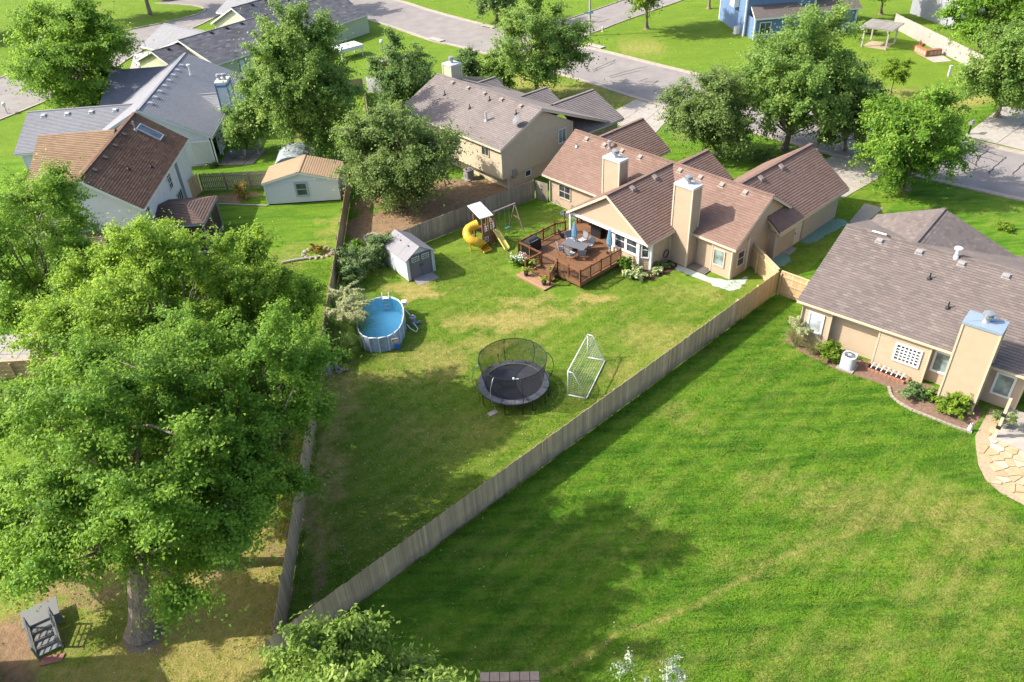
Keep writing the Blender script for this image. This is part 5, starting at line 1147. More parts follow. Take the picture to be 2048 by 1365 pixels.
spots = [(8.45, -6.25, 0, "grey sling chair on the lawn side of the patio table, near the steps"), (9.15, -5.75, 35, "grey sling chair at the house end of the table with pale cushion"), (7.45, -6.15, -25, "grey sling chair at the far front corner of the table"), (8.65, -4.45, 190, "grey sling chair between patio table and house"), (6.95, -4.75, -110, "grey sling chair at the play set end of the table"), (7.7, -4.2, 175, "grey sling chair behind the blue umbrella")]
for i, (a, b, r_, lb) in enumerate(spots):
    o = ch if i == 0 else copy_tree(ch)
    o.location = DK(a, b); o.rotation_euler = (0, 0, R(-49.09 + r_ )); o["label"] = lb
bb = thing("lounge_chair", "dark folding lounge chair beside the patio table", "chair", DK(6.3, -4.5), -100)
MB().box(-.28, .28, -.3, .3, .30, .36).build("seat", BLACK, bb); MB().bar((0, -.3, .35), (0, -.6, .85), .56, .04).build("backrest", BLACK, bb)
for x in (-.25, .25): MB().tube([(x, .28, 0), (x, -.3, .5)], .018, 6).build("leg", BLACK, bb)
gr = thing("gas_grill", "dark covered grill at the far corner of the deck", "grill", DK(5.5, -7.35), -49.09 + 90)
MB().box(-.7, .7, -.3, .3, .05, .85).build("cart", BLACK, gr); mb = MB()
for k in range(8):
    a0, a1 = math.pi * k / 8, math.pi * (k + 1) / 8; mb.quad((-.45, .3 * math.cos(a0), .85 + .28 * math.sin(a0)), (.45, .3 * math.cos(a0), .85 + .28 * math.sin(a0)), (.45, .3 * math.cos(a1), .85 + .28 * math.sin(a1)), (-.45, .3 * math.cos(a1), .85 + .28 * math.sin(a1)))
mb.quad(*[(.45, .3 * math.cos(math.pi * k / 8), .85 + .28 * math.sin(math.pi * k / 8)) for k in range(9)]); mb.quad(*[(-.45, .3 * math.cos(math.pi * k / 8), .85 + .28 * math.sin(math.pi * k / 8)) for k in range(9)]); mb.build("hood", m_plain("dark_hood", (.05, .045, .045), .4), gr); MB().tube([(-.35, -.33, .95), (.35, -.33, .95)], .02, 6).build("handle", METAL, gr)
sm = thing("side_table", "dark bar counter table under the porch roof", "table", DK(7.6, -2.3), -49.09); MB().box(-.65, .65, -.4, .4, .86, .92).build("top", BLACK, sm); MB().box(-.5, .5, -.3, .3, 0, .86).build("cabinet", BLACK, sm)
sc2 = thing("porch_chair", "white slatted chair behind the dark bar counter", "chair", DK(7.3, -1.3), -49.09 + 180); MB().box(-.28, .28, -.26, .26, .4, .44).build("seat", WHITE, sc2)
for k in range(4): MB().box(-.26 + k * .14, -.16 + k * .14, -.28, -.25, .44, 1.0).build("slat", WHITE, sc2)
for x in (-.25, .25):
    for y in (-.24, .24): MB().box(x - .02, x + .02, y - .02, y + .02, 0, .4).build("leg", WHITE, sc2)

# ================================================================ air conditioners, hose, grates, edging
def ac_unit(label, loc, rz, mat):
    o = thing("air_conditioner", label, "air conditioner", loc, rz); mb = MB(); n = 24
    P = []
    for k in range(n):
        t_ = 2 * math.pi * k / n; P.append((.40 * math.copysign(abs(math.cos(t_)) ** .5, math.cos(t_)), .40 * math.copysign(abs(math.sin(t_)) ** .5, math.sin(t_))))
    mb.poly(P, .08, .82); mb.build("casing", mat, o); MB().lathe([(.31, .90), (.33, .93), (.36, .905)], 24).build("fan_ring", mat, o); MB().poly([(.31 * math.cos(k * math.pi / 12), .31 * math.sin(k * math.pi / 12)) for k in range(24)], .906).build("fan_well", BLACK, o)
    for k in range(8): a = math.pi * k / 8; MB().bar((-.32 * math.cos(a), -.32 * math.sin(a), .93), (.32 * math.cos(a), .32 * math.sin(a), .93), .012).build("guard_wire", mat, o)
    MB().lathe([(.10, .91), (.10, .95), (.02, .96)], 12).build("hub", mat, o); MB().box(-.5, .5, -.5, .5, .0, .08).build("pad", CONC, o)
ac_unit("pale grey air conditioner by the taupe house wall", (19.98, 36.75, 0), -42, m_plain("pale_ac", (.52, .54, .58), .5, .06)); ac_unit("dark grey air conditioner under the beige house", (-3.05, 66.85, 0), -50, VENTG); ac_unit("white air conditioner at the corner of the blue house", (33.1 - .9, 108.0, 0), 6, WHITE)
hs = thing("garden_hose", "coiled dark garden hose hung on the tan house wall", "hose", DK(13.18, -1.2, 0), -49.09)
for k in range(3): MB().tube([(.06 + .03 * k, .28 * math.cos(j * math.pi / 10), .75 + .30 * math.sin(j * math.pi / 10)) for j in range(21)], .018, 6).build("loop", m_plain("dark_hose%d" % k, (.05, .05, .055), .5), hs, smooth=True)
wg = thing("window_well_grate", "slatted grate over the window well by the tan house", "grate", DK(15.5, -.28, 0), -49.09)
for k in range(11): MB().box(-.85 + k * .165, -.85 + k * .165 + .085, -.42, .42, .03, .09).build("bar", m_plain("grate_bar%d" % k, (.26, .23, .20), .8) if k == 0 else bpy.data.materials["grate_bar0"], wg)
MB().box(-.9, .95, -.42, .42, .005, .025).build("well", BLACK, wg)
BRICK = m_plain("edging_brick", (.36, .17, .11), .9, .2, 8, .4)
be = thing("vented_brick_planter", "low brick window well with white slats by taupe house", "planter", (22.15, 36.05, 0), -42.2)
for k in range(9): MB().box(-1.1 + k * .245, -1.1 + k * .245 + .225, -.62, -.46, .01, .17).build("brick", BRICK, be)
for s_ in (-1.16, 1.16):
    for k in range(3): MB().box(s_ - .08, s_ + .08, -.42 + k * .22, -.42 + k * .22 + .2, .01, .17).build("brick", BRICK, be)
for k in range(7): MB().bar((-.9 + k * .29, -.40, .17), (-.86 + k * .29, -.02, .36), .05, .03).build("slat", WHITE, be)
MB().box(-1.05, 1.05, -.44, .2, .0, .02).build("well", BLACK, be)
# planting bed along the taupe house with stone edging
BED = [(18.0, 40.6), (17.2, 39.7), (17.9, 38.3), (19.4, 36.4), (21.0, 35.3), (21.65, 34.6), (21.5, 33.7), (21.9, 32.8), (22.8, 31.9), (24.2, 30.7), (25.4, 31.6), (25.9, 32.7), (23.5, 35.2), (20.5, 38.0)]
mb = MB(); mb.poly(BED, .012); struct(mb.build("planting_bed", m_plain("bed_soil", (.22, .14, .095), 1, .3, 6, .6)))
edge = smooth_line([(21.62, 34.7), (21.45, 33.8), (21.9, 32.8), (22.8, 31.9), (23.6, 31.15), (24.35, 30.55)], 6); edge = resample(edge, 22)
eg = thing("stone_edging", "row of pale stone blocks edging the bed at the taupe house", "edging", (edge[0].x, edge[0].y, 0))
for k in range(21):
    p, q = edge[k] - edge[0], edge[k + 1] - edge[0]; MB().bar(p.lerp(q, .04) + Vector((0, 0, .05)), p.lerp(q, .96) + Vector((0, 0, .05)), .14, .10).build("edging_stone", STONE, eg)
# flagstone patio
fs_base = [(24.4, 30.3), (23.95, 29.3), (23.5, 28.2), (23.35, 27.2), (23.6, 26.3), (24.4, 25.3), (25.6, 24.2), (30, 22), (30, 31), (26.3, 32.4)]
pat = struct(MB().poly(fs_base, .010).build("flagstone_patio", m_plain("joint_sand", (.40, .31, .20), 1, .2, 8)))
FLAG = [m_plain("flagstone_%d" % k, c, .85, .14, 3.0, .3) for k, c in enumerate(((.46, .34, .19), (.48, .37, .23), (.42, .30, .17), (.50, .42, .30), (.53, .46, .36), (.47, .34, .19)))]
def inside(p, poly):
    r_ = False
    for k in range(len(poly)):
        a, b = poly[k], poly[k - 1]
        if (a[1] > p[1]) != (b[1] > p[1]) and p[0] < (b[0] - a[0]) * (p[1] - a[1]) / (b[1] - a[1]) + a[0]: r_ = not r_
    return r_
def clip_half(poly, m_, n_):
    out = []
    for k in range(len(poly)):
        a, b = Vector(poly[k]), Vector(poly[(k + 1) % len(poly)]); da, db = (a - m_).dot(n_), (b - m_).dot(n_)
        if da <= 0: out.append(a)
        if da * db < 0: out.append(a + (b - a) * (da / (da - db)))
    return out
rs = random.Random(5); sites = []
for i in range(16):
    for j in range(18):
        p = Vector((23.3 + i * .47 + rs.uniform(-.2, .2), 22.5 + j * .56 + rs.uniform(-.23, .23)))
        if inside(p, fs_base): sites.append(p)
for p in sites:
    if p.x > 28.4: continue
    cell = [p + Vector(d) for d in ((-1, -1), (1, -1), (1, 1), (-1, 1))]
    for q in sites:
        if q is p or (q - p).length > 2: continue
        m_ = (p + q) / 2; n_ = (q - p).normalized(); cell = clip_half(cell, m_ - n_ * .022, n_)
    cell = [c for c in cell]
    ok = all(inside(c, fs_base) for c in cell)
    if len(cell) >= 3:
        if not ok:
            for kk in (.88, .76, .64, .5, .4):
                c2_ = [p + (c - p) * kk for c in cell]
                if all(inside(c, fs_base) for c in c2_): break
            else: continue
            cell = c2_
        MB().poly([(c.x, c.y) for c in cell], .012, .035 + rs.uniform(0, .012)).build("flagstone", FLAG[rs.choice((0, 0, 1, 1, 2, 2, 3, 5, 5, 0, 2, 1, 4))], pat)
gn = thing("rabbit_ornament", "small white garden ornament at the end of the planting bed", "ornament", (24.3, 30.75, 0)); mb = MB(); mb.lathe([(.10, 0), (.13, .12), (.09, .25), (.10, .32), (.06, .42), (.01, .45)], 10); mb.build("body", WHITE, gn, smooth=True)
for s_ in (-.04, .04): MB().tube([(s_, 0, .4), (s_ * 1.4, 0, .56)], .02, 6).build("ear", WHITE, gn)
# new grass seed mulch strips beside the tan house
SEED = m_plain("green_seed_mulch", (.20, .32, .25), 1, .18, 4, .4); SEEDP = m_plain("pale_seed_mulch", (.42, .47, .40), 1, .12, 5, .4)
def blob(name, pts, mat, z=.012, n=7, amp=.12):
    L = smooth_line([*pts, pts[0]], n)[:-1]; rr = random.Random(len(pts)); struct(MB().poly([(p.x + rr.uniform(-amp, amp), p.y + rr.uniform(-amp, amp)) for p in L], z).build(name, mat))
blob("seeded_strip_garage", [(21.9, 52.3), (22.9, 51.7), (25.0, 53.2), (26.8, 54.4), (26.0, 55.3), (24.0, 54.1)], SEED)
blob("seeded_strip_side", [(18.9, 49.3), (19.6, 48.5), (20.7, 49.6), (20.0, 50.6)], SEED); blob("seeded_strip_back", [(12.3, 49.8), (12.3, 49.0), (13.7, 47.4), (15.2, 45.8), (16.2, 46.2), (17.0, 47.4), (16.0, 47.2), (14.6, 47.6)], SEEDP)
blob("mulch_bed", [DK(12.2, -3.5)[:2], DK(12.9, -4.6)[:2], DK(14.0, -3.9)[:2], DK(14.3, -2.6)[:2], DK(14.2, -1.0)[:2], DK(13.2, -.6)[:2]], MULCH, .014, 7, .04)
blob("hosta_bed_far", [(4.4, 58.9), (5.0, 58.2), (7.0, 56.9), (7.4, 57.6), (5.4, 59.4)], SEED)

# ================================================================ street furniture and far garden
pl = thing("light_pole", "tall concrete light pole with blue street sign at the corner", "light pole", (12.95, 111.2, 0))
MB().tube([(0, 0, 0), (0, 0, 11)], [.16, .10], 10).build("shaft", CONCL, pl)
SIGNB = m_plain("sign_teal", (.02, .30, .38), .5, .05)
s_ = MB().box(-.75, .45, -.13, -.11, 2.85, 3.1).build("street_sign", SIGNB, pl); MB().box(-.02, .02, -.5, .5, 3.12, 3.34).build("street_sign", SIGNB, pl)
for k in range(5): MB().box(-.62 + k * .2, -.62 + k * .2 + (.12 if k % 2 else .15), -.133, -.13, 2.93, 3.02).build("lettering", WHITE, s_)
hy = thing("fire_hydrant", "pale fire hydrant on the corner lawn by the side street", "hydrant", (14.9, 112.7, 0)); MB().lathe([(.16, 0), (.16, .04), (.10, .05), (.10, .5), (.14, .52), (.13, .6), (.05, .72), (.02, .75)], 12).build("barrel", CREAMTRIM, hy); MB().tube([(-.2, 0, .4), (.2, 0, .4)], .05, 8).build("outlets", CREAMTRIM, hy)
def mailbox(label, loc, rz, post, box):
    o = thing("mailbox", label, "mailbox", loc, rz); MB().box(-.07, .07, -.07, .07, 0, 1.0).build("post", post, o); mb = MB(); prof = [(-.16, 0), (.16, 0), (.16, .18)] + [(.16 * math.cos(a), .18 + .16 * math.sin(a)) for a in [math.pi * k / 8 for k in range(1, 8)]] + [(-.16, .18)]
    mb.quad(*[(x, -.3, 1.0 + z) for x, z in prof]); mb.quad(*[(x, .3, 1.0 + z) for x, z in prof])
    for k in range(len(prof)): a, b = prof[k], prof[(k + 1) % len(prof)]; mb.quad((a[0], -.3, 1 + a[1]), (b[0], -.3, 1 + b[1]), (b[0], .3, 1 + b[1]), (a[0], .3, 1 + a[1]))
    mb.build("box", box, o); MB().box(.165, .185, -.1, .12, 1.12, 1.2).build("flag", m_plain("red_flag", (.4, .03, .02), .5), o)
mailbox("dark mailbox on a post by the corner driveway", (44.2, 70.4, 0), 130, BLACK, VENTG); mailbox("white mailbox on twin posts at the left edge of the close", (-57.4, 92.3, 0), 30, WHITE, WHITE)
o = thing("marker_post", "short white marker post on the far right lawn", "post", (50.25, 86.83, 0)); MB().box(-.12, .12, -.08, .08, 0, 1.1).build("post", WHITE, o); MB().box(-.14, .14, -.1, .1, 1.1, 1.16).build("cap", WHITE, o)
o = thing("yard_lamp", "black yard lamp post with white globe on the lawn", "lamp post", (-14.6, 105.5, 0)); MB().tube([(0, 0, 0), (0, 0, 2.0)], .05, 8).build("post", BLACK, o); MB().lathe([(.05, 2.0), (.22, 2.12), (.27, 2.3), (.2, 2.5), (.02, 2.56)], 14).build("globe", m_plain("lamp_globe", (.7, .75, .62), .4), o, smooth=True)
o = thing("white_canopy", "flat white canopy behind the tall tree", "canopy", (-19.6, 107.6, 0), 38); MB().box(-1.6, 1.9, -1.2, 1.2, 1.0, 1.45).build("top", WHITE, o)
for x in (-1.4, 1.7):
    for y in (-1.05, 1.05): MB().box(x - .05, x + .05, y - .05, y + .05, 0, 1.0).build("post", WHITE, o)
o = thing("garden_box", "low brick and grey planter below the yard lamp", "planter", (-14.3, 103.4, 0), 20); MB().box(-1.2, 1.2, -.6, .6, 0, .5).build("wall", BRICK, o); MB().box(-1.3, 1.3, -.7, .7, .5, .58).build("coping", CONC, o)
# pergola
PG_ = m_wood("silvered_wood", (.40, .36, .32), (.50, .46, .41), .85, grain=(14, 1, 1)); pg = thing("pergola", "weathered wooden pergola on the lawn by the white fence", "pergola", (47.55, 99.55, 0), 48)
for x in (-1.55, 1.55):
    for y in (-1.45, 1.45): MB().box(x - .09, x + .09, y - .09, y + .09, 0, 2.1).build("post", PG_, pg)
for y in (-1.45, 1.45): MB().box(-2.1, 2.1, y - .05, y + .05, 2.1, 2.3).build("beam", PG_, pg)
for k in range(12): MB().box(-1.95 + k * .34, -1.95 + k * .34 + .07, -2.0, 2.0, 2.302, 2.45).build("rafter", PG_, pg)
for k in range(22): MB().box(-2.05, 2.05, -1.95 + k * .18, -1.95 + k * .18 + .09, 2.452, 2.48).build("slat", PG_, pg)
MB().box(-1.5, 1.5, -1.4, 1.4, .004, .02).build("sand_floor", m_plain("sand_floor", (.40, .32, .20), 1, .15), pg)
bx = thing("patio_planter_box", "L shaped red brown planter box on the concrete pad", "planter", (51.3, 94.3, 0), 8)
RB = m_wood("redwood", (.30, .13, .07), (.38, .18, .10), .8); PANP = m_plain("pale_inset", (.46, .30, .22), .8)
MB().box(-.55, -.05, -.4, 1.9, .02, .75).build("box", RB, bx); MB().box(-.05, 1.5, -.4, .15, .02, .75).build("box", RB, bx)
for k in range(4): MB().box(-.565, -.55, -.3 + k * .55, .12 + k * .55, .15, .62).build("inset", PANP, bx)
for k in range(3): MB().box(.0 + k * .48, .38 + k * .48, -.415, -.40, .15, .62).build("inset", PANP, bx)
slabs("garden_pad", [(50.5, 95.6), (50.9, 91.6), (53.0, 91.7), (53.1, 96.4)], 2, 3, .012, CONCL, .04, .02)
# patio behind grey roofed house
slabs("patio_grey_house", [(-27.6, 73.2), (-24.2, 72.9), (-23.6, 76.4), (-27.6, 76.9)], 4, 4, .012, m_plain("patio_slab", (.26, .23, .20), .95, .15), .05, .03)
for i, (x, y, rz, lb) in enumerate(((-26.3, 74.3, 20, "dark metal garden chair on the grey house patio, nearer the lattice"), (-25.3, 74.0, -30, "dark metal garden chair on the grey house patio, nearer the white shed"))):
    o = thing("garden_chair", lb, "chair", (x, y, .05), rz, "garden chairs on the patio"); MB().box(-.27, .27, -.27, .27, .42, .45).build("seat", GF, o); MB().bar((0, .27, .45), (0, .38, 1.0), .5, .03).build("backrest", GF, o)
    for a in (-.24, .24):
        for b in (-.24, .24): MB().tube([(a, b, 0), (a, b, .42)], .02, 6).build("leg", GF, o)
o = thing("bird_bath", "pale stone bird bath with fish sculpture at patio corner", "bird bath", (-24.2, 75.6, 0)); MB().lathe([(.25, 0), (.2, .08), (.1, .15), (.09, .55), (.4, .66), (.42, .74), (.3, .68), (.02, .66)], 16).build("bowl", CONCL, o); MB().tube([(.3, 0, .7), (.45, 0, 1.1), (.35, 0, 1.4), (.5, 0, 1.6)], [.08, .12, .09, .02], 8).build("sculpture", CAPW, o)
# car in the close
car = thing("parked_car", "white car parked in the driveway behind the grey roofed house", "car", (-46.9, 108.6, 0), 118)
CP = m_plain("white_car_paint", (.72, .73, .74), .25, .03, spec=.5)
prof = [(-2.2, .35), (-2.2, .75), (-2.0, .9), (-1.2, .95), (-.6, 1.42), (.9, 1.45), (1.7, .98), (2.2, .9), (2.25, .35)]
mb = MB(); 
for sy in (-.88, .88): mb.quad(*[(x, sy * (.86 if z > 1.1 else 1), z) for x, z in prof])
for k in range(len(prof)):
    a, b = prof[k], prof[(k + 1) % len(prof)]; ya, yb = (.88 * (.86 if a[1] > 1.1 else 1)), (.88 * (.86 if b[1] > 1.1 else 1)); mb.quad((a[0], -ya, a[1]), (b[0], -yb, b[1]), (b[0], yb, b[1]), (a[0], ya, a[1]))
mb.build("body", CP, car); MB().quad((-1.15, -.75, .98), (-1.15, .75, .98), (-.65, .68, 1.38), (-.65, -.68, 1.38))
mb = MB(); mb.quad((-1.14, -.74, 1.0), (-1.14, .74, 1.0), (-.66, .66, 1.38), (-.66, -.66, 1.38)); mb.v = [(x - .03, y, z + .02) for x, y, z in mb.v]; mb.build("windscreen", GLASS, car)
mb = MB(); mb.quad((.98, -.66, 1.40), (.98, .66, 1.40), (1.66, .74, 1.02), (1.66, -.74, 1.02)); mb.v = [(x + .03, y, z + .02) for x, y, z in mb.v]; mb.build("rear_window", GLASS, car)
for sy in (-1, 1): mb = MB(); mb.quad((-.95, sy * .90, 1.0), (1.35, sy * .90, 1.0), (.85, sy * .79, 1.38), (-.55, sy * .79, 1.38)); mb.build("side_window", GLASS, car)
for x in (-1.4, 1.4):
    for sy in (-.8, .8):
        wl = MB().tube([(x, sy - .1, .33), (x, sy + .1, .33)], .33, 16).build("wheel", BLACK, car); MB().tube([(x, sy - .11, .33), (x, sy + .11, .33)], .18, 10).build("rim", METAL, wl)
# grey steps and red pad, bottom left
GW = m_wood("grey_deck_wood", (.20, .205, .20), (.27, .275, .27), .85, grain=(14, 1, 1)); st = thing("grey_wooden_steps", "grey wooden steps with handrails under the big maple", "steps", (-20.65, 20.35, 0), 31); st.scale = (.74, .74, .74)
for k in range(4): MB().box(-.62, .62, .02 + k * .48, .46 + k * .48, .16 + k * .18, .21 + k * .18).build("tread", GW, st)
for k in range(4): MB().box(-.6, .6, .43 + k * .48, .455 + k * .48, .21 + k * .18, .35 + k * .18).build("riser", GW, st)
for x in (-.66, .66):
    MB().bar((x, .0, .12), (x, 1.95, .84), .05, .24).build("stringer", GW, st); hr = MB().bar((x, .0, 1.0), (x, 1.95, 1.72), .10, .05).build("handrail", GW, st)
    MB().box(x - .05, x + .05, .0, .1, 0, 1.0).build("rail_post", GW, hr); MB().box(x - .05, x + .05, 1.85, 1.95, 0, 1.7).build("rail_post", GW, hr)
    for q in (.45, .72): MB().bar((x, .05, q), (x, 1.9, q + .72), .03, .06).build("rail_bar", GW, hr)
MB().box(-1.0, 1.0, 1.98, 3.4, .74, .80).build("platform", GW, st); MB().box(.72, 1.0, 1.98, 2.02, .05, .74).build("skirt", GW, st)
o = MB().poly([(-20.85, 19.75), (-20.0, 19.95), (-20.0, 20.3), (-20.95, 20.15)], .008, .05).build("red_step_pad", m_plain("red_paver", (.36, .15, .13), .9, .15), None); tag(o, "dull red paving slab at the foot of the grey steps", "slab")
slabs("paver_corner", [(-2.1, 16.6), (.35, 16.5), (.35, 18.2), (-2.1, 18.3)], 6, 4, .012, m_plain("tan_paver", (.42, .31, .23), .9, .2, 6, .3), .03, .04)
slabs("left_patio", [(-37, 42), (-31.2, 41.8), (-31.2, 45.2), (-37, 45.6)], 4, 3, .012, CONC, .04, .03)
af = thing("timber_frame", "leaning wooden A-frame behind the new yellow fence", "frame", (-30.6, 42.2, 0), 20)
for s_ in (-1, 1): MB().bar((s_ * 1.0, 0, 0), (0, 0, 2.0), .12, .10).build("leg", PW, af); MB().bar((s_ * 1.0, 1.2, 0), (0, 1.2, 2.0), .12, .10).build("leg", PW, af)
MB().bar((0, -.2, 2.0), (0, 1.4, 2.0), .1).build("ridge_bar", PW, af); MB().bar((-.5, .0, .9), (.5, .0, .9), .08).build("tie", PW, af)
yl = thing("step_ladder", "yellow ladder leaning on the beige house wall", "ladder", (-6.0, 70.0, 0), -50)
for s_ in (-.22, .22): MB().bar((s_, -.9, 0), (s_, -.1, 2.4), .05, .07).build("stile", YEL, yl)
for k in range(7): MB().bar((-.22, -.8 + k * .1, .3 + k * .3), (.22, -.8 + k * .1, .3 + k * .3), .03).build("rung", YEL, yl)
ro_ = thing("fire_ring", "round stone planter ring on bare ground behind grey shed", "planter", (-10.7, 56.3, 0))
for k in range(14): a = 2 * math.pi * k / 14; MB().obox((.62 * math.cos(a), .62 * math.sin(a), .12), (.22, .25, .24), a).build("stone", STONE, ro_)
rb = thing("rock_bed", "small stone ringed bed with shrub beside the grey fence", "flower bed", (-14.75, 54.5, 0))
for k in range(16):
    a = 2 * math.pi * k / 16; mb = MB(); rock(mb, (0, 0, 0), (.2, .14, .1), k + 40); mb.build("stone", RKM, rb, (1.15 * math.cos(a), .85 * math.sin(a), .06), a)
lg = thing("log_edging", "pale log edging the garden in front of the ringed bed", "log", (-16.3, 53.4, 0), 12); MB().tube([(-1.0, 0, .1), (.2, .1, .1), (1.9, .05, .1)], [.09, .11, .08], 8).build("log", m_bark("pale_log", (.42, .38, .32)), lg)
o = MB().poly([(-25.2, 64.5), (-20.6, 63.5), (-20.7, 63.4), (-25.3, 64.35)], .01, .1).build("bed_edging", CONC, None); tag(o, "thin concrete edge between lawn and the bare strip", "edging")

# ================================================================ vegetation
def leaf_mesh(name, C, N, size, tint, mat, rs, aspect=.62, droop=0.0):
    """one diamond leaf per centre C with normal N; returns a mesh with a per-vertex tint"""
    n = len(C)
    ref = rs.normal(size=(n, 3)); T = np.cross(N, ref); T /= np.linalg.norm(T, axis=1, keepdims=True) + 1e-9
    if droop: 
        T[:, 2] -= droop; T /= np.linalg.norm(T, axis=1, keepdims=True) + 1e-9
    B = np.cross(N, T); B /= np.linalg.norm(B, axis=1, keepdims=True) + 1e-9
    s = (size * rs.uniform(.65, 1.3, n))[:, None]
    fold = N * s * .12
    V = np.stack([C - T * s * .5, C + B * s * aspect * .5 + fold, C + T * s * .5, C - B * s * aspect * .5 + fold], 1).reshape(-1, 3)
    me = bpy.data.meshes.new(name)
    me.vertices.add(4 * n); me.vertices.foreach_set("co", V.astype(np.float32).ravel())
    me.loops.add(4 * n); me.loops.foreach_set("vertex_index", np.arange(4 * n, dtype=np.int32))
    me.polygons.add(n); me.polygons.foreach_set("loop_start", np.arange(0, 4 * n, 4, dtype=np.int32))
    me.update(calc_edges=True)
    a = me.attributes.new("tint", 'FLOAT', 'POINT'); a.data.foreach_set("value", np.repeat(np.clip(tint, 0, 1), 4).astype(np.float32))
    me.materials.append(mat); return me

def unit(v): return v / (np.linalg.norm(v, axis=-1, keepdims=True) + 1e-9)

def crown_points(rs, center, rad, nlobe, ncl, nleaf, lobe_r=.42, cl_r=.16, flat=.75, hollow=.5):
    """lobes on an ellipsoid, leaf clusters on the lobes, leaves on the clusters"""
    center = np.array(center); rad = np.array(rad)
    lob = []; tries = 0
    while len(lob) < nlobe and tries < 6000:
        tries += 1
        d = unit(rs.normal(size=3)); d[2] = d[2] * .95 + .08; r_ = (hollow + (1 - lobe_r * .8 - hollow) * rs.uniform(0, 1) ** .7) * (1 + .10 * math.sin(3 * math.atan2(d[1], d[0]) + 2.1 * d[2] + nlobe))
        p = d * r_
        if all(np.linalg.norm(p - q) > lobe_r * .62 * (1 - tries / 7000) for q in lob): lob.append(p)
    lob = np.array(lob); lr = lobe_r * rs.uniform(.6, 1.3, len(lob))
    per = rs.multinomial(ncl, lr ** 2 / (lr ** 2).sum())
    cl = []; clo = []; li = []
    for i, k in enumerate(per):
        d = unit(rs.normal(size=(k, 3)) * .9 + lob[i] * 1.0 + np.array([0, 0, .2])); rr = lr[i] * rs.uniform(.25, 1.15, (k, 1))
        cl.append(lob[i] + d * rr * np.array([1, 1, flat])); clo.append(d); li += [i] * k
    cl = np.concatenate(cl); clo = np.concatenate(clo); li = np.array(li)
    ctint = rs.normal(0, .13, len(cl)) + rs.normal(0, .10, len(lob))[li]
    csz = rs.uniform(.55, 1.35, len(cl)); wts = csz ** 2; k = rs.choice(len(cl), nleaf, p=wts / wts.sum())
    off = rs.normal(size=(nleaf, 3)); off = unit(off) * (rs.uniform(0, 1, (nleaf, 1)) ** .55) * cl_r * csz[k][:, None]; off[:, 2] *= .6
    along = rs.normal(0, 1, (nleaf, 1)) * cl_r * .75; off = off * .8 + clo[k] * along; off[:, 2] -= .25 * along[:, 0] ** 2 / cl_r
    stray = rs.uniform(0, 1, nleaf) < .06; off[stray] *= 2.1
    P = cl[k] + off
    N = unit(unit(off) * .30 + clo[k] * .40 + np.array([-.12, 0, .62]) + rs.normal(size=(nleaf, 3)) * .62)
    T_ = .5 + ctint[k] + rs.normal(0, .16, nleaf)
    return center + P * rad, N, T_, center + lob * rad, center + cl * rad, li

def limb(mb, a, b, r0, r1, rs, bend=.12, n=5, sides=7):
    a = Vector(a); b = Vector(b); d = b - a; L = d.length; pts = []; rad = []
    j = Vector(rs.normal(size=3)) * L * bend
    for k in range(n + 1):
        u = k / n; p = a + d * u + j * math.sin(math.pi * u) + Vector((0, 0, L * .10 * math.sin(math.pi * u))); pts.append(p); rad.append(r0 + (r1 - r0) * u)
    mb.tube(pts, rad, sides, cap=True)

def tree(name, label, base, center, rad, nleaf, size, mat, bark, seed, group=None, nlobe=14, ncl=150, trunk=.22, fork=.42, lobe_r=.42, cl_r=.16, limbs=True, stems=1, hollow=.5, flat=.75, aspect=.62, droop=0.0, cat="tree", zmin=.25):
    rs = np.random.default_rng(seed)
    o = thing(name, label, cat, (base[0], base[1], 0), 0, group)
    c = np.array(center) - np.array([base[0], base[1], 0])
    P, N, T, LB, CL, LI = crown_points(rs, c, rad, int(nlobe * 2.2), int(ncl * 2.2), int(nleaf * (2.1 if size < .22 else 1.9)), lobe_r * (.66 if size < .22 else .72), cl_r * (.72 if size < .22 else .85), flat, hollow - .14)
    keep = P[:, 2] > zmin + rs.normal(0, .3, len(P)) * (zmin > 1)
    link("crown", leaf_mesh("crown", P[keep], N[keep], size * (.72 if size < .22 else .82), T[keep], mat, rs, aspect, droop), o)
    mb = MB(); zf = max(.6, (c[2] - rad[2]) + 2 * rad[2] * (fork - .3))
    tops = []
    for s_ in range(stems):
        off = Vector((rs.uniform(-.25, .25), rs.uniform(-.25, .25), 0)) * (s_ > 0) * 1.6
        top = Vector((c[0] * .55 + rs.uniform(-.5, .5) * (stems > 1) * rad[0] * .5, c[1] * .55 + rs.uniform(-.5, .5) * (stems > 1) * rad[1] * .5, zf)); r0 = trunk / (1 + .35 * (stems - 1))
        pts = [Vector((off.x, off.y, -.05)), Vector((off.x * 1.0, off.y, .25)), Vector((off.x, off.y, 0)).lerp(top, .3) + Vector((0, 0, .05)), Vector((off.x, off.y, 0)).lerp(top, .65), top]
        pts.insert(2, pts[1].lerp(pts[2], .3)); mb.tube(pts, [r0 * 2.3, r0 * 1.45, r0 * 1.12, r0 * .95, r0 * .85, r0 * .72], 9); tops.append(top)
    if limbs:
        order = rs.permutation(len(CL)); per = {}
        for i, lb in enumerate(LB):
            t_ = tops[i % len(tops)]; limb(mb, t_ - Vector((0, 0, rs.uniform(0, .25) * zf)), lb, trunk * .30, trunk * .07, rs)
        for k in order[:min(len(CL), 90)]: limb(mb, LB[LI[k]], CL[k], trunk * .07, trunk * .025, rs, .08, 3, 5)
    mb.build("trunk", bark, o)
    return o

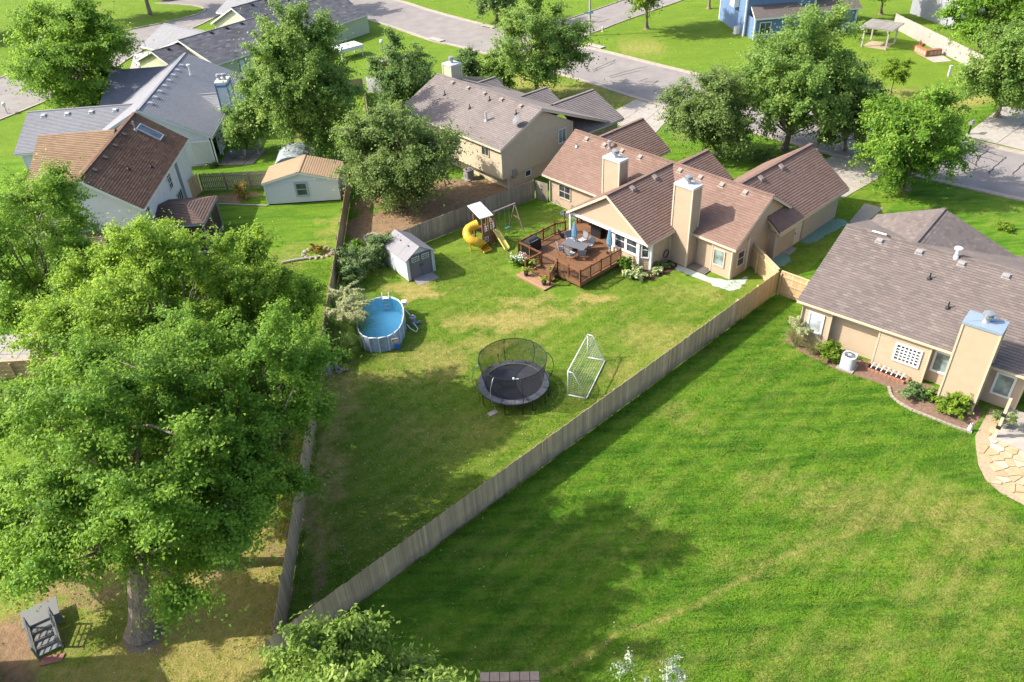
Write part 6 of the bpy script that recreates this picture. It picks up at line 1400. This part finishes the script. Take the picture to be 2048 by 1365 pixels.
L_MAPLE = m_leaf("leaf_maple", (.066, .150, .018), (.158, .305, .033), (.310, .445, .065), .50)
L_BRIGHT = m_leaf("leaf_bright", (.100, .190, .018), (.225, .365, .036), (.385, .510, .072), .50)
L_MID = m_leaf("leaf_mid", (0.083, 0.164, 0.034), (0.176, 0.298, 0.060), (0.334, 0.438, 0.107), .50)
L_DARK = m_leaf("leaf_dark", (0.065, 0.134, 0.036), (0.132, 0.231, 0.065), (0.270, 0.364, 0.116), .50)
L_OLIVE = m_leaf("leaf_olive", (.078, .134, .034), (.155, .242, .062), (.305, .375, .118), .48)
L_LIME = m_leaf("leaf_lime", (.075, .135, .010), (.160, .260, .018), (.270, .370, .040), .42)
L_SILVER = m_leaf("leaf_silver", (.16, .24, .10), (.34, .40, .26), (.55, .60, .48), .25)
L_PALE = m_leaf("leaf_pale_ash", (.110, .200, .028), (.215, .335, .055), (.420, .500, .140), .45)

tree("maple_tree", "big near maple with thick trunk and grey steps beside it", (-16.9, 21.0), (-14.4, 21.8, 9.0), (6.9, 5.8, 5.5), 94000, .19, L_MAPLE, BARK, 1, nlobe=26, ncl=420, trunk=.50, lobe_r=.33, cl_r=.105, fork=.5, zmin=3.4)
tree("maple_tree", "dark green maple leaning over the grey fence", (-14.35, 24.7), (-11.2, 24.8, 9.2), (3.7, 4.2, 5.0), 46000, .19, L_MAPLE, BARK, 2, nlobe=20, ncl=260, trunk=.30, lobe_r=.38, cl_r=.13, zmin=4.0)
tree("maple_tree", "green maple filling the gap between the near maple and bright maple", (-17.0, 28.8), (-15.6, 28.4, 7.4), (4.2, 3.7, 4.7), 44000, .19, L_MAPLE, BARK, 34, nlobe=18, ncl=240, trunk=.26, lobe_r=.38, cl_r=.13, zmin=2.5)
tree("bright_maple_tree", "bright yellow green maple in front of the white house", (-18.4, 31.6), (-18.3, 34.0, 8.3), (5.7, 5.1, 5.1), 80000, .20, L_BRIGHT, BARKG, 3, nlobe=32, ncl=480, trunk=.34, lobe_r=.34, cl_r=.115)
tree("bright_maple_tree", "bright green maple overhanging the grey fence near the pampas grass", (-14.6, 37.0), (-13.6, 35.6, 7.4), (3.3, 3.6, 4.4), 36000, .20, L_BRIGHT, BARKG, 4, nlobe=16, ncl=220, trunk=.24, lobe_r=.40, cl_r=.14)
tree("ash_tree", "tall leafy tree at the left edge in front of the brown roof", (-29.8, 42.6), (-27.4, 41.4, 8.0), (5.4, 4.8, 6.0), 46000, .21, L_MAPLE, BARKG, 5, nlobe=20, ncl=300, trunk=.28, lobe_r=.36, cl_r=.13)
tree("maple_tree", "smaller maple crown at the left edge above the grey steps", (-25.0, 25.0), (-21.9, 23.4, 5.4), (3.4, 3.2, 3.6), 32000, .19, L_MAPLE, BARK, 32, nlobe=12, ncl=120, trunk=.2, lobe_r=.42, cl_r=.15)
tree("round_tree", "broad bright tree on the lawn behind the grey garage", (-48.6, 92.4), (-47.4, 91.0, 6.3), (7.6, 6.8, 6.4), 40000, .36, L_MAPLE, BARK, 6, nlobe=20, ncl=260, trunk=.30, lobe_r=.38, cl_r=.14)
tree("tall_tree", "tall dense tree behind the tarp and white shed", (-19.4, 75.6), (-17.6, 73.3, 7.5), (5.3, 5.0, 7.2), 46000, .29, L_MID, BARK, 7, nlobe=22, ncl=280, trunk=.26, lobe_r=.38, cl_r=.14)
tree("small_tree", "small round tree beside the grey house patio", (-25.7, 76.9), (-24.9, 75.8, 2.9), (2.8, 2.6, 2.6), 11000, .24, L_MID, BARK, 8, nlobe=9, ncl=90, trunk=.12, lobe_r=.48, cl_r=.2)
tree("broad_oak_tree", "broad dark olive tree on bare ground behind the grey shed", (-8.7, 61.7), (-8.2, 60.9, 5.3), (5.3, 5.0, 5.2), 48000, .26, L_OLIVE, BARK, 9, nlobe=18, ncl=320, trunk=.30, lobe_r=.38, cl_r=.14, hollow=.4)
tree("dense_tree", "dense dark tree beside the beige house chimney", (-10.3, 86.7), (-9.8, 86.6, 3.9), (3.6, 3.5, 4.2), 17000, .28, L_DARK, BARK, 10, nlobe=14, ncl=150, trunk=.2, lobe_r=.42, cl_r=.18)
tree("small_tree", "small dark tree just behind the beige house chimney", (-3.5, 90.6), (-3.2, 89.6, 3.0), (2.0, 2.0, 2.3), 7000, .27, L_DARK, BARK, 11, nlobe=8, ncl=60, trunk=.1, lobe_r=.5, cl_r=.24)
tree("small_tree", "small dark tree between the chimney and the forked street tree", (-.6, 89.3), (-.3, 88.8, 2.8), (2.1, 2.0, 2.2), 7500, .27, L_MID, BARK, 12, nlobe=8, ncl=60, trunk=.1, lobe_r=.5, cl_r=.24)
tree("forked_tree", "leafy tree with forked trunk on the dry front lawn by the street", (4.4, 88.1), (4.5, 86.8, 5.9), (5.3, 5.0, 5.0), 26000, .31, L_MID, BARK, 13, nlobe=18, ncl=220, trunk=.26, lobe_r=.40, cl_r=.15, stems=2)
tree("round_tree", "dark round tree at the top edge beyond the street", (.4, 121.5), (.8, 119.5, 5.2), (4.6, 4.2, 4.4), 11000, .40, L_DARK, BARK, 14, nlobe=12, ncl=110, trunk=.25)
tree("yellow_green_tree", "yellow green tree on the corner lawn by the blue house", (21.0, 112.8), (20.3, 110.5, 6.6), (5.1, 4.8, 4.2), 14000, .40, L_LIME, BARK, 15, nlobe=14, ncl=120, trunk=.22)
tree("street_tree", "thin tree at the top edge left of the blue house", (31.7, 121.7), (31.7, 121.7, 6.5), (3.4, 3.4, 3.0), 6000, .42, L_MID, BARK, 16, nlobe=8, ncl=60, trunk=.18)
tree("airy_tree", "airy tree with thin branches left of the big street tree", (20.2, 69.4), (18.9, 68.4, 5.0), (4.4, 4.2, 5.0), 26000, .26, L_OLIVE, BARKG, 17, nlobe=14, ncl=190, trunk=.2, lobe_r=.42, cl_r=.15, hollow=.35)
tree("big_street_tree", "big leafy tree behind the tan house garage", (26.4, 69.2), (26.4, 68.2, 6.6), (5.8, 5.4, 6.2), 42000, .28, L_MID, BARK, 18, nlobe=20, ncl=280, trunk=.3, lobe_r=.38, cl_r=.14)
tree("street_tree", "leafy green tree in front of the cracked street right of garage", (33.6, 59.8), (33.0, 59.2, 4.6), (4.5, 4.3, 4.6), 30000, .27, L_MAPLE, BARK, 19, nlobe=16, ncl=210, trunk=.22, lobe_r=.40, cl_r=.15)
tree("leafy_tree", "lower leafy tree between the big street tree and the cracked street", (31.6, 68.0), (30.9, 67.2, 4.0), (3.2, 3.0, 3.4), 16000, .27, L_OLIVE, BARK, 31, nlobe=12, ncl=130, trunk=.16, lobe_r=.42, cl_r=.16)
tree("young_tree", "young yellowish sapling on the far right lawn", (41.9, 82.5), (41.6, 81.6, 2.7), (1.8, 1.7, 1.3), 3200, .22, L_LIME, BARK, 20, nlobe=6, ncl=45, trunk=.07, lobe_r=.5, cl_r=.2)
tree("round_tree", "round green tree at the right edge above the driveway", (48.9, 74.2), (48.2, 73.2, 5.3), (4.8, 4.5, 5.0), 20000, .31, L_MID, BARK, 21, nlobe=16, ncl=180, trunk=.22, lobe_r=.40, cl_r=.16)
tree("shade_tree", "green tree leaning over the white fence at the top right", (57.0, 93.2), (54.9, 92.0, 5.6), (4.6, 4.4, 4.2), 15000, .36, L_MAPLE, BARK, 22, nlobe=14, ncl=130, trunk=.22)
tree("yellow_green_tree", "yellow green tree at the top right corner of the picture", (63.0, 97.0), (61.5, 96.0, 6.0), (5.0, 4.6, 4.2), 13000, .38, L_LIME, BARK, 23, nlobe=14, ncl=120, trunk=.22)
tree("yellow_green_tree", "yellow green tree between the pergola and the pale house", (53.6, 113.4), (52.0, 110.5, 4.8), (3.2, 3.0, 3.0), 8000, .36, L_LIME, BARK, 24, nlobe=10, ncl=80, trunk=.18)
tree("ash_tree", "near tree whose pale green top rises into the bottom edge", (-6.9, 11.6), (-6.7, 13.2, 5.9), (4.2, 2.9, 2.9), 30000, .27, L_PALE, BARKG, 25, nlobe=18, ncl=240, trunk=.2, lobe_r=.36, cl_r=.13, aspect=.42, droop=.35)
tree("silver_leaved_tree", "young tree with silvery leaves at the bottom edge", (4.3, 13.6), (4.2, 14.9, 4.6), (1.5, 1.3, 1.6), 700, .16, L_SILVER, BARKG, 26, nlobe=7, ncl=26, trunk=.06, lobe_r=.5, cl_r=.16, aspect=.42)
tree("multi_stem_tree", "multi stemmed tree on the round lawn of the close", (-65.8, 135.5), (-66, 135.5, 9.0), (5.5, 5, 4.0), 9000, .45, L_MID, BARK, 27, nlobe=10, ncl=80, trunk=.3, stems=3)
tree("shade_tree", "shade tree with dark trunk on the lawn of the close", (-56.1, 138.0), (-56, 138, 8.6), (5.5, 5, 3.6), 9000, .45, L_MID, BARK, 28, nlobe=10, ncl=80, trunk=.3)
tree("dark_tree", "dark tall tree in the top left corner", (-82, 128), (-82, 128, 7.5), (7, 6, 7), 14000, .5, L_DARK, BARK, 29, nlobe=14, ncl=120, trunk=.4)
tree("shade_tree", "tree at the top edge shading the street bend", (-30.5, 134.0), (-29.5, 133.5, 7.2), (4.6, 4.4, 3.4), 9000, .42, L_MID, BARK, 33, nlobe=10, ncl=80, trunk=.25)
tree("dark_tree", "dark tree beyond the charcoal roofed house at the top edge", (-33, 146), (-33, 146, 5.5), (5, 4.5, 4.5), 8000, .45, L_DARK, BARK, 30, nlobe=10, ncl=80, trunk=.3)

def shrub(label, loc, rad, nleaf, size, mat, seed, ncl=40, aspect=.6, name="shrub", cat="shrub", group=None, nlobe=7):
    rs = np.random.default_rng(seed + 500); o = thing(name, label, cat, (loc[0], loc[1], 0), 0, group)
    P, N, T, LB, CL, LI = crown_points(rs, (0, 0, rad[2] * .8), rad, nlobe, ncl, nleaf, .5, .22, .8, .25)
    k = P[:, 2] > .02; link("foliage", leaf_mesh("foliage", P[k], N[k], size, T[k], mat, rs, aspect), o)
    mb = MB()
    for c_ in LB: limb(mb, (rs.uniform(-.1, .1), rs.uniform(-.1, .1), 0), c_, .03, .012, rs, .1, 4, 5)
    mb.build("stems", BARK, o); return o
L_YELSH = m_leaf("leaf_yellow_shrub", (.16, .22, .02), (.30, .36, .04), (.44, .48, .10), .3); L_VAR = m_leaf("leaf_variegated", (.16, .26, .06), (.34, .40, .16), (.60, .60, .36), .25); L_GREYG = m_leaf("leaf_grey_green", (.085, .15, .045), (.165, .255, .085), (.33, .41, .19), .4); L_ORANGE = m_leaf("leaf_orange", (.10, .14, .02), (.26, .22, .04), (.42, .24, .05), .3)
shrub("dense grey green shrub against the fence left of the grey shed", (-11.3, 50.6), (1.35, 1.3, 1.25), 9000, .14, L_GREYG, 1, 70); shrub("tall grey green shrub beside the grey shed wall", (-9.6, 52.6), (1.8, 1.5, 1.3), 11000, .14, L_GREYG, 2, 80); shrub("bright leafy shrub behind the shed shrubs by the fence", (-11.6, 53.3), (.9, .8, .9), 3500, .14, L_MAPLE, 3); shrub("low dark shrub below the fence shrubs near the pool", (-11.4, 48.6), (.9, .8, .7), 3500, .13, L_DARK, 4)
shrub("round lime shrub beside the pale air conditioner", (19.15, 37.65), (.8, .75, .65), 5000, .13, L_LIME, 5, 60); shrub("large hydrangea shrub at the foot of the taupe house chimney", (24.2, 32.6), (.95, .9, .7), 4500, .18, L_LIME, 6, 60); shrub("grey green leafy shrub in the bed right of the brick planter", (22.6, 33.75), (.75, .65, .5), 2600, .14, L_GREYG, 7); shrub("small green shrub between bed plants by the taupe house", (23.35, 33.5), (.5, .45, .4), 1500, .13, L_MID, 8)
shrub("big variegated hosta at the corner of the bay window", tuple(DK(13.0, -4.15)[:2]), (.75, .7, .45), 2200, .20, L_VAR, 9, 45, .5, name="hosta", cat="hosta"); shrub("tall leafy green plants between deck and bay window", tuple(DK(11.9, -4.0)[:2]), (.7, .5, .6), 1700, .17, L_MAPLE, 10, name="border_plant", cat="plant"); shrub("small yellow hosta in the mulch bed", tuple(DK(13.8, -2.9)[:2]), (.45, .45, .3), 900, .15, L_VAR, 11, 24, name="hosta", cat="hosta"); shrub("grey green perennial in the mulch bed by the tan wall", tuple(DK(13.75, -1.75)[:2]), (.5, .45, .35), 900, .14, L_GREYG, 12, 24); shrub("green perennial by the hose in the mulch bed", tuple(DK(13.4, -2.4)[:2]), (.4, .4, .35), 700, .14, L_MID, 13, 20)
for i, (a, b, z, lb) in enumerate(((7.15, -8.75, .42, "yellow green potted plant at the top of the deck steps"), (7.2, -9.6, .12, "yellow green potted plant at the foot of the steps, left rail"), (8.95, -8.55, .45, "potted yellow plant beside the right stair rail"), (9.05, -9.6, .12, "yellow potted plant at the foot of the right stair rail"))):
    p = DK(a, b, z); o = thing("potted_plant", lb, "potted plant", p, 0, "potted plants on the deck steps"); MB().lathe([(.13, 0), (.19, .3), (.21, .3), (.17, .27), (.02, .27)], 14).build("pot", m_plain("dark_pot%d" % i, (.06, .05, .045), .6), o)
    rs = np.random.default_rng(70 + i); P, N, T, LB, CL, LI = crown_points(rs, (0, 0, .48), (.32, .32, .25), 5, 14, 420, .5, .3); link("foliage", leaf_mesh("foliage", P, N, .13, T, L_YELSH, rs, .45), o)
fp = shrub("white flowering plants against the left corner of the deck", tuple(DK(5.6, -8.85)[:2]), (.7, .45, .5), 2200, .13, L_MAPLE, 14, name="flowering_plant", cat="plant"); rs = np.random.default_rng(9); n = 120; P = np.stack([rs.uniform(-.6, .6, n), rs.uniform(-.4, .4, n), rs.uniform(.5, .95, n)], 1); link("blossom", leaf_mesh("blossom", P, unit(rs.normal(size=(n, 3)) + [0, 0, 1.5]), .10, np.full(n, .8), m_leaf("white_petal", (.6, .6, .55), (.7, .7, .65), (.8, .8, .75), .2), rs, 1.0), fp)
shrub("wispy yellow green shrub beside the garage side lawn", (28.6, 50.6), (2.0, 1.5, .9), 4200, .15, L_LIME, 15, 60); shrub("wispy shrub sprouting over the taupe house roof corner", (25.9, 50.0), (1.4, 1.0, 1.1), 2200, .15, L_MAPLE, 16, 40); shrub("low yellow green clump on the front lawn beyond the taupe roof", (37.6, 52.0), (.7, .6, .4), 900, .17, L_LIME, 17, 20); shrub("green shrubs and flowers under the big street tree", (23.6, 66.6), (1.4, 1.0, .6), 2200, .17, L_OLIVE, 18, 40)
shrub("round orange tipped shrub in front of the grey spaced fence", (-23.2, 65.3), (.85, .8, 1.1), 4200, .10, L_ORANGE, 19, 60); shrub("orange and green shrub inside the ringed stone bed", (-14.9, 54.7), (.65, .5, .4), 1500, .12, L_ORANGE, 20, 24); shrub("dark clipped shrub beside the grey roofed wing", (-44.8, 86.2), (2.0, 1.6, 1.6), 5200, .26, L_DARK, 21, 50); shrub("low dark green plant by the white lattice", (-28.0, 73.0), (.8, .6, .4), 1100, .16, L_DARK, 22, 20); shrub("red and orange flowering shrub on the corner pad", (51.2, 96.2), (.7, .6, .7), 900, .2, m_leaf("leaf_copper", (.22, .07, .03), (.36, .13, .06), (.45, .22, .10), .3), 23, 20)
shrub("green shrub at the pergola end of the blue house", (47.9, 104.3), (1.5, 1.2, 1.1), 2600, .28, L_MAPLE, 24, 30); shrub("low hedge bush in the shade beside the grey steps", (-22.6, 18.6), (.9, .8, .5), 2600, .13, L_MAPLE, 25, 30); shrub("brown green bush behind the yellow wood fence at the left edge", (-31.0, 37.6), (2.4, 1.3, 1.2), 6500, .16, L_OLIVE, 26, 60); shrub("yellow flower clump by the yard lamp", (-15.4, 105.2), (.9, .6, .35), 700, .2, L_YELSH, 27, 16); shrub("bare twiggy sapling beside the beige house chimney", (-5.2, 96.5), (1.2, 1.2, 1.3), 420, .22, L_OLIVE, 28, 30); shrub("red leaved plants along the tan house front corner", (25.0, 64.5), (1.2, .6, .5), 900, .16, m_leaf("leaf_red_bed", (.12, .10, .03), (.22, .14, .05), (.3, .2, .08), .3), 29, 20); shrub("dark shrub round the brick house at the far end of close", (-56, 148.5), (2.5, 1.2, 1.0), 1800, .35, L_MAPLE, 30, 24)
# potted plant on the porch of the taupe house
o = thing("potted_fern", "fern in a pale pot on the porch slab of taupe house", "potted plant", (26.05, 30.75, .16)); MB().lathe([(.16, 0), (.24, .34), (.27, .34), (.22, .3), (.02, .3)], 16).build("pot", CONCL, o); rs = np.random.default_rng(99); P, N, T, LB, CL, LI = crown_points(rs, (0, 0, .6), (.5, .5, .36), 6, 24, 1200, .5, .28); link("foliage", leaf_mesh("foliage", P, N, .15, T, L_OLIVE, rs, .3), o)

# pampas and ornamental grasses: arching blades
def grass_clump(label, loc, r_, h, nb, mat, seed, plume=0, plumat=None, name="ornamental_grass", lean=(0, 0)):
    rs = np.random.default_rng(seed); o = thing(name, label, "grass", (loc[0], loc[1], 0)); V = []; F = []; T = []; 
    for i in range(nb):
        a = rs.uniform(0, 2 * np.pi); u = rs.uniform(.25, 1); L = h * rs.uniform(.65, 1.1); b0 = np.array([np.cos(a), np.sin(a), 0]) * rs.uniform(0, r_ * .35)
        out = np.array([np.cos(a), np.sin(a), 0]) * r_ * u + np.array([lean[0], lean[1], 0]); side = np.array([-np.sin(a), np.cos(a), 0]) * .016; pts = []
        for k in range(5): t_ = k / 4; pts.append(b0 + out * t_ ** 1.6 + np.array([0, 0, L * (t_ * 1.25 - .62 * u * t_ ** 2.4)]))
        tv = rs.uniform(0, 1)
        for k in range(5):
            wv_ = (1 - k / 4) * .9 + .1; V += [pts[k] - side * wv_, pts[k] + side * wv_]; T += [tv, tv]
        b = len(V) - 10
        for k in range(4): F.append((b + 2 * k, b + 2 * k + 1, b + 2 * k + 3, b + 2 * k + 2))
    me = bpy.data.meshes.new("blades"); me.from_pydata([tuple(v) for v in V], [], F); at_ = me.attributes.new("tint", 'FLOAT', 'POINT'); at_.data.foreach_set("value", np.array(T, dtype=np.float32)); me.materials.append(mat); tag(link("blades", me, o), kind="stuff")
    for i in range(plume):
        a = rs.uniform(0, 2 * np.pi); u = rs.uniform(.1, .95); top = np.array([np.cos(a) * r_ * .75 * u + lean[0], np.sin(a) * r_ * .75 * u + lean[1], h * rs.uniform(1.0, 1.35)]); d = unit(np.array([np.cos(a) * .7 + lean[0] * .6 + .25, np.sin(a) * .7 + lean[1] * .6, .25])); n = 130; s = rs.uniform(0, 1, n); P = top + d * (s[:, None] - .4) * .75 + rs.normal(size=(n, 3)) * (.055 * (1 - abs(s - .4))[:, None]) - np.array([0, 0, 1]) * (s[:, None] ** 2) * .22
        pme = leaf_mesh("plume", P, unit(rs.normal(size=(n, 3)) + [0, 0, .8]), .17, rs.uniform(0, 1, n), plumat, rs, .28); po = link("plume", pme, o)
    return o
L_BLADE = m_leaf("grass_blade", (.060, .125, .024), (.120, .215, .045), (.210, .310, .080), .4); L_PLUME = m_leaf("pampas_plume", (.30, .36, .14), (.46, .49, .24), (.62, .61, .38), .45); L_TANG = m_leaf("tan_grass_blade", (.18, .19, .07), (.32, .30, .14), (.45, .40, .22), .35)
grass_clump("tall pampas grass with cream plumes overhanging the pool", (-10.8, 42.5), 2.0, 2.0, 1500, L_BLADE, 1, 56, L_PLUME, lean=(.25, .15)); grass_clump("smaller pampas grass with plumes between pool and fence", (-11.0, 44.8), 1.8, 1.9, 900, L_BLADE, 2, 26, L_PLUME, lean=(.2, 0)); grass_clump("green bladed grass clump along the fence behind the pampas", (-11.9, 46.6), 1.1, 1.5, 500, L_BLADE, 7)
grass_clump("long bladed grass clump in front of the pampas plumes", (-11.0, 40.8), 1.4, 1.5, 800, L_BLADE, 3)
grass_clump("tan fountain grass at the corner of the taupe house", (17.75, 39.25), .95, 1.15, 420, L_TANG, 4, 14, L_PLUME); grass_clump("green tan fountain grass left of the lime shrub", (18.45, 38.35), .8, .9, 380, L_TANG, 5)
